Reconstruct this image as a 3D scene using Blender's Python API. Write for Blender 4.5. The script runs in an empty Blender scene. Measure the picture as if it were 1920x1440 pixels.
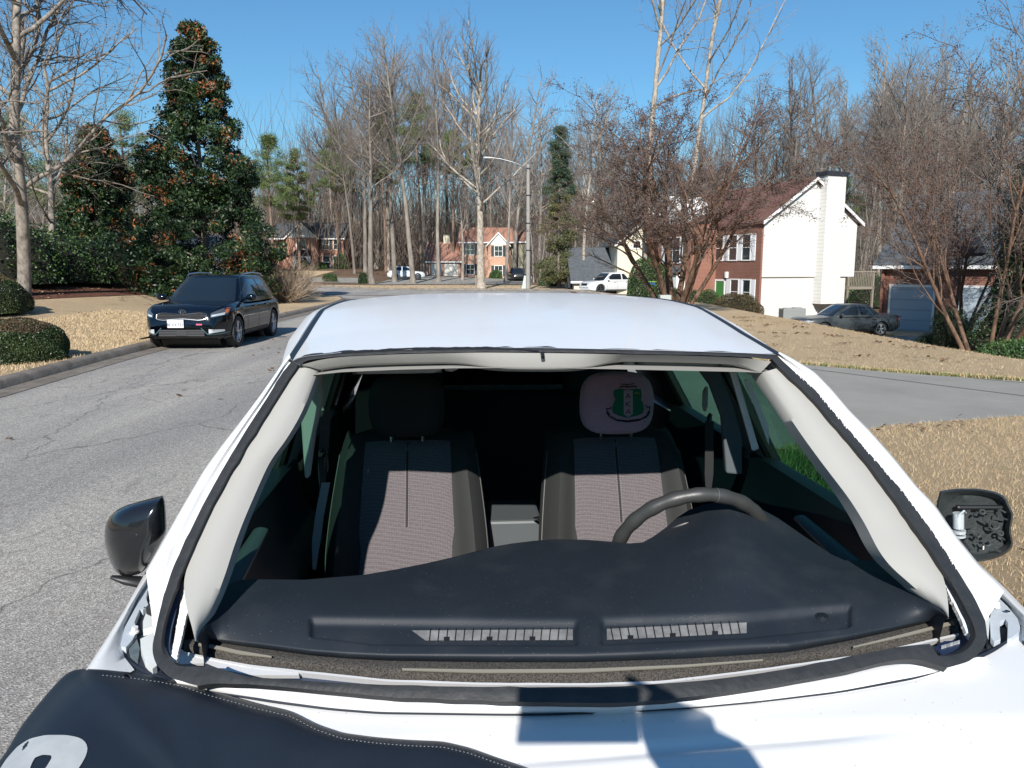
import bpy, math, random
import numpy as np
from mathutils import Vector, Matrix
from mathutils.bvhtree import BVHTree

scene = bpy.context.scene
R = math.radians
# ------------------------------------------------------------------ camera
PITCH, CAMH, F = 8.6, 1.7, 1450.0
cam = bpy.data.objects.new("camera", bpy.data.cameras.new("camera"))
scene.collection.objects.link(cam)
cam.location = (0, 0, CAMH)
cam.rotation_euler = (R(90 - PITCH), 0, 0)
cam.data.sensor_width = 36.0
cam.data.lens = 36.0 * F / 1920.0
cam.data.clip_start = 0.02
cam.data.clip_end = 3000
scene.camera = cam
# ------------------------------------------------------------------ world + sun
SUN_EL, SUN_AZ = 32.0, 5.5      # elevation; light travels towards +Y, turned SUN_AZ towards +X
world = bpy.data.worlds.new("World"); scene.world = world; world.use_nodes = True
wn = world.node_tree
for n in list(wn.nodes): wn.nodes.remove(n)
sky = wn.nodes.new('ShaderNodeTexSky'); sky.sky_type = 'NISHITA'; sky.sun_disc = False
sky.sun_elevation = R(SUN_EL); sky.sun_rotation = R(180 + SUN_AZ)
sky.air_density = 1.25; sky.dust_density = 0.15; sky.ozone_density = 4.0; sky.altitude = 0
bg = wn.nodes.new('ShaderNodeBackground'); bg.inputs['Strength'].default_value = 0.069
wo = wn.nodes.new('ShaderNodeOutputWorld')
tint = wn.nodes.new('ShaderNodeMixRGB'); tint.blend_type = 'MULTIPLY'; tint.inputs[0].default_value = 1; tint.inputs[2].default_value = (.60, .93, 1.10, 1)
wn.links.new(sky.outputs[0], tint.inputs[1]); wn.links.new(tint.outputs[0], bg.inputs[0]); wn.links.new(bg.outputs[0], wo.inputs[0])
sun = bpy.data.objects.new("sun", bpy.data.lights.new("sun", 'SUN'))
scene.collection.objects.link(sun)
sun.data.energy = 4.4; sun.data.angle = R(0.5); sun.data.color = (1.0, 0.955, 0.89)
Ld = Vector((math.sin(R(SUN_AZ)) * math.cos(R(SUN_EL)), math.cos(R(SUN_AZ)) * math.cos(R(SUN_EL)), -math.sin(R(SUN_EL))))
sun.rotation_euler = Ld.to_track_quat('-Z', 'Y').to_euler()
sun.location = (-5, -20, 30)
scene.view_settings.view_transform = 'Standard'
scene.view_settings.look = 'None'
scene.view_settings.exposure = 0.66
scene.view_settings.gamma = 1.0
scene.cycles.max_bounces = 8
scene.cycles.transparent_max_bounces = 16
scene.cycles.caustics_reflective = False
scene.cycles.caustics_refractive = False

# ------------------------------------------------------------------ helpers
CP, SP = math.cos(R(PITCH)), math.sin(R(PITCH))
def ray(px, py):
    u, v = (px - 960.0) / F, (720.0 - py) / F
    return u, CP + v * SP, v * CP - SP
def at_z(px, py, z):                 # where that line of sight meets a level
    x, y, dz = ray(px, py); t = (z - CAMH) / dz
    return (x * t, y * t, z)
def at_y(px, py, Y):
    x, y, dz = ray(px, py); t = Y / y
    return (x * t, Y, CAMH + dz * t)

class MB:
    def __init__(s): s.v = []; s.f = []; s.m = []
    def add(s, vs, fs, m=0):
        o = len(s.v); s.v.extend([tuple(p) for p in vs])
        for f in fs: s.f.append(tuple(i + o for i in f)); s.m.append(m)
        return o
    def quad(s, a, b, c, d, m=0): s.add([a, b, c, d], [(0, 1, 2, 3)], m)
    def box(s, c, d, m=0, rz=0.0, M=None):
        x, y, z = d[0] / 2, d[1] / 2, d[2] / 2
        vs = [(-x,-y,-z),(x,-y,-z),(x,y,-z),(-x,y,-z),(-x,-y,z),(x,-y,z),(x,y,z),(-x,y,z)]
        if M is None: M = Matrix.Rotation(rz, 3, 'Z')
        vs = [tuple(M @ Vector(p) + Vector(c)) for p in vs]
        s.add(vs, [(0,3,2,1),(4,5,6,7),(0,1,5,4),(1,2,6,5),(2,3,7,6),(3,0,4,7)], m)
    def span(s, a, b, m=0):
        s.box([(a[i] + b[i]) / 2 for i in range(3)], [abs(b[i] - a[i]) for i in range(3)], m)
    def grid(s, rows, m=0, flip=False, closed=False):
        nr, nc = len(rows), len(rows[0]); vs = [p for r in rows for p in r]; fs = []
        for i in range(nr - 1):
            for j in range(nc if closed else nc - 1):
                j2 = (j + 1) % nc
                q = (i*nc+j, i*nc+j2, (i+1)*nc+j2, (i+1)*nc+j)
                fs.append(q[::-1] if flip else q)
        s.add(vs, fs, m)
    def tube(s, pts, rad, sides=8, m=0, cap=True, flat=1.0, up=None):
        pts = [Vector(p) for p in pts]; n = len(pts)
        if not hasattr(rad, '__len__'): rad = [rad] * n
        rows = []; prev = None
        for i, p in enumerate(pts):
            t = (pts[min(i+1, n-1)] - pts[max(i-1, 0)])
            if t.length < 1e-9: t = Vector((0,0,1))
            t.normalize()
            if prev is None:
                a = Vector(up) if up else (Vector((0,0,1)) if abs(t.z) < .9 else Vector((1,0,0)))
            else: a = prev
            a = (a - t * a.dot(t)).normalized(); b = t.cross(a); prev = a
            rows.append([tuple(p + a * math.cos(k*2*math.pi/sides) * rad[i] * flat + b * math.sin(k*2*math.pi/sides) * rad[i]) for k in range(sides)])
        s.grid(rows, m, closed=True)
        if cap:
            s.add(rows[0], [tuple(range(sides))[::-1]], m); s.add(rows[-1], [tuple(range(sides))], m)
    def prism(s, poly, d, m=0):
        n = len(poly); d = Vector(d)
        top = [tuple(p) for p in poly]; bot = [tuple(Vector(p) + d) for p in poly]
        s.add(top + bot, [tuple(range(n)), tuple(range(n, 2*n))[::-1]] + [(i, n+i, n+(i+1)%n, (i+1)%n) for i in range(n)], m)
    def cyl(s, a, b, r, sides=24, m=0, r2=None): s.tube([a, b], [r, r if r2 is None else r2], sides, m)
    def build(s, name, mats, parent=None, smooth=True, sub=None, angle=40, bevel=0, loc=None):
        return mkobj(name, s.v, s.f, s.m, mats, parent, smooth, sub, angle, bevel, loc)

def mkobj(name, v, f, m, mats, parent=None, smooth=True, sub=None, angle=40, bevel=0, loc=None):
    me = bpy.data.meshes.new(name)
    V = np.array(v, dtype=float).reshape(-1, 3)
    if sub is not None: V = V - np.array(sub, dtype=float)
    me.from_pydata(V.tolist(), [], f)
    if not isinstance(mats, (list, tuple)): mats = [mats]
    for x in mats: me.materials.append(x)
    if len(mats) > 1 and m is not None and len(m): me.polygons.foreach_set('material_index', m)
    if smooth:
        me.polygons.foreach_set('use_smooth', [True] * len(me.polygons))
        if angle < 180: me.set_sharp_from_angle(angle=R(angle))
    me.update()
    o = bpy.data.objects.new(name, me); scene.collection.objects.link(o)
    if parent is not None: o.parent = parent
    if loc is not None: o.location = loc
    if bevel:
        b = o.modifiers.new('bevel', 'BEVEL'); b.width = bevel; b.segments = 2; b.limit_method = 'ANGLE'; b.angle_limit = R(35)
    return o
def np_mesh(name, V, Fq, mats, parent=None, mi=None, smooth=False, loc=None):
    """fast mesh from arrays; Fq an (n,k) int array"""
    me = bpy.data.meshes.new(name); n, k = Fq.shape
    me.vertices.add(len(V)); me.vertices.foreach_set('co', V.astype(np.float32).ravel())
    me.loops.add(n * k); me.loops.foreach_set('vertex_index', Fq.astype(np.int32).ravel())
    me.polygons.add(n); me.polygons.foreach_set('loop_start', np.arange(0, n * k, k, dtype=np.int32))
    if not isinstance(mats, (list, tuple)): mats = [mats]
    for x in mats: me.materials.append(x)
    if mi is not None: me.polygons.foreach_set('material_index', np.asarray(mi, dtype=np.int32))
    if smooth: me.polygons.foreach_set('use_smooth', np.ones(n, dtype=bool))
    me.update(calc_edges=True)
    o = bpy.data.objects.new(name, me); scene.collection.objects.link(o)
    if parent is not None: o.parent = parent
    if loc is not None: o.location = loc
    return o
def empty(name, loc=(0,0,0), rz=0.0):
    o = bpy.data.objects.new(name, None); scene.collection.objects.link(o)
    o.location = loc; o.rotation_euler = (0, 0, rz); o.empty_display_size = .2
    return o
def tag(o, label=None, cat=None, group=None, kind=None):
    if label: o['label'] = label
    if cat: o['category'] = cat
    if group: o['group'] = group
    if kind: o['kind'] = kind
    return o
def copy_tree(o, parent=None):
    c = o.copy(); scene.collection.objects.link(c)
    if parent is not None: c.parent = parent
    for ch in o.children: copy_tree(ch, c)
    return c
def interp(pts, x):
    return float(np.interp(x, [p[0] for p in pts], [p[1] for p in pts]))
def resample(poly, n):
    P = np.array(poly, dtype=float); d = np.r_[0, np.cumsum(np.linalg.norm(np.diff(P, axis=0), axis=1))]
    t = np.linspace(0, d[-1], n); return np.stack([np.interp(t, d, P[:, k]) for k in range(P.shape[1])], 1)
def smoothpoly(poly, n, it=2):
    P = resample(poly, n)
    for _ in range(it):
        Q = P.copy(); Q[1:-1] = (P[:-2] + 2 * P[1:-1] + P[2:]) / 4; P = Q
    return P
def apply_mods(o):
    dg = bpy.context.evaluated_depsgraph_get(); dg.update()
    me = bpy.data.meshes.new_from_object(o.evaluated_get(dg)); o.modifiers.clear(); o.data = me
    return o

# ------------------------------------------------------------------ materials
MATS = {}
def mat(name, col, rough=.6, metal=0, spec=.5, coat=0, noise=None, bump=None, col2=None, sheen=0, alpha=None, trans=0, emit=None):
    """noise=(scale, amount or detail)  col2 = second colour mixed by noise; bump=(scale, strength, dist)"""
    if name in MATS: return MATS[name]
    m = bpy.data.materials.new(name); m.use_nodes = True; nt = m.node_tree; b = nt.nodes['Principled BSDF']
    b.inputs['Base Color'].default_value = (*col, 1); b.inputs['Roughness'].default_value = rough
    b.inputs['Metallic'].default_value = metal; b.inputs['Specular IOR Level'].default_value = spec
    b.inputs['Coat Weight'].default_value = coat; b.inputs['Coat Roughness'].default_value = .04
    if sheen: b.inputs['Sheen Weight'].default_value = sheen
    if trans: b.inputs['Transmission Weight'].default_value = trans
    tc = nt.nodes.new('ShaderNodeTexCoord')
    if col2 is not None:
        n = nt.nodes.new('ShaderNodeTexNoise'); n.inputs['Scale'].default_value = noise[0]; n.inputs['Detail'].default_value = 6
        n.inputs['Roughness'].default_value = .65
        cr = nt.nodes.new('ShaderNodeValToRGB'); w = noise[1]
        cr.color_ramp.elements[0].position = .5 - w; cr.color_ramp.elements[1].position = .5 + w
        cr.color_ramp.elements[0].color = (*col, 1); cr.color_ramp.elements[1].color = (*col2, 1)
        nt.links.new(tc.outputs['Object'], n.inputs['Vector']); nt.links.new(n.outputs['Fac'], cr.inputs[0]); nt.links.new(cr.outputs[0], b.inputs['Base Color'])
    if bump is not None:
        n = nt.nodes.new('ShaderNodeTexNoise'); n.inputs['Scale'].default_value = bump[0]; n.inputs['Detail'].default_value = 5
        bp = nt.nodes.new('ShaderNodeBump'); bp.inputs['Strength'].default_value = bump[1]; bp.inputs['Distance'].default_value = bump[2]
        nt.links.new(tc.outputs['Object'], n.inputs['Vector']); nt.links.new(n.outputs['Fac'], bp.inputs['Height']); nt.links.new(bp.outputs[0], b.inputs['Normal'])
    MATS[name] = m; return m
def rnd_mat(m, amount=.35, hue=0.0):
    """vary brightness per object"""
    nt = m.node_tree; b = nt.nodes['Principled BSDF']
    oi = nt.nodes.new('ShaderNodeObjectInfo'); hs = nt.nodes.new('ShaderNodeHueSaturation')
    mr = nt.nodes.new('ShaderNodeMapRange'); mr.inputs['To Min'].default_value = 1 - amount; mr.inputs['To Max'].default_value = 1 + amount
    nt.links.new(oi.outputs['Random'], mr.inputs['Value']); nt.links.new(mr.outputs[0], hs.inputs['Value'])
    src = b.inputs['Base Color'].links[0].from_socket if b.inputs['Base Color'].links else None
    if src: nt.links.new(src, hs.inputs['Color'])
    else: hs.inputs['Color'].default_value = b.inputs['Base Color'].default_value
    nt.links.new(hs.outputs[0], b.inputs['Base Color']); return m
def glass_mat(name, tint, gloss=.12):
    """thin tinted automotive glass: tinted see-through plus a clear reflection"""
    if name in MATS: return MATS[name]
    m = bpy.data.materials.new(name); m.use_nodes = True; nt = m.node_tree
    for n in list(nt.nodes): nt.nodes.remove(n)
    o = nt.nodes.new('ShaderNodeOutputMaterial'); t = nt.nodes.new('ShaderNodeBsdfTransparent'); g = nt.nodes.new('ShaderNodeBsdfGlossy')
    t.inputs[0].default_value = (*tint, 1); g.inputs['Roughness'].default_value = .01
    fr = nt.nodes.new('ShaderNodeLayerWeight'); fr.inputs[0].default_value = .5
    pw = nt.nodes.new('ShaderNodeMath'); pw.operation = 'POWER'; pw.inputs[1].default_value = 5; nt.links.new(fr.outputs['Facing'], pw.inputs[0])
    ad = nt.nodes.new('ShaderNodeMath'); ad.operation = 'MULTIPLY_ADD'; ad.inputs[1].default_value = .7; ad.inputs[2].default_value = .04; nt.links.new(pw.outputs[0], ad.inputs[0])
    mx = nt.nodes.new('ShaderNodeMixShader'); nt.links.new(ad.outputs[0], mx.inputs[0]); nt.links.new(t.outputs[0], mx.inputs[1]); nt.links.new(g.outputs[0], mx.inputs[2])
    nt.links.new(mx.outputs[0], o.inputs[0]); MATS[name] = m; return m
M_white = mat('white paint', (.71,.71,.705), .36, coat=.3)
M_whitein = mat('white inner paint', (.74,.77,.76), .45, coat=.2, noise=(14,.25), col2=(.66,.69,.67))
M_ureth = mat('black urethane sealant', (.010,.012,.014), .6, noise=(22,.3), col2=(.030,.031,.032), bump=(60,.5,.004))
M_beige = mat('beige grey trim', (.315,.31,.29), .85, bump=(300,.12,.001), sheen=.1)
M_dash = mat('charcoal dash', (.010,.0145,.021), .55, spec=.38, noise=(5,.3), col2=(.015,.020,.027), bump=(900,.35,.0008))
M_foam = mat('speckled foam', (.014,.013,.012), .95, noise=(380,.10), col2=(.085,.076,.065), bump=(500,.8,.002))
M_cream = mat('cream seal', (.27,.25,.20), .7)
M_black = mat('black plastic', (.012,.013,.015), .45)
M_blackg = mat('gloss black', (.008,.009,.011), .22, coat=.5)
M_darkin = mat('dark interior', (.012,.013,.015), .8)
M_rubber = mat('rubber', (.02,.02,.021), .75, bump=(80,.4,.003))
M_chrome = mat('chrome', (.7,.7,.72), .15, metal=1)
M_gunm = mat('gunmetal', (.25,.26,.27), .35, metal=.9)

def dust(m, amt=.68, col=(.20,.20,.20), scale=260):
    nt = m.node_tree; b = nt.nodes['Principled BSDF']; tc = nt.nodes.new('ShaderNodeTexCoord')
    n = nt.nodes.new('ShaderNodeTexVoronoi'); n.inputs['Scale'].default_value = scale; nt.links.new(tc.outputs['Object'], n.inputs['Vector'])
    r1 = nt.nodes.new('ShaderNodeMath'); r1.operation = 'LESS_THAN'; r1.inputs[1].default_value = .16; nt.links.new(n.outputs['Distance'], r1.inputs[0])
    n2 = nt.nodes.new('ShaderNodeTexNoise'); n2.inputs['Scale'].default_value = 9; n2.inputs['Detail'].default_value = 6; nt.links.new(tc.outputs['Object'], n2.inputs['Vector'])
    sp = nt.nodes.new('ShaderNodeSeparateColor'); nt.links.new(n.outputs['Color'], sp.inputs[0]); r2 = nt.nodes.new('ShaderNodeMath'); r2.operation = 'GREATER_THAN'; r2.inputs[1].default_value = .93; nt.links.new(sp.outputs[0], r2.inputs[0])
    mu = nt.nodes.new('ShaderNodeMath'); mu.operation = 'MULTIPLY'; nt.links.new(r1.outputs[0], mu.inputs[0]); nt.links.new(r2.outputs[0], mu.inputs[1])
    sm = nt.nodes.new('ShaderNodeMapRange'); sm.inputs['From Min'].default_value = .5; sm.inputs['From Max'].default_value = .75; sm.inputs['To Max'].default_value = .05; nt.links.new(n2.outputs['Fac'], sm.inputs['Value'])
    ad = nt.nodes.new('ShaderNodeMath'); ad.operation = 'MULTIPLY_ADD'; ad.inputs[1].default_value = .7; nt.links.new(mu.outputs[0], ad.inputs[0]); nt.links.new(sm.outputs[0], ad.inputs[2])
    mx = nt.nodes.new('ShaderNodeMixRGB'); nt.links.new(ad.outputs[0], mx.inputs[0]); src = b.inputs['Base Color'].links
    if src: nt.links.new(src[0].from_socket, mx.inputs[1])
    else: mx.inputs[1].default_value = b.inputs['Base Color'].default_value
    mx.inputs[2].default_value = (*col, 1); nt.links.new(mx.outputs[0], b.inputs['Base Color'])
dust(M_dash); dust(M_white, col=(.45,.42,.36), scale=90)
# ------------------------------------------------------------------ the white car in the foreground
YAW = 0.07; nrm = math.hypot(1, YAW)
CO = Vector((0.131, 1.12, 0)); CR = Vector((1, YAW, 0)) / nrm; CA = Vector((-YAW, 1, 0)) / nrm
def cf(x, y, z): p = CO + CR * x + CA * y; return (p.x, p.y, z)       # car frame (right, rearward, up) -> world
def to_cf(p): d = Vector(p) - CO; return d.dot(CR), d.dot(CA), p[2]
def yS(x, z): return (z - 1.05) * 1.30 + 0.17 * (x / .7) ** 2
def LS(px, py, off=0.0):                                              # line of sight onto the (missing) windscreen surface
    d = ray(px, py); lo, hi = .5, 4.5
    g = lambda t: (lambda q: q[1] - (yS(q[0], q[2]) + off))(to_cf((d[0]*t, d[1]*t, CAMH + d[2]*t)))
    for _ in range(40):
        mid = (lo + hi) / 2
        if g(mid) > 0: hi = mid
        else: lo = mid
    return (d[0]*lo, d[1]*lo, CAMH + d[2]*lo)
WC = (0.0, 2.4, 0.0)
wcar = tag(empty('white_car', WC), 'white car in the foreground with its windscreen removed, seats and dashboard open to the sun', 'car')
def wb(mb, name, m, parent=None, **k): return mb.build(name, m, parent or wcar, sub=WC, **k)
def strip(polyA, polyB, offA=0, offB=0, thick=.012, n=90, jit=0, seed=0, zA=None, zB=None, rows=1, crown=0.0, drop=1.0):
    """band between two traced edges laid on the windscreen surface (or a level), with thickness"""
    A = smoothpoly(polyA, n, 3); B = smoothpoly(polyB, n, 3); rg = random.Random(seed)
    if jit:
        nr = np.random.default_rng(seed); J = lambda: np.interp(np.linspace(0, 1, n), np.linspace(0, 1, 46), nr.normal(0, .55 * jit, 46)) + np.interp(np.linspace(0, 1, n), np.linspace(0, 1, 9), nr.normal(0, .12 * jit, 9))
        A = A + np.stack([J(), J()], 1); B = B + np.stack([J(), J()], 1)
    mb = MB(); top = []
    for k in range(rows + 1):
        t = k / rows; row = []
        for a, b in zip(A, B):
            x, y = a * (1 - t) + b * t
            if zA is not None: p = at_z(x, y, zA * (1 - t) + zB * t + crown * math.sin(math.pi * t))
            else: p = LS(x, y, offA * (1 - t) + offB * t - crown * math.sin(math.pi * t))
            row.append(p)
        top.append(row)
    bk = Vector(CA) * thick * (1.7 - drop) + Vector((0, 0, -thick * drop))
    low = [[tuple(Vector(p) + bk) for p in r] for r in (top[0], top[-1])]
    mb.grid(top); mb.grid([low[1], low[0]]); mb.grid([low[0], top[0]]); mb.grid([top[-1], low[1]])
    for i in (0, -1):
        mb.add([top[0][i], top[-1][i], low[1][i], low[0][i]], [(0,1,2,3)])
    return mb

# --- traced outlines (photograph pixels)
SEAL_L_OUT = [(547,677),(533,693),(500,747),(462,805),(417,880),(380,947),(348,1013),(322,1070),(306,1120),(296,1160),(288,1200),(285,1225),(295,1250),(320,1272),(370,1286)]
SEAL_L_IN  = [(562,684),(550,700),(517,752),(480,812),(435,884),(396,955),(362,1030),(338,1090),(322,1130),(310,1168),(304,1205),(310,1230),(330,1241),(348,1246),(386,1243)]
SEAL_R_OUT = [(1455,664),(1478,686),(1530,732),(1592,806),(1643,864),(1695,924),(1740,985),(1775,1036),(1803,1082),(1828,1122),(1848,1165),(1852,1195),(1845,1215),(1820,1240),(1776,1253)]
SEAL_R_IN  = [(1446,676),(1466,696),(1518,746),(1575,812),(1625,870),(1672,935),(1717,1000),(1750,1045),(1778,1090),(1802,1134),(1820,1170),(1828,1190),(1815,1215),(1790,1228),(1743,1225)]
SEAL_B_TOP = [(386,1243),(400,1252),(460,1268),(546,1275),(655,1281),(837,1287),(969,1288),(1144,1288),(1287,1279),(1431,1262),(1575,1235),(1671,1215),(1743,1207)]
SEAL_B_BOT = [(370,1286),(400,1281),(450,1282),(528,1287),(619,1296),(728,1307),(947,1315),(1144,1320),(1287,1308),(1431,1288),(1575,1262),(1671,1238),(1719,1234),(1776,1253)]
SEAL_T_OUT = [(547,677),(566,668),(640,660),(750,655),(860,652),(1000,651),(1150,654),(1300,658),(1400,661),(1455,664)]
SEAL_T_IN  = [(562,684),(580,676),(640,669),(750,664),(900,661),(1020,662),(1150,664),(1300,667),(1400,671),(1446,676)]
OUT_L = [(541,662),(524,697),(497,740),(470,786),(430,850),(383,880+0),(342,950),(315,997),(272,1074),(233,1144),(163,1253)]
OUT_L = [(541,662),(522,692),(490,738),(455,785),(418,832),(383,880),(342,950),(308,1010),(272,1074),(233,1144),(198,1200),(163,1253)]
OUT_R = [(1462,660),(1490,674),(1528,697),(1560,730),(1592,768),(1630,806),(1675,857),(1719,912),(1753,946),(1790,1001),(1836,1058),(1886,1104),(1917,1140),(1960,1190)]
HOOD = [(110,1310),(140,1280),(166,1257),(197,1250),(228,1233),(240,1243),(258,1256),(288,1270),(330,1282),(369,1289),(400,1298),(509,1316),(619,1330),(710,1337),(947,1340),(1024,1340),(1192,1333),(1307,1326),(1431,1315),(1575,1298),(1719,1272),(1814,1243),(1860,1225),(1890,1205),(1906,1190),(1918,1168),(1950,1185),(2010,1240)]

# --- seal ring (four runs of one bead, one mesh)
sm = MB()
def slim(a, b, k=.16): B_ = resample(b, 60); A_ = resample(a, 60); return [tuple(x) for x in B_ + (A_ - B_) * k], [tuple(x) for x in A_ + (B_ - A_) * .02]
for a, b, sd in ((SEAL_L_OUT, SEAL_L_IN, 1), (SEAL_R_OUT, SEAL_R_IN, 2), (SEAL_T_OUT, SEAL_T_IN, 3), (SEAL_B_BOT, SEAL_B_TOP, 4)):
    if sd < 4: b = slim(a, b)[0]
    q = strip(a, b, 0, 0, .012, 120, .9 if sd != 3 else .6, sd, rows=3, crown=.002, drop=(.5, .5, -.1, 1)[sd - 1]); sm.add(q.v, q.f)
wb(sm, 'windscreen_seal', M_ureth, smooth=True, angle=60)
hang = MB()   # second ragged edge of cut bead hanging above the opening
q = strip([(640,659),(760,652),(880,650),(960,652),(1010,656)], [(640,662),(760,656),(880,654),(960,655),(1010,659)], -.004, -.004, .004, 60, .8, 9); hang.add(q.v, q.f)
wb(hang, 'cut_seal_edge', M_black)
# --- a-pillars, painted steel between silhouette and bead
def pillar(OUT, SOUT, side, nm):
    n = 90; A = smoothpoly(OUT, n, 1); B = smoothpoly(SOUT, n, 1)
    if side < 0: A = A[:int(n * .86)]; B = B[:int(n * .99)]
    A = resample(A, n); B = resample(B, n)
    mb = MB(); rows = []
    prof = [(0, -.002, 0), (.12, -.012, 0), (.45, -.012, 0), (.62, -.002, 0), (.7, .004, 0), (.86, .004, 0), (1, .006, 0)]
    for t, off, _ in prof:
        rows.append([LS(*(a * (1 - t) + b * t), off) for a, b in zip(A, B)])
    # outer return down to the door gap and glass plane
    def out(p, dx, dz, dy=0): return tuple(Vector(p) + CR * side * dx + Vector((0, 0, dz)) + CA * dy)
    r0 = rows[0]
    ex = [[out(p, .004, -.02, .03) for p in r0], [out(p, -.02, -.05, .07) for p in r0]]
    rows = ex[::-1] + rows + [[tuple(Vector(p) + CA * .03 + Vector((0, 0, -.03))) for p in rows[-1]]]
    mb.grid(rows, flip=side > 0)
    wb(mb, nm, M_white, smooth=True, angle=50)
SOL = SEAL_L_OUT[:10]; SOR = SEAL_R_OUT[:11]
OUT_La = [p for p in OUT_L if p[1] < 1160]; OUT_Ra = [p for p in OUT_R if p[1] < 1110]
pillar(OUT_La, [(549,679)] + SEAL_L_OUT[1:11], -1, 'windscreen_pillar')
pillar(OUT_Ra, SEAL_R_OUT[:11], 1, 'windscreen_pillar')

# --- roof: crowned panel with a ditch moulding and side rail each side
def roofz(x, y):    # car frame, y from windscreen top edge
    yy = y - .58
    prof = 1.512 + .125 * yy - .047 * yy * yy
    return prof - (.050 - .030 * min(1, max(0, yy / .9))) * (abs(x) / .58) ** 3.0
def edge_y(x): return .58 + .17 * (x / .7) ** 2 + .00
def roofw(y): return .545 + .06 * min(1, max(0, (y - .6) / .9)) - .02 * max(0, y - 1.8)
def front_lift(x):   # front edge of the roof meets the bead
    return LS(547 + (x + 1) / 2 * (1455 - 547), interp(SEAL_T_OUT, 547 + (x + 1) / 2 * (1455 - 547)) + 1, -.004)
NR, NC = 60, 60
rows = []
for i in range(NR + 1):
    s = i / NR; row = []
    for j in range(NC + 1):
        u = -1 + 2 * j / NC
        pf = Vector(front_lift(u))
        fx, fy, fz = to_cf(pf)
        y = fy + (2.55) * s ** 1.2
        w = roofw(y) / roofw(fy)
        x = fx * w; z = roofz(x, y)
        bl = max(0, 1 - s * 6); z = z * (1 - bl) + (fz + (z - roofz(fx, fy))) * bl
        row.append(cf(x, y, z))
    rows.append(row)
ROOFROWS = rows
roof = MB(); roof.grid(rows, flip=True)
wb(roof, 'roof', M_white, angle=180)
lin = MB(); lin.grid([[tuple(Vector(p) + Vector((0, 0, -.045))) for p in r] for r in rows])
wb(lin, 'headliner', mat('headliner', (.26,.255,.24), .95))
for side in (-1, 1):
    e = [r[0] if side < 0 else r[-1] for r in rows]
    o3 = lambda p, dx, dz: tuple(Vector(p) + CR * side * dx + Vector((0, 0, dz)))
    def o4(i, p, dx, dz):
        f = min(1, .12 + i / 14.0); return o3(p, .016 + (dx - .016) * f, -.004 + (dz + .004) * f)
    dm = MB()
    dm.grid([[o3(p, .0, .001) for p in e], [o3(p, .004, .002) for p in e], [o3(p, .014, .002) for p in e], [o3(p, .018, -.008) for p in e]], flip=side < 0)
    wb(dm, 'roof_moulding', M_black)
    rr = MB()
    rr.grid([[o4(i, p, a, b) for i, p in enumerate(e)] for a, b in ((.016, -.012), (.022, -.004), (.040, -.007), (.060, -.022), (.066, -.05), (.05, -.075))], flip=side < 0)
    wb(rr, 'roof_rail_panel', M_white)
wb((lambda m: (m.tube([LS(1017, 662, -.002), LS(1018, 670, -.002)], .0045, 8), m)[1])(MB()), 'screen_clip', M_black)

# --- header and pillar trims
def trim(OUTP, INP, nm, off0=.008, off1=.05, rows=6, bulge=.012, m=None, n=80):
    A = smoothpoly(OUTP, n, 4); B = smoothpoly(INP, n, 12); mb = MB(); g = []
    for k in range(rows + 1):
        t = k / rows; g.append([LS(*(a * (1 - t) + b * t), off0 + (off1 - off0) * t - bulge * math.sin(math.pi * min(t, 1))) for a, b in zip(A, B)])
    g.append([tuple(Vector(p) + CA * .05 + Vector((0, 0, -.012))) for p in g[-1]])
    g = [[tuple(Vector(p) + CA * .03 + Vector((0, 0, -.02))) for p in g[0]]] + g
    mb.grid(g); wb(mb, nm, m or M_beige, angle=60)
trim([(560,690),(517,752),(480,812),(435,884),(396,955),(362,1030),(352,1060),(344,1090),(346,1118),(352,1150),(360,1175),(366,1202)],
     [(600,688),(566,775),(535,828),(507,862),(484,913),(456,978),(437,1029),(425,1070),(412,1105),(400,1136),(382,1168),(372,1200)], 'pillar_trim', .022, .07)
trim([(1458,690),(1518,748),(1575,814),(1625,872),(1672,938),(1719,975),(1740,1012),(1761,1060),(1773,1095),(1778,1130),(1779,1160)],
     [(1424,700),(1442,728),(1464,758),(1505,819),(1544,872),(1592,934),(1624,985),(1645,1030),(1668,1062),(1702,1090),(1740,1125),(1774,1158)], 'pillar_trim', .022, .07)
trim([(566,684),(600,674),(640,669),(750,664),(900,661),(1020,662),(1150,664),(1300,667),(1400,671),(1446,678)],
     [(602,694),(630,687),(700,683),(800,681),(870,680),(900,688),(930,692),(1020,693),(1100,692),(1127,686),(1142,677),(1200,675),(1300,678),(1380,680),(1425,700)], 'header_trim', .002, .06, bulge=.002)
# sun visors folded up behind the header
for x0, y0, x1, y1, r in ((660,692,828,689,.0125), (1195,684,1345,686,.0125)):
    vm = MB(); pts = [LS(x0 + (x1 - x0) * t, y0 + (y1 - y0) * t, .11) for t in np.linspace(0, 1, 12)]
    vm.tube(pts, [r*.5] + [r] * 10 + [r*.5], 10, flat=1.0)
    back = [tuple(Vector(p) + CA * .16 + Vector((0, 0, .035))) for p in pts]
    vm.grid([[tuple(Vector(p) + Vector((0, 0, -r))) for p in pts], back]); vm.grid([[tuple(Vector(p) + Vector((0, 0, r))) for p in pts], back])
    v = wb(vm, 'sun_visor', M_beige)
    for xx in ((x0 - 26, x0 - 6), (x1 + 6, x1 + 30)):
        hm = MB(); a = LS(xx[0], y0 - 2, .10); b = LS(xx[1], y1 - 2, .10); hm.tube([a, tuple((Vector(a) + Vector(b)) / 2), b], [.006, .011, .007], 10)
        wb(hm, 'visor_hinge', M_beige, v)

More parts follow.
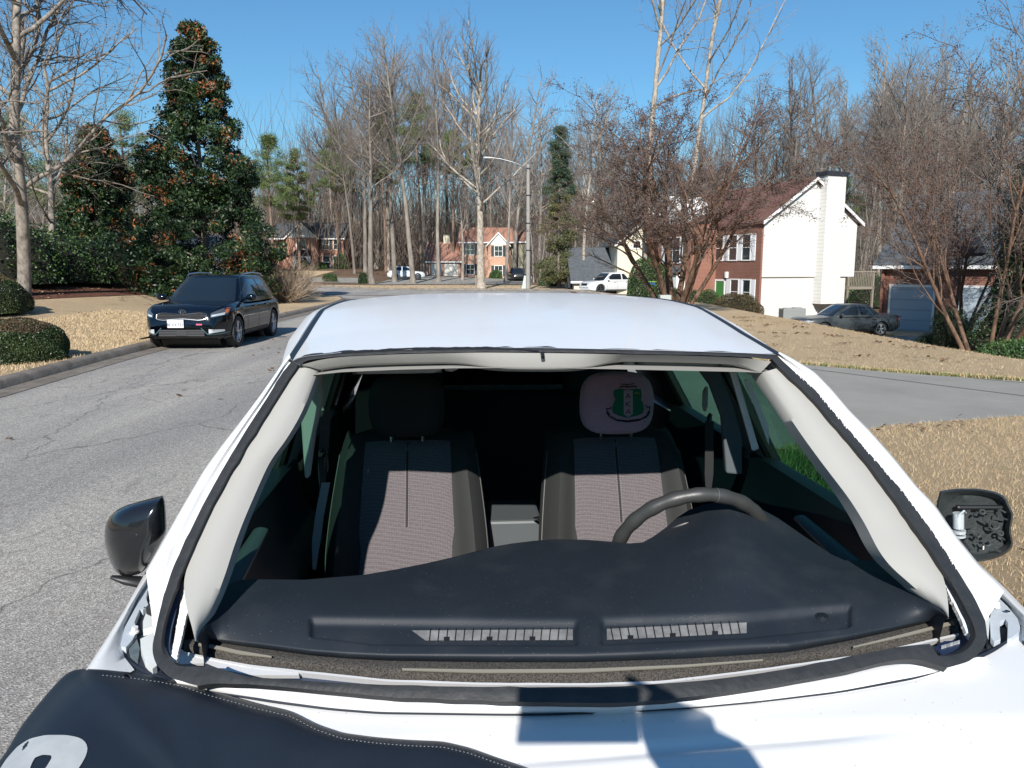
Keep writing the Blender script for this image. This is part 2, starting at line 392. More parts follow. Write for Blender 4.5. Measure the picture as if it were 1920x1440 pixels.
# --- dashboard: one moulded height field
DBK = [(372,1199),(395,1150),(412,1120),(430,1096),(450,1087),(480,1086),(570,1087),(680,1078),(740,1068),(800,1056),(860,1042),(925,1025),(960,1019),(1000,1014),(1040,1011),(1100,1012),(1150,1016),(1180,1019),(1205,1017),(1225,1006),(1250,988),(1270,970),(1290,957),(1315,947),(1340,943),(1370,942),(1400,945),(1425,953),(1460,972),(1500,1000),(1530,1020),(1560,1040),(1585,1051),(1610,1050),(1640,1052),(1680,1074),(1720,1102),(1750,1130),(1779,1158)]
DFR = [(372,1200),(400,1206),(450,1214),(512,1222),(582,1232),(653,1238),(728,1242),(934,1245),(1093,1245),(1287,1238),(1479,1226),(1600,1203),(1671,1187),(1740,1168),(1779,1160)]
def boxf(x, a, b, s): return 1 / (1 + math.exp(-(x - a) / s)) * (1 / (1 + math.exp((x - b) / s)))
def recess(px, py):
    d = 0
    yc = np.interp(px, [582, 1082], [1158, 1164]); yb = np.interp(px, [582, 700, 1082], [1190, 1204, 1206])
    d += boxf(px, 583, 1081, 2.0) * boxf(py, yc, yb, 1.6)
    yc = np.interp(px, [1128, 1400, 1590], [1160, 1152, 1134]); yb = np.interp(px, [1128, 1400, 1597], [1204, 1192, 1172])
    d += boxf(px, 1128, 1594, 2.0) * boxf(py, yc, yb, 1.6)
    return d
cols = np.r_[np.linspace(372, 560, 60), np.linspace(562, 1620, 420), np.linspace(1623, 1779, 50)]
NJ = 110; rows = []
for j in range(NJ + 1):
    t = j / NJ; t = 1 - (1 - t) ** 1.25; row = []
    for px in cols:
        y0, y1 = interp(DFR, px), interp(DBK, px); py = y0 + (y1 - y0) * t
        h = math.exp(-((px - 1370) / 105) ** 2) * .085 * t ** 1.6
        z = 1.012 + .045 * math.sin(min(1, t * 1.1) * math.pi / 2) + h - .018 * (1 - min(1, t / .10)) ** 2
        z += .004 * math.exp(-((px - 1185) / 30) ** 2) * t ** 6
        p = Vector(at_z(px, py, z))
        rc = recess(px, py); p.z -= .013 * rc
        row.append(tuple(p))
    rows.append(row)
for dz, dy in ((-.012, .012), (-.05, .02), (-.25, -.02), (-.40, -.05)):
    rows.append([tuple(Vector(p) + CA * dy + Vector((0, 0, dz))) for p in rows[NJ]])
rows = [[tuple(Vector(p) - CA * .01 + Vector((0, 0, -.03))) for p in rows[0]]] + rows
dash = MB(); dash.grid(rows); dash_o = wb(dash, 'dashboard', M_dash, angle=180)
dbv = BVHTree.FromPolygons(dash.v, dash.f)
def OD(px, py, lift=0.0):
    d = Vector(ray(px, py)).normalized(); h = dbv.ray_cast(Vector((0, 0, CAMH)), d)
    p = h[0] if h[0] is not None else Vector(at_z(px, py, 1.02)); return tuple(p - d * lift)
M_duct = mat('duct plastic', (.10,.10,.10), .5, noise=(30,.25), col2=(.26,.26,.255))
for poly, xs, yt_, yb_, sh in (([(772,1183),(800,1181),(850,1181),(900,1181),(950,1180),(1000,1180),(1040,1180),(1074,1180)], np.linspace(805, 1062, 17), (1182,1180), (1201,1200), 3),
                     ([(1138,1179),(1180,1177),(1220,1175),(1260,1174),(1300,1172),(1340,1170),(1370,1169),(1400,1167)], np.linspace(1150, 1388, 16), (1179,1167), (1200,1187), -6)):
    xa, xb = poly[0][0], poly[-1][0]; top = lambda x: np.interp(x, [xa, xb], yt_); bot = lambda x: np.interp(x, [xa, xb], yb_)
    vm = MB(); X = np.linspace(xa, xb, 60)
    vm.grid([[OD(x + (26 * f if sh > 0 and x < xa + 30 else 0) * 1, top(x) * (1 - f) + bot(x) * f, .0015) for x in X] for f in (0, .5, 1)], flip=True)
    v = wb(vm, 'defroster_vent', M_duct, dash_o, smooth=False)
    sl = MB()
    for x in xs:
        a = Vector(OD(x + sh * .8, top(x) - 4, .0035)); b = Vector(OD(x, bot(x) + 1, .0035)); e = Vector((.0010, 0, 0))
        sl.prism([tuple(a - e), tuple(a + e), tuple(b + e), tuple(b - e)], (0, 0, -.003))
    for x in xs[2::5]:
        sl.prism([OD(x - 5, bot(x) - 7, .003), OD(x + 6, bot(x) - 7, .003), OD(x + 6, bot(x), .003), OD(x - 5, bot(x), .003)], (0, 0, -.002))
    wb(sl, 'vent_slats', M_black, dash_o, smooth=False)
sn = MB(); c = Vector(OD(1541, 1157)); sn.cyl(c + Vector((0, 0, -.01)), c + Vector((0, 0, .004)), .0125, 28); sn.cyl(c + Vector((0, 0, .004)), c + Vector((0, 0, .0055)), .0095, 28, 1)
wb(sn, 'light_sensor', [M_dash, M_blackg], dash_o)
# foam strip + cream seal + lips
FT = [(346,1200),(372,1197),(400,1203),(450,1211),(512,1219),(582,1229),(653,1235),(728,1239),(934,1242),(1093,1242),(1287,1235),(1479,1223),(1600,1200),(1671,1184),(1767,1161),(1795,1160)]
FB = [(344,1221),(370,1227),(400,1234),(470,1247),(575,1258),(728,1274),(910,1280),(1093,1281),(1240,1277),(1431,1253),(1623,1226),(1720,1205),(1798,1187)]
q = strip(FT, FB, zA=1.006, zB=.990, thick=.03, n=140, rows=4, crown=.006); wb(q, 'insulation_strip', M_foam, angle=180)
q = strip([(372,1203),(400,1209),(450,1220),(509,1230)], [(372,1210),(400,1215),(450,1226),(509,1232)], zA=1.012, zB=1.0115, thick=.003, n=30); 
q2 = strip([(754,1253),(900,1255),(1093,1254),(1287,1246),(1431,1236)], [(754,1256),(900,1261),(1093,1260),(1287,1250),(1431,1238)], zA=1.012, zB=1.0115, thick=.003, n=60)
q3 = strip([(1600,1212),(1700,1187),(1786,1164)], [(1600,1214),(1700,1192),(1790,1170)], zA=1.012, zB=1.0115, thick=.003, n=30)
q.add(q2.v, q2.f); q.add(q3.v, q3.f); wb(q, 'cream_seal', M_cream)
# cowl: white lip, dark channel, white ledge under and ahead of the bead
LIPB = [(330,1236),(380,1250),(470,1262),(575,1271),(728,1280),(910,1285),(1093,1286),(1240,1282),(1431,1258),(1623,1231),(1760,1196),(1815,1180)]
q = strip(FB, [(a, b + 4) for a, b in FB], zA=1.0, zB=1.0, thick=.02, n=120, jit=.4); wb(q, 'cowl_lip', M_white)
CH_T = [(300,1190),(344,1223),(400,1238),(575,1262),(910,1284),(1093,1285),(1240,1281),(1431,1257),(1623,1230),(1810,1185)]
CH_B = [(290,1240),(340,1262),(400,1262),(575,1282),(910,1300),(1093,1302),(1240,1296),(1431,1275),(1623,1246),(1840,1215)]
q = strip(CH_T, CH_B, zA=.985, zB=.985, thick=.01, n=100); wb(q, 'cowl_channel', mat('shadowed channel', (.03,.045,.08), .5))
q = strip([(318,1262),(370,1270),(400,1270),(528,1280),(619,1290),(728,1300),(947,1308),(1144,1312),(1287,1300),(1431,1280),(1575,1255),(1671,1231),(1719,1228),(1776,1246),(1830,1232)],
          [(340,1290),(369,1291),(400,1299),(509,1317),(619,1331),(710,1338),(947,1341),(1144,1338),(1307,1328),(1431,1317),(1575,1300),(1719,1274),(1814,1246),(1850,1232)], zA=1.008, zB=.990, thick=.03, n=140, rows=6, crown=.008)
wb(q, 'cowl_panel', M_white, angle=180)
# white flange visible between bead and lip at the left, and right with the number plate sticker
q = strip([(326,1236),(345,1224),(400,1238),(470,1252),(560,1262)], [(330,1246),(386,1243),(410,1254),(470,1266),(560,1266)], zA=.999, zB=.999, thick=.01, n=40); wb(q, 'cowl_flange', M_white)
vp = MB(); vp.prism([at_z(1752,1214,1.004), at_z(1770,1202,1.004), at_z(1815,1200,1.004), at_z(1822,1212,1.004), at_z(1800,1224,1.004), at_z(1768,1230,1.004)], (0,0,-.004))
v = wb(vp, 'identification_plate', mat('navy plate', (.015,.03,.07), .4), smooth=False)
tx = MB(); rg = random.Random(5)
for i in range(17):
    x = 1765 + i * 2.05; y = 1214.5 - i * .62
    w = rg.choice((1.1, 1.4, .8))
    tx.prism([at_z(x, y - 4, 1.0065), at_z(x + w, y - 4.3, 1.0065), at_z(x + w, y + .5, 1.0065), at_z(x, y + .8, 1.0065)], (0, 0, -.002))
wb(tx, 'plate_number', mat('pale print', (.6,.62,.64), .6), v, smooth=False)

# --- scuttle ends: painted fender inners with cavities and a bolt
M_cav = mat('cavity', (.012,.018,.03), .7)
M_wsh = mat('inner fender paint', (.55,.60,.64), .5, noise=(20,.3), col2=(.40,.45,.50))
def plate(pts, z, thick, m, nm, parent=None, zf=None, smooth=False):
    pm = MB(); pm.prism([at_z(a, b, z if zf is None else zf(a, b)) for a, b in pts], (0, 0, -thick)); return wb(pm, nm, m, parent, smooth=smooth)
# left side
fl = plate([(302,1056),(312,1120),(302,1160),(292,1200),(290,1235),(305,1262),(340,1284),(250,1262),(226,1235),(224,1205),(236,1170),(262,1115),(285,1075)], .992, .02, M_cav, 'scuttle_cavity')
plate([(303,1060),(297,1062),(276,1110),(274,1122),(278,1134),(268,1144),(262,1142),(252,1166),(256,1184),(248,1200),(236,1214),(228,1212),(226,1208),(234,1176),(248,1150),(262,1118),(280,1080),(300,1054)], 1.004, .012, M_wsh, 'fender_bracket')
plate([(318,1072),(330,1075),(322,1098),(310,1130),(300,1160),(296,1180),(289,1182),(284,1176),(268,1180),(268,1165),(274,1148),(280,1130),(290,1105),(300,1080)], 1.006, .02, M_whitein, 'pillar_foot')
plate([(290,1184),(288,1200),(288,1225),(294,1248),(286,1254),(272,1238),(264,1216),(263,1198)], 1.005, .02, M_whitein, 'pillar_foot')
plate([(256,1196),(262,1215),(258,1240),(244,1228),(240,1212)], .997, .01, mat('scuttle metal', (.16,.2,.2), .45, noise=(30,.3), col2=(.05,.07,.09)), 'scuttle_gusset')
# right side
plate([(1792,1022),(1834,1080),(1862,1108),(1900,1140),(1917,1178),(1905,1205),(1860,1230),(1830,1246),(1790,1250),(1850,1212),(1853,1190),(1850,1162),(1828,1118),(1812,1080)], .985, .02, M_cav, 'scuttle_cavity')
plate([(1792,1022),(1798,1040),(1818,1070),(1830,1085),(1828,1100),(1834,1106),(1846,1100),(1862,1114),(1864,1122),(1860,1140),(1856,1160),(1858,1195),(1864,1203),(1876,1198),(1874,1178),(1876,1164),(1885,1160),(1890,1168),(1889,1198),(1896,1196),(1910,1185),(1913,1176),(1908,1160),(1890,1138),(1860,1106),(1834,1078),(1812,1050)], 1.000, .012, M_wsh, 'fender_bracket')
plate([(1765,1018),(1792,1024),(1808,1060),(1822,1090),(1832,1108),(1846,1134),(1852,1150),(1845,1142),(1836,1138),(1820,1110),(1800,1078),(1780,1045)], 1.008, .02, M_whitein, 'pillar_foot')
plate([(1832,1140),(1850,1146),(1856,1160),(1853,1200),(1848,1180),(1838,1156)], 1.007, .02, M_whitein, 'pillar_foot')
for px, py in ((252,1186), (1867,1138)):
    bm_ = MB(); c = Vector(at_z(px, py, 1.004)); bm_.cyl(c, c + Vector((0, 0, .003)), .0085, 16); bm_.cyl(c + Vector((0, 0, .003)), c + Vector((.002, 0, .012)), .0062, 6)
    wb(bm_, 'fender_bolt', M_white, smooth=False)
for px, py, r in ((271,1139,.0018), (1836,1096,.0018), (1889,1146,.005)):
    bm_ = MB(); c = Vector(at_z(px, py, 1.0055)); bm_.cyl(c, c + Vector((0, 0, .0008)), r, 10); wb(bm_, 'bolt_hole', M_cav, smooth=False)
q = strip([(330,1092),(318,1132),(308,1170),(306,1205),(320,1236)], [(342,1090),(334,1130),(322,1180),(318,1212),(326,1238)], .035, .045, .01, 40); wb(q, 'screen_channel', mat('shadowed channel', (.03,.045,.08), .5))
q = strip([(347,1100),(337,1140),(328,1190),(320,1238)], [(353,1140),(345,1175),(338,1205),(330,1240)], .04, .045, .008, 60, 1.0, 6); wb(q, 'scuttle_edge', M_white)
q = strip([(1752,1048),(1790,1115),(1812,1150),(1824,1190)], [(1760,1062),(1782,1120),(1800,1155),(1812,1186)], .03, .035, .008, 60, 1.0, 7); wb(q, 'scuttle_edge', M_white)
# flaked strips of old paint along the right pillar
fk = MB(); rg = random.Random(3)
for side, poly in ((1, SEAL_R_OUT[1:9]),):
    P = resample(poly, 90)
    run = 0
    for i in range(88):
        if run <= 0: run = rg.choice((-3, -2, 2, 3, 5)) if run == 0 else 0
        run = run - 1 if run > 0 else run + 1
        if run > 0 or rg.random() < .12:
            a, b = P[i], P[i + 1]; w = rg.uniform(.4, 3.0) * side * (1 if side > 0 else .6)
            fk.add([LS(a[0] - w * .2, a[1], -.006), LS(b[0] - w * .2, b[1], -.006), LS(b[0] - w, b[1] + w * .4 * side, -.0065)], [(0, 1, 2)])
wb(fk, 'flaked_primer', M_white, smooth=False)

# --- hood and fenders
GAPW = [(228,6),(300,6),(400,4),(600,2.5),(800,2),(950,1.6),(1150,2.5),(1300,3),(1450,5),(1700,7),(1860,8),(1916,6)]
HG = [p for p in HOOD if 228 <= p[0] <= 1918]
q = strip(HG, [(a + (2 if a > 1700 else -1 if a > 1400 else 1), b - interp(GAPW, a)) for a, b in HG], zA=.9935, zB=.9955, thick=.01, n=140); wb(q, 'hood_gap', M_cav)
def hoodz(x, y): return .995 + .02 * (1 - (x / .75) ** 2) * .5 + (.20 * y - .12 * y * y if y < 0 else .1 * y) * .9 - .05 * max(0, abs(x) - .6) ** 1.5 / .1
HP = smoothpoly(HOOD, 160, 1)
hood = MB(); edge = [Vector(at_z(a, b, .990)) for a, b in HP]
rows = []
for k in range(90):
    s = (k / 89) ** 1.6; row = []
    for i, p in enumerate(edge):
        cx, cy, cz = to_cf(p)
        ty = -1.0 + .18 * (cx / .8) ** 2
        y = cy + (ty - cy) * s; x = cx * (1 - .06 * s)
        z = cz + (hoodz(x, y) - hoodz(cx, cy)) 
        z += .006 * math.exp(-((s - .05) / .04) ** 2) if 0 else 0
        # pressed crease running across the hood
        z += -.007 * math.exp(-((y + .052 - .05 * x) / .011) ** 2) * (1 / (1 + math.exp(-(x + .15) / .05))) * (1 / (1 + math.exp((x - .42) / .035)))
        z -= .5 * max(0, s - .93) ** 1.2
        row.append(cf(x, y, z))
    rows.append(row)
rows = [[tuple(p + Vector((0, 0, -.02)) + Vector(CA) * .004) for p in edge], [tuple(p + Vector((0, 0, -.003)) + Vector(CA) * .003) for p in edge]] + rows
hood.grid(rows, flip=False); wb(hood, 'hood', M_white, angle=180)
BW = {-1: .838, 1: .905}
def belt_pt(side, y): return cf(side * (BW[side] - .06 * max(0, -.3 - y) - .05 * max(0, y - 2.0)), y, 1.02 if y > .3 else 1.02 - .07 * (.3 - y))
for side in (-1, 1):
    # fender/body side skin from belt down to sill; inner edge is the traced outline
    om = MB(); ys = np.linspace(-1.0, 3.05, 60); rows = []
    for dz, dx in ((-.02, -.05), (0.0, -.025), (0, -.004), (-.02, .0), (-.15, .008), (-.30, .012), (-.55, .008), (-.80, -.03), (-.86, -.06)):
        rows.append([tuple(Vector(belt_pt(side, y)) + CR * side * (dx if y > .55 or dx > -.03 else -.006) + Vector((0, 0, dz - (.06 if y < .55 and dz > -.05 else 0)))) for y in ys])
    om.grid(rows, flip=side < 0)
    wb(om, 'body_side', M_white, angle=60)
    for wy in (-.45, 2.35):
        wm = MB(); c = Vector(cf(side * .80, wy, .33)); wm.tube([c - CR * side * .12, c - CR * side * .11, c + CR * side * .09, c + CR * side * .105], [.27, .33, .33, .28], 32)
        w = wb(wm, 'wheel', M_rubber)
        rm = MB(); rm.cyl(c + CR * side * .085, c + CR * side * .11, .22, 24); wb(rm, 'wheel_rim', M_gunm, w)
# fender tops between the hood corner and silhouette (traced)
for side, O, I in ((-1, [(302,1020),(272,1074),(233,1144),(198,1200),(163,1253),(140,1290),(100,1350)], [(322,1035),(300,1056),(262,1116),(236,1172),(226,1206),(233,1232),(252,1256)]),
                   (1, [(1785,995),(1836,1058),(1886,1104),(1917,1136),(1960,1180),(2000,1220),(2060,1290)], [(1780,1004),(1812,1048),(1860,1104),(1893,1136),(1914,1165),(1917,1185),(1917,1200)])):
    A = smoothpoly(O, 50, 1); B = smoothpoly(I, 50, 1); mb = MB(); rows = []
    for k in range(7):
        t = k / 6
        rows.append([at_z(*(a * (1 - t) + b * t), 1.008 + .012 * math.sin(math.pi * t) - .012 * (i / 49)) for i, (a, b) in enumerate(zip(A, B))])
    ex = [[tuple(Vector(p) + CR * side * .006 + Vector((0, 0, -.03))) for p in rows[0]], [tuple(Vector(p) + CR * side * .02 + Vector((0, 0, -.16))) for p in rows[0]]]
    rows = ex[::-1] + rows + [[tuple(Vector(p) + Vector((0, 0, -.02))) for p in rows[-1]]]
    mb.grid(rows, flip=side > 0); wb(mb, 'fender', M_white, angle=70)
    if side < 0: FEND = mb
fb = MB(); rows = []
for y, z in ((-1.0, .80), (-1.06, .74), (-1.12, .6), (-1.13, .4), (-1.05, .22)):
    rows.append([cf(x, y + .22 * (x / .85) ** 4, z) for x in np.linspace(-.84, .84, 30)])
fb.grid(rows); wb(fb, 'front_bumper', M_white)
# --- tail of the car: dark tailgate glass, bumper
tg = MB(); rows = []
for y, z, w in ((2.95, 1.47, .56), (3.10, 1.28, .66), (3.22, 1.04, .76), (3.27, .9, .82), (3.27, .45, .84), (3.2, .3, .8)):
    rows.append([cf(x * w, y - .12 * abs(x) ** 4, z) for x in np.linspace(-1, 1, 24)])
tg.grid(rows[2:], 0, flip=True); tg.grid(rows[:3], 1, flip=True)
wb(tg, 'tailgate', [M_white, M_blackg])
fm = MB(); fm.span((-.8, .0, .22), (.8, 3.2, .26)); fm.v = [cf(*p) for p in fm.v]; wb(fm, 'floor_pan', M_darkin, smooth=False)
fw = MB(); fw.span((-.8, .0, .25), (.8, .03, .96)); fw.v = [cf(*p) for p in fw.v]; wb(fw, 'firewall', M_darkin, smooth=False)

# --- doors: inner panel, belt rail, window frame, glass; b-pillars
M_glass = glass_mat('green side glass', (.20,.42,.32))
M_glassd = glass_mat('dark side glass', (.05,.10,.08))
M_door = mat('door card', (.012,.02,.03), .45, bump=(400,.2,.0008))
for side in (-1, 1):
    e_ = [to_cf(rw_[0] if side < 0 else rw_[-1]) for rw_ in ROOFROWS]; ey = [q[1] for q in e_]; ex_ = [abs(q[0]) for q in e_]; ez = [q[2] for q in e_]
    def sp(y, t):  # glass plane from belt t=0 to cant rail t=1
        tx, tz = np.interp(y, ey, ex_) - .012 + .038 * min(1, max(0, (y - .95) / .5)), np.interp(y, ey, ez) - .055
        bx = BW[side] - .022
        return cf(side * (bx + (tx - bx) * t), y, 1.03 + (tz - 1.03) * t)
    def apl(t): return .38 + .39 * t          # a-pillar line in the glass plane
    for (ya, yb, nm, gl) in ((None, 1.42, 'front_door', M_glass), (1.60, 2.45, 'rear_door', M_glass if side > 0 else M_glassd)):
        dm = MB(); y0 = .50 if ya is None else ya
        ins = side * .79
        # door card with armrest swell
        g = []
        for z, dx in ((1.045, .055), (1.055, .03), (1.045, 0), (.96, -.012), (.90, -.03), (.82, -.075), (.76, -.08), (.72, -.03), (.5, -.02), (.28, -.03)):
            g.append([cf(side * (BW[side] - .075 + dx), y, z) for y in np.linspace(y0, yb + .1, 14)])
        dm.grid(g, flip=side > 0); d = wb(dm, nm, M_door, angle=50)
        # outer belt ledge
        gm = MB(); g = []
        for t in np.linspace(0, 1, 8):
            a = apl(t) if ya is None else ya; g.append([sp(a + (yb - a) * s, t * .97) for s in np.linspace(0, 1, 10)])
        gm.grid(g); wb(gm, 'door_glass', gl, d)
        fr = MB()
        a0 = apl(0) if ya is None else ya; a1 = apl(1) if ya is None else ya
        fr.tube([sp(a1 + (yb - a1) * s, .98) for s in np.linspace(0, 1, 12)], .016, 6)
        fr.tube([sp(yb, t) for t in np.linspace(0, 1, 6)], .02, 6)
        if ya is not None: fr.tube([sp(ya, t) for t in np.linspace(0, 1, 6)], .02, 6)
        fr.tube([sp(a0 + (yb - a0) * s, .0) for s in np.linspace(0, 1, 12)], .014, 6)
        wb(fr, 'window_frame', M_black, d)
        if ya is None:
            hm = MB(); pc = Vector(cf(side * .735, .52, .955))
            hm.tube([cf(side * .742, .42, .93), cf(side * .735, .62, .99), cf(side * .735, .9, 1.01)], [.012, .03, .02], 10, flat=.5); wb(hm, 'door_pull', mat('satin grey plastic', (.10,.11,.12), .4), d)
            lm = MB(); lm.tube([cf(side * .72, .44, .96), cf(side * .705, .50, .965)], [.028, .012], 12); lm.tube([cf(side * .70, .43, .965), cf(side * .70, .52, .96)], [.008, .01], 8, 1); wb(lm, 'door_latch', [M_blackg, M_chrome], d)
    # b pillar and c pillar
    for (ya, yb) in ((1.42, 1.62), (2.45, 2.95)):
        pm = MB(); g = []
        for t in np.linspace(-.1, 1.02, 10): g.append([tuple(Vector(sp(y, t)) - CR * side * .035) for y in (ya - .02, ya + .03, (ya + yb) / 2, yb)])
        pm.grid(g, flip=side < 0); g = [[tuple(Vector(p) + CR * side * .045) for p in r] for r in g]; pm.grid(g, flip=side > 0)
        wb(pm, 'door_pillar', mat('pillar cloth', (.30,.31,.31), .9) if ya < 2 else M_darkin, angle=60)
for side in (-1, 1):
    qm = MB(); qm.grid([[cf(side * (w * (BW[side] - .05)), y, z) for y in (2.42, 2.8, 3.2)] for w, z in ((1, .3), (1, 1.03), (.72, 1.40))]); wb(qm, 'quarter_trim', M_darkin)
# white door edge at the right b-pillar
q = MB(); q.prism([at_y(1367,690,2.05), at_y(1379,690,2.05), at_y(1424,842,2.05), at_y(1412,846,2.05)], (0, .012, 0)); wb(q, 'door_edge', M_white, smooth=False, bevel=.003)
q = MB(); q.prism([at_y(1396,712,2.03), at_y(1404,711,2.03), at_y(1441,800,2.03), at_y(1442,834,2.03)], (0, .006, 0)); wb(q, 'painted_reflection', M_white, smooth=False)  # a thin reflection, painted in as a white strip
q = MB(); q.prism([at_y(603,700,2.0), at_y(604,750,2.0), at_y(589,810,2.0), at_y(578,897,2.0), at_y(571,898,2.0), at_y(563,780,2.0), at_y(582,738,2.0)][::-1], (0, .03, 0)); wb(q, 'pillar_cover', M_beige, smooth=False, bevel=.006)

q = MB(); q.prism([at_y(a, b, 2.22) for a, b in ((1308,690),(1346,690),(1373,755),(1392,823),(1392,891),(1362,888),(1354,782),(1332,723))], (0, .03, 0)); wb(q, 'pillar_cover', mat('grey pillar cover', (.075,.09,.10), .8), smooth=False, bevel=.006)
# --- seats
def fabric_mat():
    m = mat('seat weave', (.16,.145,.148), .95, sheen=.2); nt = m.node_tree; b = nt.nodes['Principled BSDF']
    tc = nt.nodes.new('ShaderNodeTexCoord'); mp = nt.nodes.new('ShaderNodeMapping'); mp.inputs['Scale'].default_value = (190, 190, 190)
    br = nt.nodes.new('ShaderNodeTexVoronoi'); br.inputs['Scale'].default_value = 1.0; br.inputs['Randomness'].default_value = .25
    cr = nt.nodes.new('ShaderNodeValToRGB'); cr.color_ramp.elements[0].position = .25; cr.color_ramp.elements[1].position = .6
    cr.color_ramp.elements[0].color = (.145,.125,.133,1); cr.color_ramp.elements[1].color = (.088,.077,.082,1)
    bp = nt.nodes.new('ShaderNodeBump'); bp.inputs['Strength'].default_value = .6; bp.inputs['Distance'].default_value = .002; bp.invert = True
    L = nt.links.new; L(tc.outputs['Object'], mp.inputs[0]); L(mp.outputs[0], br.inputs['Vector']); L(br.outputs['Distance'], cr.inputs[0]); L(cr.outputs[0], b.inputs['Base Color']); L(br.outputs['Distance'], bp.inputs['Height']); L(bp.outputs[0], b.inputs['Normal'])
    return m
M_weave = fabric_mat(); M_bolster = mat('bolster cloth', (.024,.026,.025), .85, bump=(700,.3,.001))
M_seam = mat('seam', (.02,.018,.018), .8); M_thread = mat('thread', (.25,.23,.23), .8)
def seat(cx, headmat, label=None, pink=False):
    s0 = MB(); NU, NV = 36, 30; Y0 = 1.19
    def half(v): return .265 - .05 * max(0, v - .45) ** 1.3 / .46 - .012 * (1 - v)
    def fsurf(u, v, off=0.0):     # v 0 bottom .. 1 top
        w = half(v); x = cx + u * w; z = .50 + .66 * v - .02 * abs(u) ** 3 * (v > .9)
        y = Y0 + .27 * (v - .5) + .055 - .03 * math.sin(math.pi * v) 
        a = abs(u); y -= .075 * max(0, min(1, (a - .60) / .22)) ** 1.0 * (1 - max(0, a - .82) / .18 * .9) * (1 - .35 * v)
        if a > .82: y += .055 * ((a - .82) / .18) ** 2
        if v > .93: y += .07 * ((v - .93) / .07) ** 2; z -= .0
        return cf(x, y + off, z)
    g = [[fsurf(-1 + 2 * i / NU, j / NV) for i in range(NU + 1)] for j in range(NV + 1)]
    s0.grid(g)
    # back half
    bk = [[tuple(Vector(fsurf(-1 + 2 * i / NU, j / NV)) + CA * (.05 + .07 * (1 - abs(-1 + 2 * i / NU) ** 4) * (1 - (j / NV) ** 8))) for i in range(NU + 1)] for j in range(NV + 1)]
    s0.grid(bk, flip=True)
    s0.grid([[r[0] for r in g], [r[0] for r in bk]]); s0.grid([[r[-1] for r in g], [r[-1] for r in bk]], flip=True); s0.grid([g[-1], bk[-1]])
    # cushion
    rows = []
    for j in range(14):
        v = j / 13; y = Y0 - .50 + .55 * v
        rows.append([cf(cx + u * .26, y + (.03 * u * u if v == 0 else 0), .50 - .03 * v + .035 * max(0, min(1, (abs(u) - .6) / .3)) - (.05 if v == 0 else 0)) for u in np.linspace(-1, 1, 20)])
    s0.grid(rows); s0.grid([[tuple(Vector(p) - Vector((0, 0, .14))) for p in rows[0]], rows[0]])
    st = wb(s0, 'front_seat', M_bolster, angle=70)
    if label: st['label'] = label
    c = MB(); NV2 = 60
    def cu(v): return .62 + .03 * math.cos(v * 5) - (.05 if .35 < v < .6 else 0) * math.sin((v - .35) / .25 * math.pi) 
    c.grid([[fsurf((-1 + 2 * i / 30) * cu(j / NV2), .0 + .97 * j / NV2, -.004 - (.006 * (1 - abs(-1 + 2 * i / 30) ** 6))) for i in range(31)] for j in range(NV2 + 1)])
    c.grid([[tuple(Vector(fsurf((-1 + 2 * i / 30) * .62, 0)) + Vector((0, 0, .01)) - CA * .5 * j / 5) for i in range(31)] for j in range(6)][::-1])
    wb(c, 'center_panel', M_weave, st, angle=180)
    s = MB(); s.tube([fsurf(0, v, -.0095) for v in np.linspace(.60, .96, 10)], .0035, 6)
    for dx in (-.022, .022):
        for k in range(34):
            v = .60 + k * .0105; s.tube([fsurf(dx, v, -.0125), fsurf(dx, v + .006, -.0125)], .0012, 4, 1)
    wb(s, 'seam', [M_seam, M_thread], st)
    for sg in (-1, 1):
        piping = MB(); piping.tube([fsurf(sg * .985, v, .002) for v in np.linspace(.05, .9, 24)], .0022, 5)
        wb(piping, 'piping', mat('piping', (.12,.12,.115), .7), st)
    # headrest
    h = MB(); rows = []
    hx, hy, hz = cx, Y0 + .16, 1.262; W, H, D = .122, .102, .05
    for j in range(17):
        b = -math.pi / 2 + math.pi * j / 16; row = []
        for i in range(32):
            a = 2 * math.pi * i / 32
            sg = lambda q, e: math.copysign(abs(q) ** e, q)
            cb = sg(math.cos(b), .55)
            wz = 1 - .10 * (1 if j > 8 else 0) * ((j - 8) / 8) if j > 8 else 1 - .03 * (8 - j) / 8
            row.append(cf(hx + W * wz * cb * sg(math.cos(a), .75), hy + D * cb * sg(math.sin(a), .75), hz + H * sg(math.sin(b), .62)))
        rows.append(row)
    h.grid(rows, closed=True)
    for sg in (-1, 1): h.cyl(cf(hx + sg * .05, hy, hz - .12), cf(hx + sg * .05, hy, hz - .08), .007, 10, 1)
    ho = wb(h, 'headrest', [headmat, M_chrome], st, angle=180)
    return st, (hx, hy, hz)
M_pink = mat('pink terry cover', (.60,.33,.46), .95, noise=(60,.3), col2=(.68,.40,.52), sheen=.6, bump=(300,.9,.004))
seat(-.375, M_darkin, 'passenger seat with black headrest and grey woven centre')
st, hc = seat(.305, M_pink, 'driver seat with pink terry headrest cover and green shield')
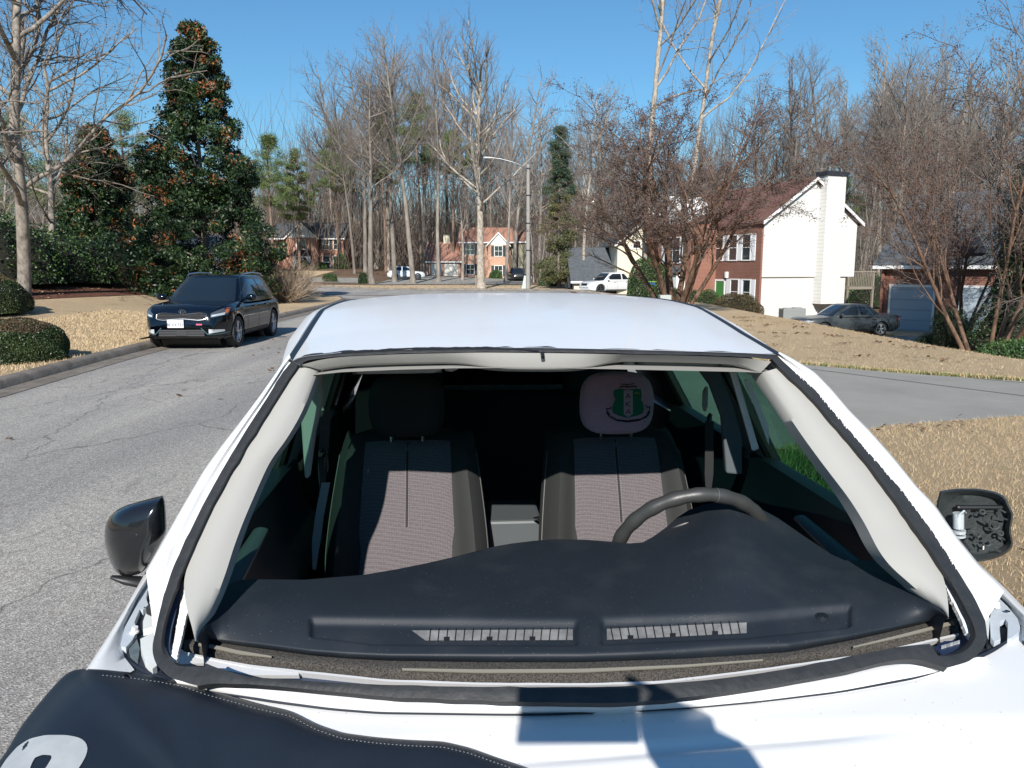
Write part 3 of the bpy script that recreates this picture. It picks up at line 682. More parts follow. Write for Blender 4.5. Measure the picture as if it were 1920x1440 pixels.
# crest on the headrest cover: built as thin cloth shapes, part of the seat's headrest badge
bg_ = MB(); hx, hy, hz = hc; yf = hy - .0515
def E(x, z, d=0):   # on the cover's front face, following its curve
    return cf(hx + x, yf + .30 * x * x + .0 + .5 * z * z - d, hz + z)
def epoly(pts, m, d): bg_.add([E(a, b, d) for a, b in pts] , [tuple(range(len(pts)))], m)
K = .00042
def EP(px, py): return ((px - 1158) * .00172 + .006, (756 - py) * .00172)
def rz(uv): return EP(980 + uv[0] / 3.692, 620 + uv[1] / 3.692)
sh = [(600,395),(640,385),(700,392),(760,385),(790,392),(796,440),(790,462),(806,490),(814,530),(805,560),(770,573),(700,590),(640,573),(600,555),(590,520),(600,485),(612,455),(598,430)]
def fillpoly(pts, m, d, sub=6):
    c = (sum(p[0] for p in pts) / len(pts), sum(p[1] for p in pts) / len(pts))
    ring = [[(c[0] + (p[0] - c[0]) * k / sub, c[1] + (p[1] - c[1]) * k / sub) for p in pts] for k in range(1, sub + 1)]
    bg_.add([E(*c, d)] + [E(*p, d) for p in ring[0]], [(0, i + 1, (i + 1) % len(pts) + 1) for i in range(len(pts))], m)
    bg_.grid([[E(*p, d) for p in r] for r in ring], m, closed=True)
fillpoly([rz(p) for p in sh], 0, .003)
fillpoly([rz(p) for p in [(668,396),(732,396),(736,560),(703,585),(672,562)]], 1, .0045)
def stroke(pts, w, m, d):
    pts = [rz(p) for p in pts]
    for a, b in zip(pts[:-1], pts[1:]):
        dx, dz = b[0] - a[0], b[1] - a[1]; L = math.hypot(dx, dz) or 1; nx, nz = -dz / L * w, dx / L * w
        n = 3
        bg_.grid([[E(a[0] + dx * t + nx, a[1] + dz * t + nz, d) for t in np.linspace(0, 1, n)], [E(a[0] + dx * t - nx, a[1] + dz * t - nz, d) for t in np.linspace(0, 1, n)]], m)
W_ = .0011
stroke([(684,452),(699,418),(716,452)], W_, 2, .006); stroke([(690,440),(710,440)], W_, 2, .006)
stroke([(686,474),(686,508)], W_, 2, .006); stroke([(716,474),(688,492),(716,508)], W_, 2, .006)
stroke([(686,560),(702,526),(720,560)], W_, 2, .006); stroke([(692,548),(713,548)], W_, 2, .006)
# scroll
stroke([(556,545),(575,575),(620,600),(700,614),(780,604),(835,580),(852,545)], .0036, 2, .004)
stroke([(570,565),(600,592),(700,603),(800,592),(832,566)], .0007, 1, .005)
for ex in ([(556,545),(552,520),(575,525),(585,508)], [(852,545),(856,510),(838,520),(826,500)]): stroke(ex, .0016, 2, .004)
stroke([(640,378),(660,368),(700,374),(745,368),(760,376)], .0022, 3, .004); stroke([(645,352),(700,358),(745,350)], .0014, 3, .004); stroke([(690,352),(700,378)], .0014, 3, .004)
stroke([(745,420),(762,412),(780,424)], .0012, 4, .005)
stroke([(820,613),(826,618)], .0018, 2, .004)
wb(bg_, 'headrest_badge', [mat('crest green', (.01,.16,.085), .9), mat('crest blush', (.50,.36,.42), .9), mat('crest ink', (.01,.012,.02), .9), mat('crest brown', (.10,.05,.03), .9), mat('crest gold', (.45,.4,.15), .9)], st, smooth=False)

# rear bench, console, belts
rb = MB()
for j, (y, z) in enumerate(((1.75, .52), (2.2, .5), (2.28, .6), (2.42, 1.1), (2.5, 1.14), (2.56, 1.1))): pass
rows = [[cf(x, y, z) for x in np.linspace(-.68, .68, 12)] for y, z in ((1.72, .36), (1.74, .52), (2.2, .5), (2.28, .6), (2.42, 1.08), (2.47, 1.13), (2.55, 1.1), (2.56, .5))]
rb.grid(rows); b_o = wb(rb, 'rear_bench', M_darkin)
for x in (-.4, .4):
    hm = MB(); hm.span((x - .12, 2.40, 1.12), (x + .12, 2.48, 1.27)); hm.v = [cf(*p) for p in hm.v]; wb(hm, 'rear_headrest', M_darkin, b_o, smooth=False, bevel=.02)
cm = MB(); cm.span((-.115, 1.45, .4), (.075, 1.70, .835)); cm.v = [cf(*p) for p in cm.v]; con = wb(cm, 'armrest_console', mat('console vinyl', (.075,.085,.09), .5, bump=(300,.2,.001)), smooth=False, bevel=.01)
cm = MB(); cm.span((-.11, .9, .35), (.07, 1.42, .74)); cm.v = [cf(*p) for p in cm.v]; wb(cm, 'center_tray', M_black, smooth=False, bevel=.02)
fl_ = MB(); fl_.prism([at_y(1000,972,2.53), at_y(1012,969,2.53), at_y(1030,979,2.53), at_y(1030,990,2.53)], (0, .01, 0)); wb(fl_, 'belt_tongue', M_chrome, smooth=False)
M_belt = mat('belt webbing', (.02,.021,.023), .7); M_belt_sunlit = mat('sunlit belt webbing', (.23,.23,.225), .8, bump=(600,.4,.001))  # pale webbing is the sunlit run of belt, light put into its colour
for pts, wpx, nm, m in (([(612,770),(606,850),(603,925)], 9, 'seat_belt', M_belt), ([(611,905),(600,960),(592,1020),(589,1068)], 8, 'seat_belt', M_belt_sunlit), ([(1330,790),(1330,870),(1328,940)], 8, 'seat_belt', M_belt)):
    bm_ = MB(); P = smoothpoly(pts, 16, 1); Y = 2.12 if pts[0][0] < 900 else 2.3
    rows = [[at_y(x - wpx * (1 if k < 10 else 1 - .12 * (k - 10)), y, Y) for k, (x, y) in enumerate(P)], [at_y(x + wpx * (1 if k < 10 else 1 - .12 * (k - 10)), y, Y + .01) for k, (x, y) in enumerate(P)]]
    bm_.grid(rows); bm_.grid([[tuple(Vector(p) + Vector((0, .003, 0))) for p in r] for r in rows], flip=True); wb(bm_, nm, m)
for px, py, Y, m, h, w in ((606,770,2.2,M_beige,.058,.0085), (1322,748,2.35,M_beige,.075,.016), (1330,790,2.32,M_black,.05,.014), (604,850,2.1,M_blackg,.022,.018), (612,868,2.09,M_black,.05,.01)):
    dm = MB(); c = Vector(at_y(px, py, Y)); dm.tube([c + Vector((0, 0, -h / 2)), c + Vector((0, 0, -h * .3)), c + Vector((0, 0, h * .3)), c + Vector((.003, 0, h / 2))], [w * .5, w, w, w * .5], 12, flat=.5); wb(dm, 'belt_guide', m)

# steering wheel
sw = MB(); sc_ = Vector(at_y(1294, 1030, 1.80)); 
tl = R(27); ax = Vector(CR); upv = (Vector((0, 0, 1)) * math.cos(tl) - Vector(CA) * math.sin(tl)).normalized(); rw = .182
pts = [sc_ + ax * math.cos(a) * rw + upv * math.sin(a) * rw for a in np.linspace(0, 2 * math.pi, 81)]
sw.tube(pts, [.0168 + .0012 * math.sin(i * 1.6) * (1 if 10 < i < 40 else 0) for i in range(81)], 16, cap=False)
s_o = wb(sw, 'steering_wheel', mat('leather rim', (.036,.037,.036), .42, bump=(300,.3,.001)), angle=180)
hb = MB(); nv = ax.cross(upv).normalized(); hb.tube([sc_ - nv * .05, sc_ - nv * .01, sc_ + nv * .02], [.05, .085, .06], 24)
for a in (R(0), R(180), R(270)): hb.tube([sc_ - nv * .02, sc_ + (ax * math.cos(a) + upv * math.sin(a)) * rw], [.03, .014], 8, flat=.5)
wb(hb, 'wheel_hub', M_black, s_o)
for a in (R(80), R(196)):
    c0 = sc_ + ax * math.cos(a) * rw + upv * math.sin(a) * rw; a2 = a + .008; c1 = sc_ + ax * math.cos(a2) * rw + upv * math.sin(a2) * rw
    rr = MB(); rr.tube([c0, c1], .0175, 16); wb(rr, 'rim_seam', mat('rim stitch', (.09,.09,.088), .6), s_o)

# --- mirrors
def mirror(outl, base, Yc, side, nm_mat, broken):
    P = smoothpoly(outl + [outl[0]], 48, 1)[:-1]; c = P.mean(0); mb = MB(); rows = []
    prof = [(.0, -.055), (.35, -.053), (.62, -.047), (.80, -.036), (.92, -.02), (1.0, .0), (.985, .03), (.93, .09), (.82, .105), (.2, .107)] if not broken else [(.0, .0), (.5, .0), (.80, -.002), (.88, -.02), (.95, -.03), (1.0, -.012), (1.0, .03), (.95, .08), (.6, .1), (.1, .1)]
    for k, d in prof:
        rows.append([at_y(*(c + (p - c) * max(k, .01)), Yc + d) for p in P])
    mb.grid(rows, closed=True, flip=True)
    return wb(mb, 'side_mirror', nm_mat, angle=50), c
ml, _ = mirror([(305,929),(309,935),(311,960),(313,997),(290,1040),(270,1072),(258,1078),(232,1082),(216,1072),(203,1045),(196,1018),(196,990),(202,972),(215,958),(240,946),(272,937)], None, 1.66, -1, M_blackg, False)
mb = MB(); mb.tube([at_y(209,1082,1.66), at_y(235,1088,1.66), at_y(268,1092,1.68), at_y(300,1100,1.70)], [.006,.014,.018,.02], 12, flat=.7, up=(0,0,1)); wb(mb, 'mirror_foot', M_black, ml)
M_mech = mat('mirror inner plastic', (.03,.036,.037), .5, bump=(60,.6,.006))
mr, _ = mirror([(1762,921),(1790,916),(1835,916),(1868,922),(1888,932),(1892,952),(1902,960),(1898,978),(1894,1000),(1902,1018),(1898,1030),(1875,1045),(1840,1054),(1810,1052),(1795,1035),(1770,1008),(1757,980),(1755,945)], None, 1.62, 1, [M_mech, M_blackg], True)
mr['label'] = 'mirror housing with its cover broken off and mechanism bare'
mb = MB(); rg = random.Random(11)
def s2(px, py, d=0): return at_y(px, py, 1.605 - d)
for _ in range(26):
    x = rg.uniform(1812, 1885); y = rg.uniform(955, 1035); a = rg.uniform(0, math.pi); L = rg.uniform(5, 16)
    mb.tube([s2(x, y, rg.uniform(0, .012)), s2(x + math.cos(a) * L, y + math.sin(a) * L * .7, rg.uniform(0, .014))], rg.uniform(.0015, .003), 5)
for x, y, r in ((1864,985,9), (1850,1018,7), (1832,1002,6), (1876,1000,5), (1842,960,5)):
    mb.tube([s2(x + math.cos(t) * r, y + math.sin(t) * r * .8, .008) for t in np.linspace(0, 2 * math.pi, 14)], .0022, 5, cap=False)
wb(mb, 'mirror_mechanism', mat('worn black plastic', (.045,.05,.05), .35), mr)
mb = MB(); mb.box(s2(1836, 951, .002), (.10, .012, .009)); wb(mb, 'mirror_ledge', M_black, mr, smooth=False, bevel=.004)
mb = MB()
mb.cyl(s2(1797,962,.02), s2(1797,990,.02), .011, 16); mb.cyl(s2(1798,994,.02), s2(1798,999,.02), .0135, 16); mb.cyl(s2(1798,1003,.02), s2(1798,1006,.02), .0135, 16)
mb.tube([s2(1790,985,.02), s2(1798,965,.03), s2(1808,958,.03), s2(1811,962,.02)], .0022, 6)
wb(mb, 'mirror_bulb', mat('clear bulb', (.55,.6,.62), .1, metal=.3), mr)
mb = MB(); mb.tube([at_y(1800,1030,1.63), at_y(1780,1040,1.62), at_y(1760,1045,1.6)], [.03,.03,.03], 12); wb(mb, 'mirror_foot', M_black, mr)

# --- vinyl cover spread over the hood
CV = [(-60,1560),(-40,1480),(10,1412),(40,1360),(80,1310),(108,1278),(130,1258),(150,1254),(190,1255),(250,1261),(300,1268),(340,1276),(380,1290),(430,1304),(480,1318),(515,1326),(540,1331),(560,1341),(590,1357),(640,1374),(700,1382),(760,1387),(830,1390),(880,1402),(930,1420),(990,1440),(1040,1462),(1120,1500)]
P = smoothpoly(CV, 150, 2)
hbv = BVHTree.FromPolygons(hood.v, hood.f); fbv = BVHTree.FromPolygons(FEND.v, FEND.f)
def hz_at(px, py, lift):
    d = Vector(ray(px, py)).normalized(); best = None
    for bv in (hbv, fbv):
        h = bv.ray_cast(Vector((0, 0, CAMH)), d)
        if h[0] is not None and (best is None or h[3] < best[3]): best = h
    p = best[0] if best is not None else Vector(at_z(px, py, .985)); return tuple(p - d * (lift * 1.2 + .002))
cov = MB(); rows = []; cen = np.array([420.0, 1560.0])
for k, (t, lf) in enumerate(((0, .006), (.004, .014), (.012, .022), (.03, .026), (.06, .030), (.12, .034), (.25, .036), (.45, .036), (.7, .036), (1, .036))):
    rows.append([hz_at(*(p + (cen - p) * t + np.array([0, 0])), lf + .002 * math.sin(i * .21 + k) * (k > 4)) for i, p in enumerate(P)])
CV0 = np.array([0, 0, CAMH]); G = np.array(rows) - CV0; T = np.linalg.norm(G, axis=2); D_ = G / T[:, :, None]; T0 = T.copy()
for _ in range(40):
    A_ = T.copy(); A_[1:-1, 1:-1] = (T[:-2, 1:-1] + T[2:, 1:-1] + 2 * T[1:-1, :-2] + 2 * T[1:-1, 2:]) / 6; A_[:4] = T0[:4]; T = np.minimum(A_, T0)
    T[4:] = np.minimum(T[4:], T0[4:])
COVT = T; rows = [[tuple(q) for q in r_] for r_ in (CV0 + D_ * T[:, :, None])]
cov.grid(rows, flip=True)
cbv = BVHTree.FromPolygons(cov.v, cov.f)
def on_cover(px, py, lift):
    d = Vector(ray(px, py)).normalized(); h = cbv.ray_cast(Vector((0, 0, CAMH)), d)
    return tuple(h[0] - d * lift) if h[0] is not None else hz_at(px, py, .03)
M_vinyl = mat('navy vinyl', (.009,.014,.023), .5, spec=.4, noise=(7,.3), col2=(.014,.020,.030), bump=(500,.3,.001))
co_ = tag(cov.build('hood_cover', M_vinyl, None, sub=WC, angle=180, loc=WC), 'dark navy vinyl cover with stitched hem lying on the white hood', 'cover')
stt = MB(); Q = smoothpoly([(p[0] + 2, p[1] + 11) for p in CV[8:]], 260, 2)
for i in range(0, 258, 2): stt.tube([on_cover(*Q[i], .003), on_cover(*(Q[i] * .25 + Q[i + 1] * .75), .003)], .0006, 4)
stt.build('hem_stitching', mat('grey thread', (.16,.18,.2), .8), co_, sub=WC)
em = MB()
eo = [(-6,1452),(10,1425),(32,1400),(55,1385),(85,1378),(125,1378),(150,1383),(162,1392),(165,1405),(160,1420),(148,1440),(130,1460),(80,1470)]
ei = [(52,1452),(60,1430),(66,1420),(80,1415),(96,1416),(97,1421),(88,1436),(76,1452)]
eo = smoothpoly(eo + [eo[0]], 60, 1)[:-1]; ei = smoothpoly(ei + [ei[0]], 60, 1)[:-1]
k0 = int(np.argmin([math.hypot(p[0] - eo[0][0], p[1] - eo[0][1]) for p in ei])); ei = np.roll(ei, -k0, axis=0)
em.grid([[on_cover(*(a + (b - a) * t), .002) for a, b in zip(eo, ei)] for t in (0, .33, .66, 1)], closed=True)
em.build('printed_emblem', mat('silver print', (.36,.38,.39), .5, noise=(50,.3), col2=(.44,.45,.45)), co_, sub=WC)

# --- the photographer, whose phone, hands and arm shade the cowl
def UN(px, py, Y):      # the place at depth Y whose shadow falls at a spot on the hood
    H = Vector(at_z(px, py, 1.0)); return H - Ld * ((H.y - Y) / Ld.y)
def person():
    root = tag(empty('person', (.16, -.62, 0)), 'photographer in a dark jacket whose hand and arm shadow the hood', 'person')
    def skin(name, pts, edges, rads, m, parent, sub=1):
        me = bpy.data.meshes.new(name); me.from_pydata([tuple(Vector(p) - Vector((.16, -.62, 0))) for p in pts], edges, [])
        o = bpy.data.objects.new(name, me); scene.collection.objects.link(o); o.parent = parent
        md = o.modifiers.new('skin', 'SKIN'); 
        for i, r in enumerate(rads): me.skin_vertices[0].data[i].radius = (r, r) if not hasattr(r, '__len__') else r
        me.skin_vertices[0].data[0].use_root = True
        s = o.modifiers.new('sub', 'SUBSURF'); s.levels = sub; s.render_levels = sub; me.materials.append(m); return o
    X, Y = .16, -.62
    hw_, fa_, el_ = UN(1345,1430,-.09), UN(1365,1480,-.16), UN(1420,1600,-.30)
    pts = [(X,Y,.98),(X,Y,1.15),(X,Y+.02,1.35),(X,Y+.02,1.48),(X-.03,Y+.03,1.56),(X-.04,Y+.06,1.63),(X-.04,Y+.07,1.76),
           (X+.19,Y+.02,1.44),(X+.24,Y+.10,1.34),tuple(el_),tuple(fa_),tuple(hw_),
           (X-.20,Y+.02,1.44),(X-.30,Y+.02,1.2),(X-.31,Y+.10,.95),(X-.30,Y+.14,.87),
           (X+.1,Y,.9),(X+.11,Y+.03,.5),(X+.11,Y-.02,.08),(X+.12,Y+.14,.04),(X-.1,Y,.9),(X-.11,Y+.03,.5),(X-.11,Y-.02,.08),(X-.12,Y+.14,.04)]
    eds = [(0,1),(1,2),(2,3),(3,4),(4,5),(5,6),(3,7),(7,8),(8,9),(9,10),(10,11),(3,12),(12,13),(13,14),(14,15),(0,16),(16,17),(17,18),(18,19),(0,20),(20,21),(21,22),(22,23)]
    rad = [(.16,.11),(.15,.11),(.17,.12),(.12,.09),.055,.085,.085,.075,.085,.09,.088,.07,.075,.05,.038,.035,.09,.06,.045,.04,.09,.06,.045,.04]
    return root, skin('body', pts, eds, rad, mat('dark jacket', (.05,.06,.09), .85), root, 1), skin
pr, pb, skin = person()
ph = MB(); A_ = UN(980, 1290, -.012); B_ = UN(1205, 1396, -.012); ph.span((A_.x, -.016, min(A_.z, B_.z)), (B_.x, -.008, max(A_.z, B_.z)))
pho = tag(ph.build('phone', M_blackg, None, sub=(-.06, -.01, 1.68), loc=(-.06, -.01, 1.68), smooth=False, bevel=.004), 'black phone held up sideways behind the view, its shadow a rectangle on the hood', 'phone')
skinm = mat('skin', (.20,.11,.07), .5)
skin('hand', [UN(1340,1430,-.08),UN(1285,1392,-.05),UN(1240,1350,-.03),UN(1210,1300,-.005)], [(0,1),(1,2),(2,3)], [.072,.066,.050,.014], skinm, pr)
for i, (a, b) in enumerate((((1215,1292),(1172,1268)), ((1255,1312),(1205,1290)), ((1285,1335),(1235,1325)), ((1300,1372),(1250,1372)))):
    skin('finger', [UN(1280, 1370, -.035), UN(*a, -.02), UN(*b, .004)], [(0,1),(1,2)], [.012,.0095,.008], skinm, pr)
# ------------------------------------------------------------------ ground
def sstep(a, b, x): t = min(1, max(0, (x - a) / (b - a))) if b > a else 1 - min(1, max(0, (x - b) / (a - b))); return t * t * (3 - 2 * t)
CURB = [(-30,-6.6),(0,-6.9),(10,-7.12),(14,-7.5),(18,-7.72),(25,-7.72),(35,-7.95),(39,-8.35),(42,-9.2),(44.5,-11),(46.5,-14.5)]
def curbx(y): return interp(CURB, y)
def gz(x, y):
    z = 0.0
    if y < 47 and x < -4: z += .13 * sstep(curbx(y) - .12, curbx(y) - .02, -x * 1.0) * 0
    z -= 1.42 * sstep(8.6, 13.5, x) * sstep(9, 20, y)
    z -= .5 * sstep(10, 30, x) * (1 - sstep(9, 20, y))
    z += .5 * sstep(50, 60, y) * sstep(9, 14, x)
    z -= .35 * sstep(4, 8, x) * sstep(35, 50, y) * (1 - sstep(9, 13, x))
    z += 1.3 * sstep(75, 118, y) * sstep(5, -25, x) + .25 * sstep(80, 130, y)
    z += 11 * sstep(135, 270, math.hypot(x, y)) + 5 * sstep(40, 120, x) * sstep(60, 120, y)
    z += (.15 * sstep(-9, -13, x) + 1.05 * sstep(-11, -20, x) * sstep(15, 31, y)) * (1 - sstep(44, 72, y))
    z += .03 * math.sin(x * .5 + y * .23) * sstep(-9, -12, x) if x < -9 else 0
    return z
def axis(lo, hi, n, c=0, k=3.0):
    t = np.linspace(math.asinh((lo - c) / k), math.asinh((hi - c) / k), n); return c + k * np.sinh(t)
def sheet(name, mats, xs, ys, dz, inside=None, kind='structure'):
    xs, ys = np.asarray(xs), np.asarray(ys)
    V = [(x, y, gz(x, y) + dz) for y in ys for x in xs]; nx = len(xs); Fq = []
    for j in range(len(ys) - 1):
        for i in range(nx - 1):
            if inside is None or inside((xs[i] + xs[i+1]) / 2, (ys[j] + ys[j+1]) / 2): Fq.append((j*nx+i, j*nx+i+1, (j+1)*nx+i+1, (j+1)*nx+i))
    o = mkobj(name, V, Fq, None, mats, smooth=True, angle=180)
    o['kind'] = kind; return o
def strip_sheet(name, m, lines, dz, kind='structure', nsub=14):
    """lines: list of (left point, right point) pairs"""
    rows = []
    for a, b in lines: rows.append([(a[0] + (b[0] - a[0]) * t, a[1] + (b[1] - a[1]) * t) for t in np.linspace(0, 1, nsub)])
    mb = MB(); mb.grid([[(x, y, gz(x, y) + dz) for x, y in r] for r in rows]); o = mb.build(name, m, angle=180); o['kind'] = kind; return o
def node_mat(name, rough=.9, spec=.3):
    m = bpy.data.materials.new(name); m.use_nodes = True; nt = m.node_tree; b = nt.nodes['Principled BSDF']; b.inputs['Roughness'].default_value = rough; b.inputs['Specular IOR Level'].default_value = spec
    tc = nt.nodes.new('ShaderNodeTexCoord')
    def N(t, **k):
        n = nt.nodes.new(t)
        for a, v in k.items():
            if a.startswith('i_'): n.inputs[a[2:].replace('_', ' ')].default_value = v
            else: setattr(n, a, v)
        return n
    def noise(s, d=6, r=.6, vec=None):
        n = N('ShaderNodeTexNoise'); n.inputs['Scale'].default_value = s; n.inputs['Detail'].default_value = d; n.inputs['Roughness'].default_value = r
        nt.links.new(vec or tc.outputs['Object'], n.inputs['Vector']); return n.outputs['Fac']
    def ramp(src, stops):
        c = N('ShaderNodeValToRGB'); e = c.color_ramp.elements
        while len(e) < len(stops): e.new(.5)
        for q, (p, col) in zip(e, stops): q.position = p; q.color = (*col, 1) if hasattr(col, '__len__') else (col, col, col, 1)
        nt.links.new(src, c.inputs[0]); return c.outputs[0]
    def mix(f, a, b_, mode='MIX'):
        n = N('ShaderNodeMixRGB'); n.blend_type = mode
        for i, v in ((0, f), (1, a), (2, b_)):
            if isinstance(v, (int, float)): n.inputs[i].default_value = v if i == 0 else (v, v, v, 1)
            elif isinstance(v, tuple): n.inputs[i].default_value = (*v, 1)
            else: nt.links.new(v, n.inputs[i])
        return n.outputs[0]
    def bump(src, st, di):
        n = N('ShaderNodeBump'); n.inputs['Strength'].default_value = st; n.inputs['Distance'].default_value = di; nt.links.new(src, n.inputs['Height']); nt.links.new(n.outputs[0], b.inputs['Normal'])
    return m, nt, b, tc, N, noise, ramp, mix, bump

m, nt, b, tc, N, noise, ramp, mix, bump = node_mat('dormant lawn')
c = ramp(noise(.35, 5, .6), [(.35, (.56,.405,.235)), (.65, (.68,.505,.31))])
c = mix(ramp(noise(.13, 5, .6), [(.45, .0), (.65, .5)]), c, (.40,.29,.17))
c = mix(ramp(noise(22, 6, .75), [(.38, .0), (.66, .55)]), c, (.30,.20,.11))
c = mix(ramp(noise(90, 4, .7), [(.42, .0), (.66, .55)]), c, (.74,.60,.40))
c = mix(ramp(noise(.9, 6, .7), [(.58, .0), (.70, .55)]), c, (.15,.15,.06))
nt.links.new(c, b.inputs['Base Color']); bump(noise(45, 6, .8), 1.0, .06); M_lawn = m
m, nt, b, tc, N, noise, ramp, mix, bump = node_mat('leaf litter')
c = ramp(noise(.5, 8, .7), [(.3, (.085,.055,.035)), (.7, (.17,.105,.065))])
c = mix(ramp(noise(9, 8, .8), [(.45, .0), (.6, .8)]), c, (.20,.13,.085))
c = mix(ramp(noise(.12, 4, .6), [(.5, .0), (.62, .6)]), c, (.26,.19,.12))
nt.links.new(c, b.inputs['Base Color']); bump(noise(20, 6, .8), 1.0, .1); M_litter = m
m, nt, b, tc, N, noise, ramp, mix, bump = node_mat('pine straw')
c = ramp(noise(6, 10, .8), [(.35, (.09,.035,.022)), (.65, (.24,.11,.07))]); nt.links.new(c, b.inputs['Base Color']); bump(noise(25, 8, .8), 1, .1); M_straw = m
# weathered asphalt with an alligator crack net
m, nt, b, tc, N, noise, ramp, mix, bump = node_mat('weathered asphalt', .88, .35)
wv = N('ShaderNodeTexNoise'); wv.inputs['Scale'].default_value = 1.6; wv.inputs['Detail'].default_value = 5; nt.links.new(tc.outputs['Object'], wv.inputs['Vector'])
wm = N('ShaderNodeVectorMath', operation='MULTIPLY_ADD'); wm.inputs[1].default_value = (.75,.75,0); nt.links.new(wv.outputs['Color'], wm.inputs[0]); nt.links.new(tc.outputs['Object'], wm.inputs[2])
def cracks(scale, w, sc3=(1,1,1)):
    mp = N('ShaderNodeMapping'); mp.inputs['Scale'].default_value = sc3; nt.links.new(wm.outputs[0], mp.inputs[0])
    v = N('ShaderNodeTexVoronoi', feature='DISTANCE_TO_EDGE'); v.inputs['Scale'].default_value = scale; nt.links.new(mp.outputs[0], v.inputs['Vector'])
    return ramp(v.outputs['Distance'], [(0, 1.0), (w, 0.0)])
base = ramp(noise(.25, 4, .6), [(.35, (.35,.32,.28)), (.65, (.42,.385,.34))])
vo = N('ShaderNodeTexVoronoi'); vo.inputs['Scale'].default_value = 95; nt.links.new(tc.outputs['Object'], vo.inputs['Vector'])
agg = ramp(vo.outputs['Color'], [(.25, (.12,.117,.112)), (.5, (.32,.305,.285)), (.8, (.66,.64,.60))])
base = mix(.45, base, agg)
base = mix(ramp(noise(140, 3, .6), [(.35, .5), (.6, 0)]), base, (.08,.08,.078))
mp = N('ShaderNodeMapping'); mp.inputs['Scale'].default_value = (.5, .045, 1); nt.links.new(tc.outputs['Object'], mp.inputs[0])
trk = ramp(noise(1.6, 4, .55, mp.outputs[0]), [(.4, (.82,.82,.84)), (.62, (1.12,1.11,1.08))])
base = mix(1.0, base, trk, 'MULTIPLY')
cm = mix(1.0, cracks(2.6, .022, (1, .7, 1)), ramp(noise(.22, 3, .5), [(.45, .05), (.62, .7)]), 'MULTIPLY')
cm2 = mix(1.0, cracks(.35, .006, (1.4, .6, 1)), .8, 'MULTIPLY')
base = mix(cm, base, (.10,.095,.088)); base = mix(cm2, base, (.08,.076,.07))
nt.links.new(base, b.inputs['Base Color']); bump(vo.outputs['Distance'], .7, .006); M_asph = m
m, nt, b, tc, N, noise, ramp, mix, bump = node_mat('broom finished concrete', .9)
c = ramp(noise(.8, 7, .65), [(.3, (.225,.215,.19)), (.7, (.31,.295,.26))]); c = mix(ramp(noise(60, 4, .7), [(.4, 0.0), (.7, .5)]), c, (.27,.27,.26))
nt.links.new(c, b.inputs['Base Color']); bump(noise(80, 4), .5, .01); M_conc = m
m, nt, b, tc, N, noise, ramp, mix, bump = node_mat('kerb concrete', .9)
c = ramp(noise(2.5, 8, .75), [(.3, (.10,.085,.07)), (.7, (.26,.23,.195))]); nt.links.new(c, b.inputs['Base Color']); bump(noise(30, 5), .8, .02); M_kerb = m

sheet('ground', M_litter, axis(-700, 700, 130, 2, 12), axis(-60, 900, 150, 15, 14), -.004)
ys = list(np.linspace(-28, 46.5, 110))
strip_sheet('road', M_asph, [((curbx(y) + .02, y), (1.55 + (3.5 * math.exp(-((y - 10.6) / 2.6) ** 4) if 6 < y < 15 else 0) + (.25 * max(0, y - 38) ** 1.3 if y > 38 else 0), y)) for y in ys], .004)
strip_sheet('side_road', M_asph, [((x, 47.0 if x > -16 else 47.0 + .02 * (x + 16)), (x, 58 - .01 * (x + 10) ** 2 * (x > -10))) for x in np.linspace(-70, 9, 60)], .008)
# kerb with gutter pan along the left lawn
def kerb(path, side, nm='kerb'):
    mb = MB(); rows = []; n = len(path)
    for i, (x, y) in enumerate(path):
        a = Vector(path[max(i-1, 0)]); c = Vector(path[min(i+1, n-1)]); t = (c - a).normalized(); nrm_ = Vector((-t.y, t.x)) * side
        z = gz(x, y)
        rows.append([(x + nrm_.x * o, y + nrm_.y * o, z + h) for o, h in ((-.42, .012), (-.06, .016), (-.02, .10), (.03, .135), (.17, .14), (.19, .05))])
    mb.grid(rows, flip=side < 0); o = mb.build(nm, M_kerb, angle=50); o['kind'] = 'structure'
P = [(curbx(y), y) for y in np.linspace(-28, 46.3, 120)] + [(x, 46.5 + .1 * math.sin(x * .05)) for x in np.linspace(-16, -70, 30)]
kerb(P, 1)
kerb([(x, 58 - .01 * (x + 10) ** 2 * (x > -10)) for x in np.linspace(-70, 9, 60)], 1)
kerb([(1.55, y) for y in np.linspace(-28, 6.2, 40)], -1)
def xin(x, y): return x < curbx(y) - .16
lx = -axis(7.2, 19, 60, 7.2, 6)[::-1]
M_l = M_lawn
rows = []
for y in np.linspace(-28, 46.2, 120):
    x1 = curbx(y) - .15; rows.append([(x1 + (-24 - x1) * t ** 1.3, y) for t in np.linspace(0, 1, 30)])
mb = MB(); mb.grid([[(x, y, gz(x, y) + .125 - .02 * 0) for x, y in r] for r in rows], flip=True); o = mb.build('left_lawn', M_lawn, angle=180); o['kind'] = 'structure'
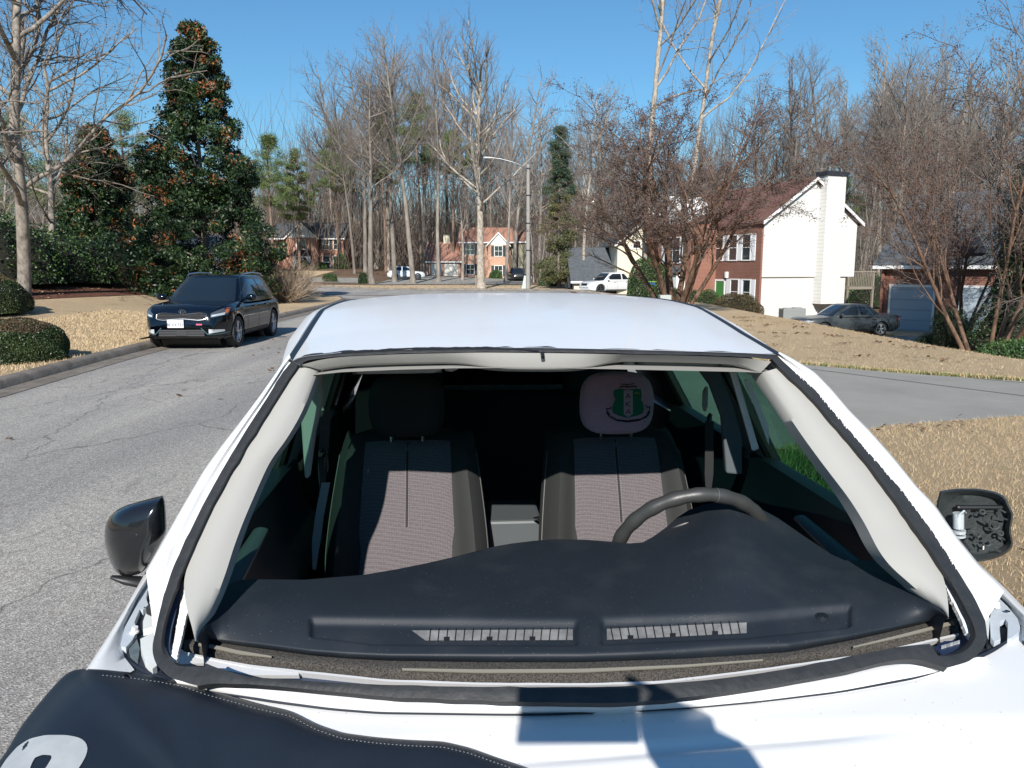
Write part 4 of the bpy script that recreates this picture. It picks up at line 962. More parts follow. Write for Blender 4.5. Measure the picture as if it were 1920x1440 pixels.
# right lawns either side of the driveway
def lawn(name, poly_rows, dz):
    mb = MB(); mb.grid([[(x, y, gz(x, y) + dz) for x, y in r] for r in poly_rows]); o = mb.build(name, M_lawn, angle=180); o['kind'] = 'structure'
DRN = [(1.4,6.2),(2.6,7.1),(3.9,8.0),(5.7,8.55),(8,8.8),(14,9.2)]      # near edge of the driveway
DRF = [(1.4,16.2),(2.4,15.2),(3.4,14.3),(5.0,13.35),(6.2,12.2),(7.5,11.35),(10,10.75),(14,10.6)]
lawn('near_lawn', [[(x, y0 + (interp(DRN, x) - .02 - y0) * t) for t in [0] for y0 in [-28]] + [(x, -28 + (interp(DRN, x) - .02 + 28) * t) for t in np.linspace(.05, 1, 40)] for x in np.linspace(14, 1.72, 40)], .05)
lawn('far_lawn', [[(x, interp(DRF, x) + .02 + (46 - interp(DRF, x)) * t) for t in np.linspace(0, 1, 60)] for x in np.linspace(14.5, 1.72, 50)], .05)
mb = MB(); mb.grid([[(x, interp(DRN, x) + (interp(DRF, x) - interp(DRN, x)) * t, gz(x, interp(DRN, x)) * (1 - t) + gz(x, interp(DRF, x)) * t + .03) for t in np.linspace(0, 1, 12)] for x in np.linspace(1.5, 14, 50)], flip=True)
o = mb.build('driveway', M_conc, angle=180); o['kind'] = 'structure'
jm = MB()
for a, b_ in (((4.6, 13.2), (7.4, 8.9)), ((7.0, 11.6), (9.6, 8.95))):
    d = (Vector(b_) - Vector(a)).normalized(); n_ = Vector((-d.y, d.x)) * .012
    jm.add([(a[0] - n_.x, a[1] - n_.y, .036), (a[0] + n_.x, a[1] + n_.y, .036), (b_[0] + n_.x, b_[1] + n_.y, .036), (b_[0] - n_.x, b_[1] - n_.y, .036)], [(0, 1, 2, 3)])
o = jm.build('driveway_joints', mat('joint', (.03,.03,.028), .9), smooth=False); o['kind'] = 'structure'
strip_sheet('neighbour_driveway', M_conc, [((9.5 + t * 1.0, 26 - 12 * t * 0 + 8 * t), (24, 24 + 12 * t)) for t in np.linspace(0, 1, 20)], .02)
sheet('neighbour_lawn', M_lawn, np.linspace(9.2, 22, 30), np.linspace(35, 47, 24), .012)
sheet('far_verge', M_lawn, np.linspace(-70, 3, 50), np.linspace(58.6, 74, 20), .012)
sheet('far_driveway', M_conc, np.linspace(-14, 2, 20), np.linspace(77, 101, 20), .02)
sheet('west_driveway', M_conc, np.linspace(-34, -16, 20), np.linspace(82, 92, 10), .02)
sheet('east_driveway', M_conc, np.linspace(5, 13, 16), np.linspace(57, 64, 12), .02)
sheet('yard', M_lawn, np.linspace(-48, -24, 24), np.linspace(93, 106, 12), .012)
strip_sheet('straw_bed', M_straw, [((-24, 23 + 20 * t), (-16.2 + 2.0 * math.sin(t * 3) , 23.5 + 20 * t)) for t in np.linspace(0, 1, 24)], .14)
strip_sheet('mulch_bed', M_straw, [((1.76, 4.7 + 2.2 * t), (2.5 + .12 * math.sin(t * 9), 4.7 + 2.2 * t)) for t in np.linspace(0, 1, 24)], .056)

# grass blades and loose leaves, uncountable
def blades(name, n, sampler, h, w, mats, seed, probs=None, kind='stuff', spread=.5):
    rg = np.random.default_rng(seed); P = sampler(rg, n); n = len(P)
    Z = np.array([gz(x, y) for x, y in P]) if n < 1000 else None
    if Z is None:
        Z = np.array([gz(x, y) for x, y in P])
    a = rg.uniform(0, 2 * np.pi, n); hh = rg.uniform(.5, 1.1, n) * h; lean = rg.uniform(0, spread, n) * hh; la = rg.uniform(0, 2 * np.pi, n)
    c = np.c_[P, Z]; dx = np.c_[np.cos(a), np.sin(a), np.zeros(n)] * w
    tip = c + np.c_[np.cos(la) * lean, np.sin(la) * lean, hh]
    V = np.stack([c - dx, c + dx, tip], 1).reshape(-1, 3); Fq = np.arange(3 * n).reshape(n, 3)
    mi = rg.choice(len(mats), n, p=probs) if len(mats) > 1 else None
    return tag(np_mesh(name, V, Fq, mats, mi=mi), kind=kind)
M_bl = [mat('straw blade', (.64,.49,.30), .8), mat('tan blade', (.50,.36,.20), .85), mat('green blade', (.13,.17,.05), .8), mat('brown blade', (.28,.18,.10), .9)]
def near_s(rg, n):
    P = np.c_[rg.uniform(1.8, 9, n), rg.uniform(2.6, 9, n)]; return P[[interp(DRN, x) - .03 > y and not (x < 2.5 and y > 4.7 and y < 6.9) for x, y in P]]
o = blades('dormant_grass', 150000, near_s, .085, .0035, M_bl, 1, [.5,.34,.04,.12], spread=1.2)
def farl(rg, n):
    P = np.c_[rg.uniform(1.8, 10, n), 8 + rg.uniform(0, 1, n) ** 1.5 * 18]; return P[[interp(DRF, x) < y for x, y in P]]
o = blades('dormant_grass', 60000, farl, .08, .007, M_bl, 2, [.5,.34,.06,.10], spread=1.2)
def leftl(rg, n):
    P = np.c_[rg.uniform(-13, -7.2, n), 9 + rg.uniform(0, 1, n) * 16]; P = P[[x < curbx(y) - .2 for x, y in P]]; return P
o = blades('dormant_grass', 50000, leftl, .06, .005, M_bl, 3, [.5,.34,.04,.12], spread=1.0); o.location.z = .12
o = blades('edge_grass', 9000, lambda rg, n: np.array([(x, interp(DRF, x) + abs(rg.normal(0, .09))) for x in rg.uniform(3, 11, n)]), .07, .006, M_bl, 4, [.2,.2,.5,.1])
o.location.z = .03
def leaves(name, n, sampler, s, mats, seed, dz=.0):
    rg = np.random.default_rng(seed); P = sampler(rg, n); n = len(P); Z = np.array([gz(x, y) for x, y in P]) + dz
    c = np.c_[P, Z + .02]; a = rg.uniform(0, 2 * np.pi, n); sz = rg.uniform(.5, 1.2, n) * s
    u = np.c_[np.cos(a), np.sin(a), rg.uniform(-.4, .5, n)] * sz[:, None]; v = np.c_[-np.sin(a), np.cos(a), rg.uniform(-.4, .5, n)] * sz[:, None] * .6
    V = np.stack([c - u, c - v, c + u, c + v], 1).reshape(-1, 3)
    return tag(np_mesh(name, V, np.arange(4 * n).reshape(n, 4), mats, mi=rg.integers(0, len(mats), n)), kind='stuff')
M_lv = [mat('dry leaf', (.17,.085,.045), .8), mat('dark dry leaf', (.09,.05,.03), .85), mat('tan leaf', (.30,.20,.12), .8)]
def clus(x0, x1, y0, y1, k):
    def f(rg, n):
        C = np.c_[rg.uniform(x0, x1, k), rg.uniform(y0, y1, k)]; i = rg.integers(0, k, n); return C[i] + rg.normal(0, .16, (n, 2))
    return f
leaves('fallen_leaves', 700, clus(2, 8.5, 13.5, 26, 60), .05, M_lv, 5, .06)
leaves('fallen_leaves', 320, clus(2.2, 8, 3, 8.5, 26), .03, M_lv, 6, .06)
leaves('fallen_leaves', 260, clus(-14, -8, 12, 30, 40), .05, M_lv, 7, .15)
leaves('fallen_leaves', 140, clus(-7, 1, 5, 30, 40), .05, M_lv, 8, .0)
leaves('fallen_leaves', 9000, lambda rg, n: np.c_[rg.uniform(-24, -15.5, n), rg.uniform(23, 44, n)], .05, M_lv, 9, .15)
leaves('fallen_leaves', 6000, lambda rg, n: np.c_[rg.uniform(-60, 40, n), rg.uniform(60, 130, n)], .09, M_lv, 10, .03)
# ------------------------------------------------------------------ parked vehicles
M_tyre = M_rubber
M_autoglass = mat('tinted autoglass', (.010,.016,.022), .04, spec=.8, coat=.5)
M_lamp = mat('headlamp lens', (.55,.58,.60), .08, coat=1, metal=.2)
M_red = mat('tail lamp', (.25,.01,.01), .15, coat=1)
def vehicle(name, label, paint, L, W, H, belt, hood, ghf, ghr, wb_, wr=.34, roof_t=.80, deck=None, group=None, gl=None, gp=5.0, rim=M_gunm, noseh=None, gb=.965):
    """front towards -Y, centred, on z=0. ghf/ghr = greenhouse ((y_base_front, y_top_front),(y_base_rear, y_top_rear))"""
    root = empty(name); tag(root, label, 'car', group)
    hw = W / 2; yf, yr = -L / 2, L / 2; deck = belt if deck is None else deck; noseh = hood - .16 if noseh is None else noseh
    st = []
    N_ = 46
    for i in range(N_ + 1):
        s = i / N_; y = yf + L * s; d0, d1 = y - yf, yr - y
        w = hw * (1 - .30 * max(0, 1 - d0 / .75) ** 2.2 - .18 * max(0, 1 - d1 / .5) ** 2.2)
        zt = np.interp(y, [yf, yf + .10, yf + .35, ghf[0], ghf[0] + .3, ghr[0], yr - .12, yr], [noseh - .22, noseh, noseh + .10, hood, belt, belt, deck, deck - .12])
        zs = zt - .10 - .03 * (1 if ghf[0] < y < ghr[0] else 0)
        zb = .20 + .10 * max(0, 1 - d0 / .35) + .12 * max(0, 1 - d1 / .35)
        st.append((y, w, zb, zs, zt))
    mb = MB(); rows = []
    for y, w, zb, zs, zt in st:
        half = [(0, zb), (w * .82, zb), (w * .955, zb + .07), (w * .985, zb + .20), (w, (zb + zs) * .52), (w * .985, zs - .06), (w * .95, zs + .015), (w * .86, zt - .018), (w * .5, zt), (0, zt + .012)]
        rows.append([(-x, y, z) for x, z in half[::-1]] + [(x, y, z) for x, z in half[1:-1]])
    mb.grid(rows, closed=True)
    n = len(rows[0]); mb.add(rows[0], [tuple(range(n))[::-1]]); mb.add(rows[-1], [tuple(range(n))])
    body = mb.build('body', paint, root, angle=35)
    wf, wrr = -wb_ / 2 + (yf + L / 2) * 0 , wb_ / 2
    off = root.get('o', 0)
    ca = MB()
    for wy in (wf, wrr):
        for sd in (-1, 1): ca.cyl((sd * (hw - .26), wy, wr), (sd * (hw + .2), wy, wr), wr + .055, 32)
    cut = ca.build('cutter', paint, None, smooth=False)
    bo = body.modifiers.new('b', 'BOOLEAN'); bo.operation = 'DIFFERENCE'; bo.object = cut; bo.solver = 'EXACT'
    dg = bpy.context.evaluated_depsgraph_get(); dg.update(); me = bpy.data.meshes.new_from_object(body.evaluated_get(dg)); body.modifiers.clear(); body.data = me
    bpy.data.objects.remove(cut)
    me.polygons.foreach_set('use_smooth', [True] * len(me.polygons)); me.set_sharp_from_angle(angle=R(32))
    bvt = BVHTree.FromPolygons([v.co.copy() for v in me.vertices], [tuple(p.vertices) for p in me.polygons])
    # wheel wells + wheels
    for wy in (wf, wrr):
        ww = MB(); ww.cyl((-(hw - .3), wy, wr + .02), (hw - .3, wy, wr + .02), wr + .10, 20)
        ww.build('wheel_well', M_black, root)
    for wy in (wf, wrr):
        for sd in (-1, 1):
            c = Vector((sd * (hw - .115), wy, wr)); X = Vector((sd, 0, 0))
            tm = MB(); rr = [(-.10, wr * .72), (-.10, wr * .96), (-.08, wr), (.07, wr), (.095, wr * .965), (.10, wr * .74), (.06, wr * .70)]
            tm.grid([[tuple(c + X * o + Vector((0, math.cos(a) * q, math.sin(a) * q))) for a in np.linspace(0, 2 * math.pi, 33)[:-1]] for o, q in rr], closed=True, flip=sd < 0)
            w_ = tm.build('wheel', M_tyre, root, angle=50)
            rm = MB(); q0 = wr * .70
            rm.grid([[tuple(c + X * o + Vector((0, math.cos(a) * q, math.sin(a) * q))) for a in np.linspace(0, 2 * math.pi, 33)[:-1]] for o, q in ((.085, q0), (.088, q0 * .93), (.03, q0 * .88))], closed=True, flip=sd < 0)
            for k in range(5):
                a = k * 2 * math.pi / 5 + .3
                for da in (-.16, .16):
                    rm.tube([c + X * .07 + Vector((0, math.cos(a) * q0 * .15, math.sin(a) * q0 * .15)), c + X * .082 + Vector((0, math.cos(a + da) * q0 * .9, math.sin(a + da) * q0 * .9))], [.03, .022], 6, flat=.5)
            rm.cyl(c + X * .04, c + X * .088, q0 * .2, 12)
            rm.cyl(c + X * .0, c + X * .02, q0 * .9, 20, 1)
            rm.build('wheel_rim', [rim, M_black], w_)
    # greenhouse
    (yb0, yt0), (yb1, yt1) = ghf, ghr
    def ring(t):
        tt = t; yc = ((yb0 + yb1) * (1 - tt) + (yt0 + yt1) * tt) / 2; hl = ((yb1 - yb0) * (1 - tt) + (yt1 - yt0) * tt) / 2
        w = hw * (gb - (gb - roof_t) * tt ** 1.25); z = belt - .05 + (H - .045 - belt + .05) * (1 - (1 - tt) ** 1.12)
        return yc, hl, w, z
    def rp(a, t, o=0):
        yc, hl, w, z = ring(t); ca_, sa = math.cos(a), math.sin(a); e = 2 / gp
        return (math.copysign(abs(ca_) ** e, ca_) * (w + o), yc + math.copysign(abs(sa) ** e, sa) * (hl + o), z)
    gm = MB(); NA = 72
    rws = [[rp(2 * math.pi * k / NA, t) for k in range(NA)] for t in np.linspace(0, 1, 8)]
    yc, hl, w, z = ring(1)
    for f, dz in ((.96, .018), (.85, .032), (.6, .042), (.3, .045), (.02, .045)): rws.append([(p[0] * f, yc + (p[1] - yc) * f, z + dz) for p in rws[7]])
    gm.grid(rws, closed=True); gh = gm.build('roof', paint, root, angle=60)
    def sidept(y, t, sd, o=.006):
        yc, hl, w, z = ring(t); q = min(.9995, abs((y - yc) / hl)); return (sd * (w * (1 - q ** gp) ** (1 / gp) + o), y, z)
    def endpt(x, t, sd, o=.006):
        yc, hl, w, z = ring(t); q = min(.999, abs(x / w)); return (x, yc + sd * (hl * (1 - q ** gp) ** (1 / gp) + o), z)
    ws = MB(); ws.grid([[endpt(u * ring(t)[2] * .90, t, -1) for u in np.linspace(-1, 1, 17)] for t in np.linspace(.06, .95, 8)]); ws.build('windscreen', gl or M_autoglass, root, angle=180)
    ws = MB(); ws.grid([[endpt(u * ring(t)[2] * .84, t, 1) for u in np.linspace(-1, 1, 17)] for t in np.linspace(.22, .9, 6)], flip=True); ws.build('rear_window', gl or M_autoglass, root, angle=180)
    mid = (yb0 + yb1) / 2 + .05
    for sd in (-1, 1):
        for (fa, fb, ta, tb) in ((yb0 + .30, mid - .05, yt0 + .22, mid - .05), (mid + .05, (yb1 - .62), mid + .05, min(yt1 - .35, yb1 - .62)), (yb1 - .55, yb1 - .22, min(yt1 - .29, yb1 - .55), yt1 - .10)):
            if fb - fa < .12: continue
            g = [[sidept((fa + (fb - fa) * s) * (1 - (t - .16) / .70) + (ta + (tb - ta) * s) * (t - .16) / .70, t, sd) for s in np.linspace(0, 1, 8)] for t in np.linspace(.16, .86, 6)]
            wm_ = MB(); wm_.grid(g, flip=sd < 0); wm_.build('side_window', gl or M_autoglass, root, angle=180)
        mm = MB(); c = Vector((sd * (hw + .075), yb0 + .42, belt + .06)); rows = []
        for k in range(7):
            b_ = -math.pi / 2 + math.pi * k / 6; rows.append([(c.x + math.cos(b_) * math.cos(a) * .115, c.y + math.cos(b_) * math.sin(a) * .07, c.z + math.sin(b_) * .075) for a in np.linspace(0, 2 * math.pi, 17)[:-1]])
        mm.grid(rows, closed=True); mm.tube([c + Vector((-sd * .2, .02, -.05)), c], .03, 8); mm.build('side_mirror', paint, root)
    return dict(root=root, bv=bvt, hw=hw, yf=yf, yr=yr, L=L, belt=belt, wb=wb_, wr=wr, sidept=sidept, endpt=endpt, ring=ring, H=H)
def proj(v, pts_top, pts_bot, name, m, parent=None, sd=None, axis='y', off=.008, nz=4, mi=None):
    """patch between two outlines pushed on to the front (axis y) or flank (axis x) of the body"""
    mb = MB(); g = []
    for k in range(nz):
        t = k / (nz - 1); row = []
        for a, b_ in zip(pts_top, pts_bot):
            u, z = a[0] + (b_[0] - a[0]) * t, a[1] + (b_[1] - a[1]) * t
            if axis == 'y':
                h = v['bv'].ray_cast(Vector((u, -9, z)), Vector((0, 1, 0))); p = h[0] or Vector((u, v['yf'], z)); row.append((p.x, p.y - off, p.z))
            elif axis == 'r':
                h = v['bv'].ray_cast(Vector((u, 9, z)), Vector((0, -1, 0))); p = h[0] or Vector((u, v['yr'], z)); row.append((p.x, p.y + off, p.z))
            else:
                h = v['bv'].ray_cast(Vector((sd * 9, u, z)), Vector((-sd, 0, 0))); p = h[0] or Vector((sd * v['hw'], u, z)); row.append((p.x + sd * off, p.y, p.z))
        g.append(row)
    flip = (axis == 'x' and sd > 0) or axis == 'r'
    mb.grid(g[::-1], flip=flip)
    return mb.build(name, m, parent or v['root'], angle=180)
def sl(v, y0, z0, y1, z1, sd, name='door_seam', m=None, w=.006, off=.004):
    n = 12; top = [(y0 + (y1 - y0) * t, z0 + (z1 - z0) * t) for t in np.linspace(0, 1, n)]
    dx, dz = (w, 0) if abs(z1 - z0) > abs(y1 - y0) else (0, w)
    proj(v, [(a + dx, b_ + dz) for a, b_ in top], [(a - dx, b_ - dz) for a, b_ in top], name, m or M_black, None, sd, 'x', off, 2)
def common(v, lampz, lamp_w=.42, doorz=(.32, None), tail=True, plate=False):
    hw = v['hw']; b0 = v['belt']
    for sd in (-1, 1):
        xs = np.linspace(hw - .16 - lamp_w * .8, hw - .05, 8) * sd
        proj(v, [(x, lampz + .06 + .03 * i / 7) for i, x in enumerate(xs)], [(x, lampz - .06 + .03 * i / 7) for i, x in enumerate(xs)], 'headlamp', M_lamp)
        if tail:
            xs = np.linspace(hw - .30, hw - .04, 5) * sd
            proj(v, [(x, b0 - .02) for x in xs], [(x, b0 - .2) for x in xs], 'tail_lamp', M_red, axis='r')
        wy = v['wb'] / 2
        for yy in (-wy + v['wr'] + .22, .12, wy - v['wr'] + .05): sl(v, yy, doorz[0], yy, b0 - .05, sd)
        for yy in (-.10, .98): 
            hm = MB(); 
            h = v['bv'].ray_cast(Vector((sd * 9, yy, b0 - .16)), Vector((-sd, 0, 0))); p = h[0] or Vector((sd * hw, yy, b0 - .16))
            hm.box(p + Vector((sd * .018, 0, 0)), (.03, .20, .03)); hm.build('door_handle', M_black, v['root'], smooth=False, bevel=.008)
        xs = np.linspace(-wy + v['wr'] + .1, wy - v['wr'] - .1, 8)
        proj(v, [(x, .33) for x in xs], [(x, .215) for x in xs], 'sill_cladding', M_black, sd=sd, axis='x', off=.012)
# --- the near black crossover on the left kerb
def glyph_text(s, size, name, m, parent, M, font_scale=1.0, extr=.002):
    cu = bpy.data.curves.new(name, 'FONT'); cu.body = s; cu.size = size; cu.align_x = 'CENTER'; cu.align_y = 'CENTER'; cu.extrude = extr
    t = bpy.data.objects.new(name, cu); scene.collection.objects.link(t)
    dg = bpy.context.evaluated_depsgraph_get(); dg.update(); me = bpy.data.meshes.new_from_object(t.evaluated_get(dg)); bpy.data.objects.remove(t)
    me.transform(M); me.materials.clear(); me.materials.append(m); o = bpy.data.objects.new(name, me); scene.collection.objects.link(o); o.parent = parent; return o
M_kpaint = mat('midnight paint', (.002,.003,.006), .08, coat=.3)
k = vehicle('parked_crossover', 'dark blue crossover parked at the left kerb, front towards us with a white plate', M_kpaint, 4.36, 1.82, 1.53, .98, .97, (-1.10, -.28), (2.02, 1.62), 2.70, wr=.335, roof_t=.70, noseh=.82, rim=mat('bright rim', (.6,.6,.62), .3, metal=.7))
M_teal = mat('pale teal trim', (.10,.20,.23), .3, metal=.5); M_satin = mat('satin chrome', (.45,.46,.48), .25, metal=1)
def lens_shape(xs, zc, hh): return [(x, zc + hh(x)) for x in xs], [(x, zc - hh(x)) for x in xs]
xs = np.linspace(-.50, .50, 31)
def gh_(x, k=1.0): return (.046 + .030 * min(1, abs(x) / .34) ** 1.5) * k * (max(0, 1 - (abs(x) / .53) ** 6)) ** .5
zg = .70
t_, b_ = lens_shape(xs, zg, gh_); ol = []
for u_, z_ in t_ + b_[::-1]:
    h = k['bv'].ray_cast(Vector((u_, -9, z_)), Vector((0, 1, 0)))[0] or Vector((u_, k['yf'], z_)); ol.append((h.x, h.y - .02, h.z))
q = MB(); q.tube(ol + [ol[0]], .010, 6, cap=False); q.build('grille_surround', M_satin, k['root'])
m, nt, b, tc, N, noise, ramp, mix, bump = node_mat('grille mesh', .7, .2)
vo = N('ShaderNodeTexVoronoi', feature='DISTANCE_TO_EDGE'); vo.inputs['Scale'].default_value = 38; vo.inputs['Randomness'].default_value = .1; nt.links.new(tc.outputs['Object'], vo.inputs['Vector'])
nt.links.new(ramp(vo.outputs['Distance'], [(.0, (.10,.10,.11)), (.04, (.006,.006,.007))]), b.inputs['Base Color']); M_mesh = m
t_, b_ = lens_shape(xs, zg, lambda x: gh_(x) - .010); proj(k, t_, b_, 'grille', M_mesh, off=.020, nz=5)
for sd in (-1, 1):
    xs = np.linspace(.58, .845, 12) * sd
    top = [(x, .735 + .16 * ((abs(x) - .56) / .285) ** .8) for x in xs]; bot = [(x, .675 + .07 * ((abs(x) - .56) / .285) ** 2) for x in xs]
    hl = proj(k, top, bot, 'headlamp', mat('lamp housing', (.06,.07,.08), .1, coat=1), off=.008)
    xs2 = np.linspace(.60, .80, 10) * sd
    proj(k, [(x, .725 + .05 * ((abs(x) - .6) / .2)) for x in xs2], [(x, .695 + .03 * ((abs(x) - .6) / .2)) for x in xs2], 'lamp_projector', M_lamp, hl, off=.014)
    xs3 = np.linspace(.80, .84, 3) * sd
    proj(k, [(x, .86) for x in xs3], [(x, .76) for x in xs3], 'turn_lamp', mat('amber lens', (.5,.12,.02), .2, coat=1), hl, off=.014)
    xs = np.linspace(.55, .79, 8) * sd
    proj(k, [(x, .445 - .02 * i / 7) for i, x in enumerate(xs)], [(x, .355 + .03 * i / 7) for i, x in enumerate(xs)], 'fog_lamp', M_lamp, off=.014)
    P_ = [(.40, .47), (.46, .41), (.52, .345), (.66, .335), (.80, .35), (.87, .38)]
    P_ = resample(P_, 16)
    proj(k, [(x * sd, z + .010) for x, z in P_], [(x * sd, z - .010) for x, z in P_], 'bumper_trim', M_teal, off=.022, nz=3)
    for i in range(5):
        z = .46 + i * .05; proj(k, [(x * sd, z + .012) for x in (.855, .87, .885)], [(x * sd, z - .012) for x in (.855, .87, .885)], 'cheek_louvre', M_black, off=.006, nz=2)
xs = np.linspace(-.46, .46, 16)
proj(k, [(x, .435) for x in xs], [(x, .30) for x in xs], 'lower_grille', M_black, off=.008)
for z in (.42, .385, .35, .315): proj(k, [(x, z + .005) for x in xs], [(x, z - .005) for x in xs], 'grille_slat', mat('dull slat', (.09,.09,.095), .5), off=.018, nz=2)
xs_ = np.linspace(-.11, .11, 4); proj(k, [(x, .42) for x in xs_], [(x, .31) for x in xs_], 'radar_cover', mat('grey cover', (.03,.032,.035), .5), off=.024)
xs = np.linspace(-.86, .86, 20); proj(k, [(x, .30) for x in xs], [(x, .235) for x in xs], 'chin_cladding', mat('grey cladding', (.03,.032,.035), .6), off=.012)
pm = MB(); h = k['bv'].ray_cast(Vector((-.10, -9, .50)), Vector((0, 1, 0)))[0]; py_ = h.y - .025
pm.span((-.27, py_ - .012, .475), (.06, py_, .64)); pl = pm.build('licence_plate', mat('plate white', (.70,.71,.72), .4), k['root'], smooth=False, bevel=.004)
RX = Matrix.Rotation(R(90), 4, 'X')
glyph_text('8EXK771', .088, 'plate_number', mat('plate ink', (.04,.05,.10), .5), pl, Matrix.Translation((-.105, py_ - .014, .535)) @ RX)
sm_ = MB(); rg = random.Random(2)
sm_.tube([(-.18 + i * .012, py_ - .0135, .615 + rg.uniform(-.005, .006)) for i in range(12)], .003, 5); sm_.build('plate_script', mat('plate red', (.4,.03,.04), .5), pl)
xs = np.linspace(.30, .42, 5); proj(k, [(x, .555) for x in xs], [(x, .525) for x in xs], 'bumper_sticker', mat('pink sticker', (.55,.10,.16), .5), off=.01)
em = MB(); h = k['bv'].ray_cast(Vector((-.05, -9, .81)), Vector((0, 1, 0)))[0] or Vector((-.05, -2.1, .81))
em.tube([(.0 + math.cos(a) * .065, h.y - .015, .80 + math.sin(a) * .03) for a in np.linspace(0, 2 * math.pi, 20)], .005, 6, cap=False)
em.tube([(-.04, h.y - .015, .79), (-.03, h.y - .015, .812), (-.012, h.y - .015, .79), (.0, h.y - .015, .812), (.018, h.y - .015, .79), (.03, h.y - .015, .812)], .004, 5); em.build('hood_emblem', M_chrome, k['root'])
for sd in (-1, 1):
    rr = MB(); yc, hl, w, z = k['ring'](1); rr.tube([(sd * w * .93, yc - hl + .12, z + .0), (sd * w * .95, yc - hl + .24, z + .06), (sd * w * .95, yc, z + .085), (sd * w * .95, yc + hl - .3, z + .06), (sd * w * .93, yc + hl - .1, z - .0)], .018, 8); rr.build('roof_rail', M_satin, k['root'])
    wy = 1.35
    for yy in (-wy + .62, .10, 1.02): sl(k, yy, .34, yy, .92, sd)
    sl(k, -1.0, .925, 1.9, .955, sd, 'belt_moulding', M_satin, .008, .006)
    for yy in (-.12, .80):
        h = k['bv'].ray_cast(Vector((sd * 9, yy, .84)), Vector((-sd, 0, 0)))[0]; hm = MB(); hm.box(h + Vector((sd * .02, 0, 0)), (.035, .21, .032)); hm.build('door_handle', M_kpaint, k['root'], smooth=False, bevel=.01)
    ys_ = np.linspace(-wy + .42, wy - .42, 14); proj(k, [(y, .33) for y in ys_], [(y, .22) for y in ys_], 'sill_cladding', mat('grey cladding', (.03,.032,.035), .6), sd=sd, axis='x', off=.016)
# things seen through its windscreen
im = MB()
wv_ = MB(); wv_.tube([(.36 + math.cos(a) * .17, -.80 + math.sin(a) * .03, 1.07 + math.sin(a) * .08) for a in np.linspace(0, math.pi, 14)], .012, 6)
k['root'].location = (-6.80, 17.95, 0); k['root'].rotation_euler.z = R(1.5)

# --- distant parked cars
M_wpaint = mat('pearl white paint', (.62,.63,.64), .25, coat=.8)
s = vehicle('parked_suv', 'white sport utility car parked beside the round green hedge', M_wpaint, 4.70, 1.90, 1.62, 1.02, 1.0, (-1.2, -.45), (2.2, 1.75), 2.85, wr=.36, roof_t=.74)
common(s, .78); proj(s, [(x, .80) for x in np.linspace(-.4, .4, 6)], [(x, .62) for x in np.linspace(-.4, .4, 6)], 'grille', M_black, off=.01)
s['root'].location = (7.55, 60.5, gz(7.55, 60.5) + .02); s['root'].rotation_euler.z = R(-62)
h_ = vehicle('parked_hatchback', 'small silver white hatchback parked among the far bare trunks', mat('silver white paint', (.55,.60,.63), .25, coat=.8), 4.3, 1.78, 1.50, .95, .93, (-1.1, -.30), (1.95, 1.45), 2.6, roof_t=.72)
common(h_, .70); h_['root'].location = (-12.2, 90, gz(-12.2, 90) + .02); h_['root'].rotation_euler.z = R(100)
d_ = vehicle('parked_sedan', 'dark grey sedan with frosted flanks parked on the sloping drive by the garage', mat('grey green paint', (.018,.022,.025), .35, coat=.2, noise=(2.2,.2), col2=(.05,.06,.063)), 4.75, 1.80, 1.44, .93, .90, (-1.05, -.25), (1.55, .95), 2.72, wr=.32, roof_t=.70, deck=.98, rim=mat('bright rim', (.6,.6,.62), .3, metal=.7))
common(d_, .66); proj(d_, [(x, .68) for x in np.linspace(-.4, .4, 6)], [(x, .56) for x in np.linspace(-.4, .4, 6)], 'grille', M_black, off=.01)
d_['root'].location = (15.2, 35.6, gz(15.2, 35.6) + .02); d_['root'].rotation_euler.z = R(-82)
t_ = vehicle('parked_wagon', 'dark wagon half hidden behind the far tree trunks', mat('black far paint', (.015,.016,.018), .3, coat=.6), 4.5, 1.8, 1.5, .95, .93, (-1.1, -.30), (2.0, 1.5), 2.7)
t_['root'].location = (.55, 93, gz(.55, 93) + .02); t_['root'].rotation_euler.z = R(8)
# ------------------------------------------------------------------ houses
def brick(name, c1, c2, mortar, scale=1.0):
    m, nt, b, tc, N, noise, ramp, mix, bump = node_mat(name, .9)
    geo = N('ShaderNodeNewGeometry'); sx = N('ShaderNodeSeparateXYZ'); nt.links.new(tc.outputs['Object'], sx.inputs[0])
    ad = N('ShaderNodeMath', operation='ADD'); nt.links.new(sx.outputs['X'], ad.inputs[0]); nt.links.new(sx.outputs['Y'], ad.inputs[1])
    cb = N('ShaderNodeCombineXYZ'); nt.links.new(ad.outputs[0], cb.inputs['X']); nt.links.new(sx.outputs['Z'], cb.inputs['Y'])
    br = N('ShaderNodeTexBrick'); br.inputs['Scale'].default_value = 1.0; br.inputs['Brick Width'].default_value = .23 * scale; br.inputs['Row Height'].default_value = .085 * scale; br.inputs['Mortar Size'].default_value = .010
    br.inputs['Color1'].default_value = (*c1, 1); br.inputs['Color2'].default_value = (*c2, 1); br.inputs['Mortar'].default_value = (*mortar, 1)
    nt.links.new(cb.outputs[0], br.inputs['Vector'])
    c = mix(ramp(noise(1.2, 6, .7), [(.3, 0.0), (.75, .45)]), br.outputs['Color'], tuple(x * .55 for x in c1)); nt.links.new(c, b.inputs['Base Color']); return m
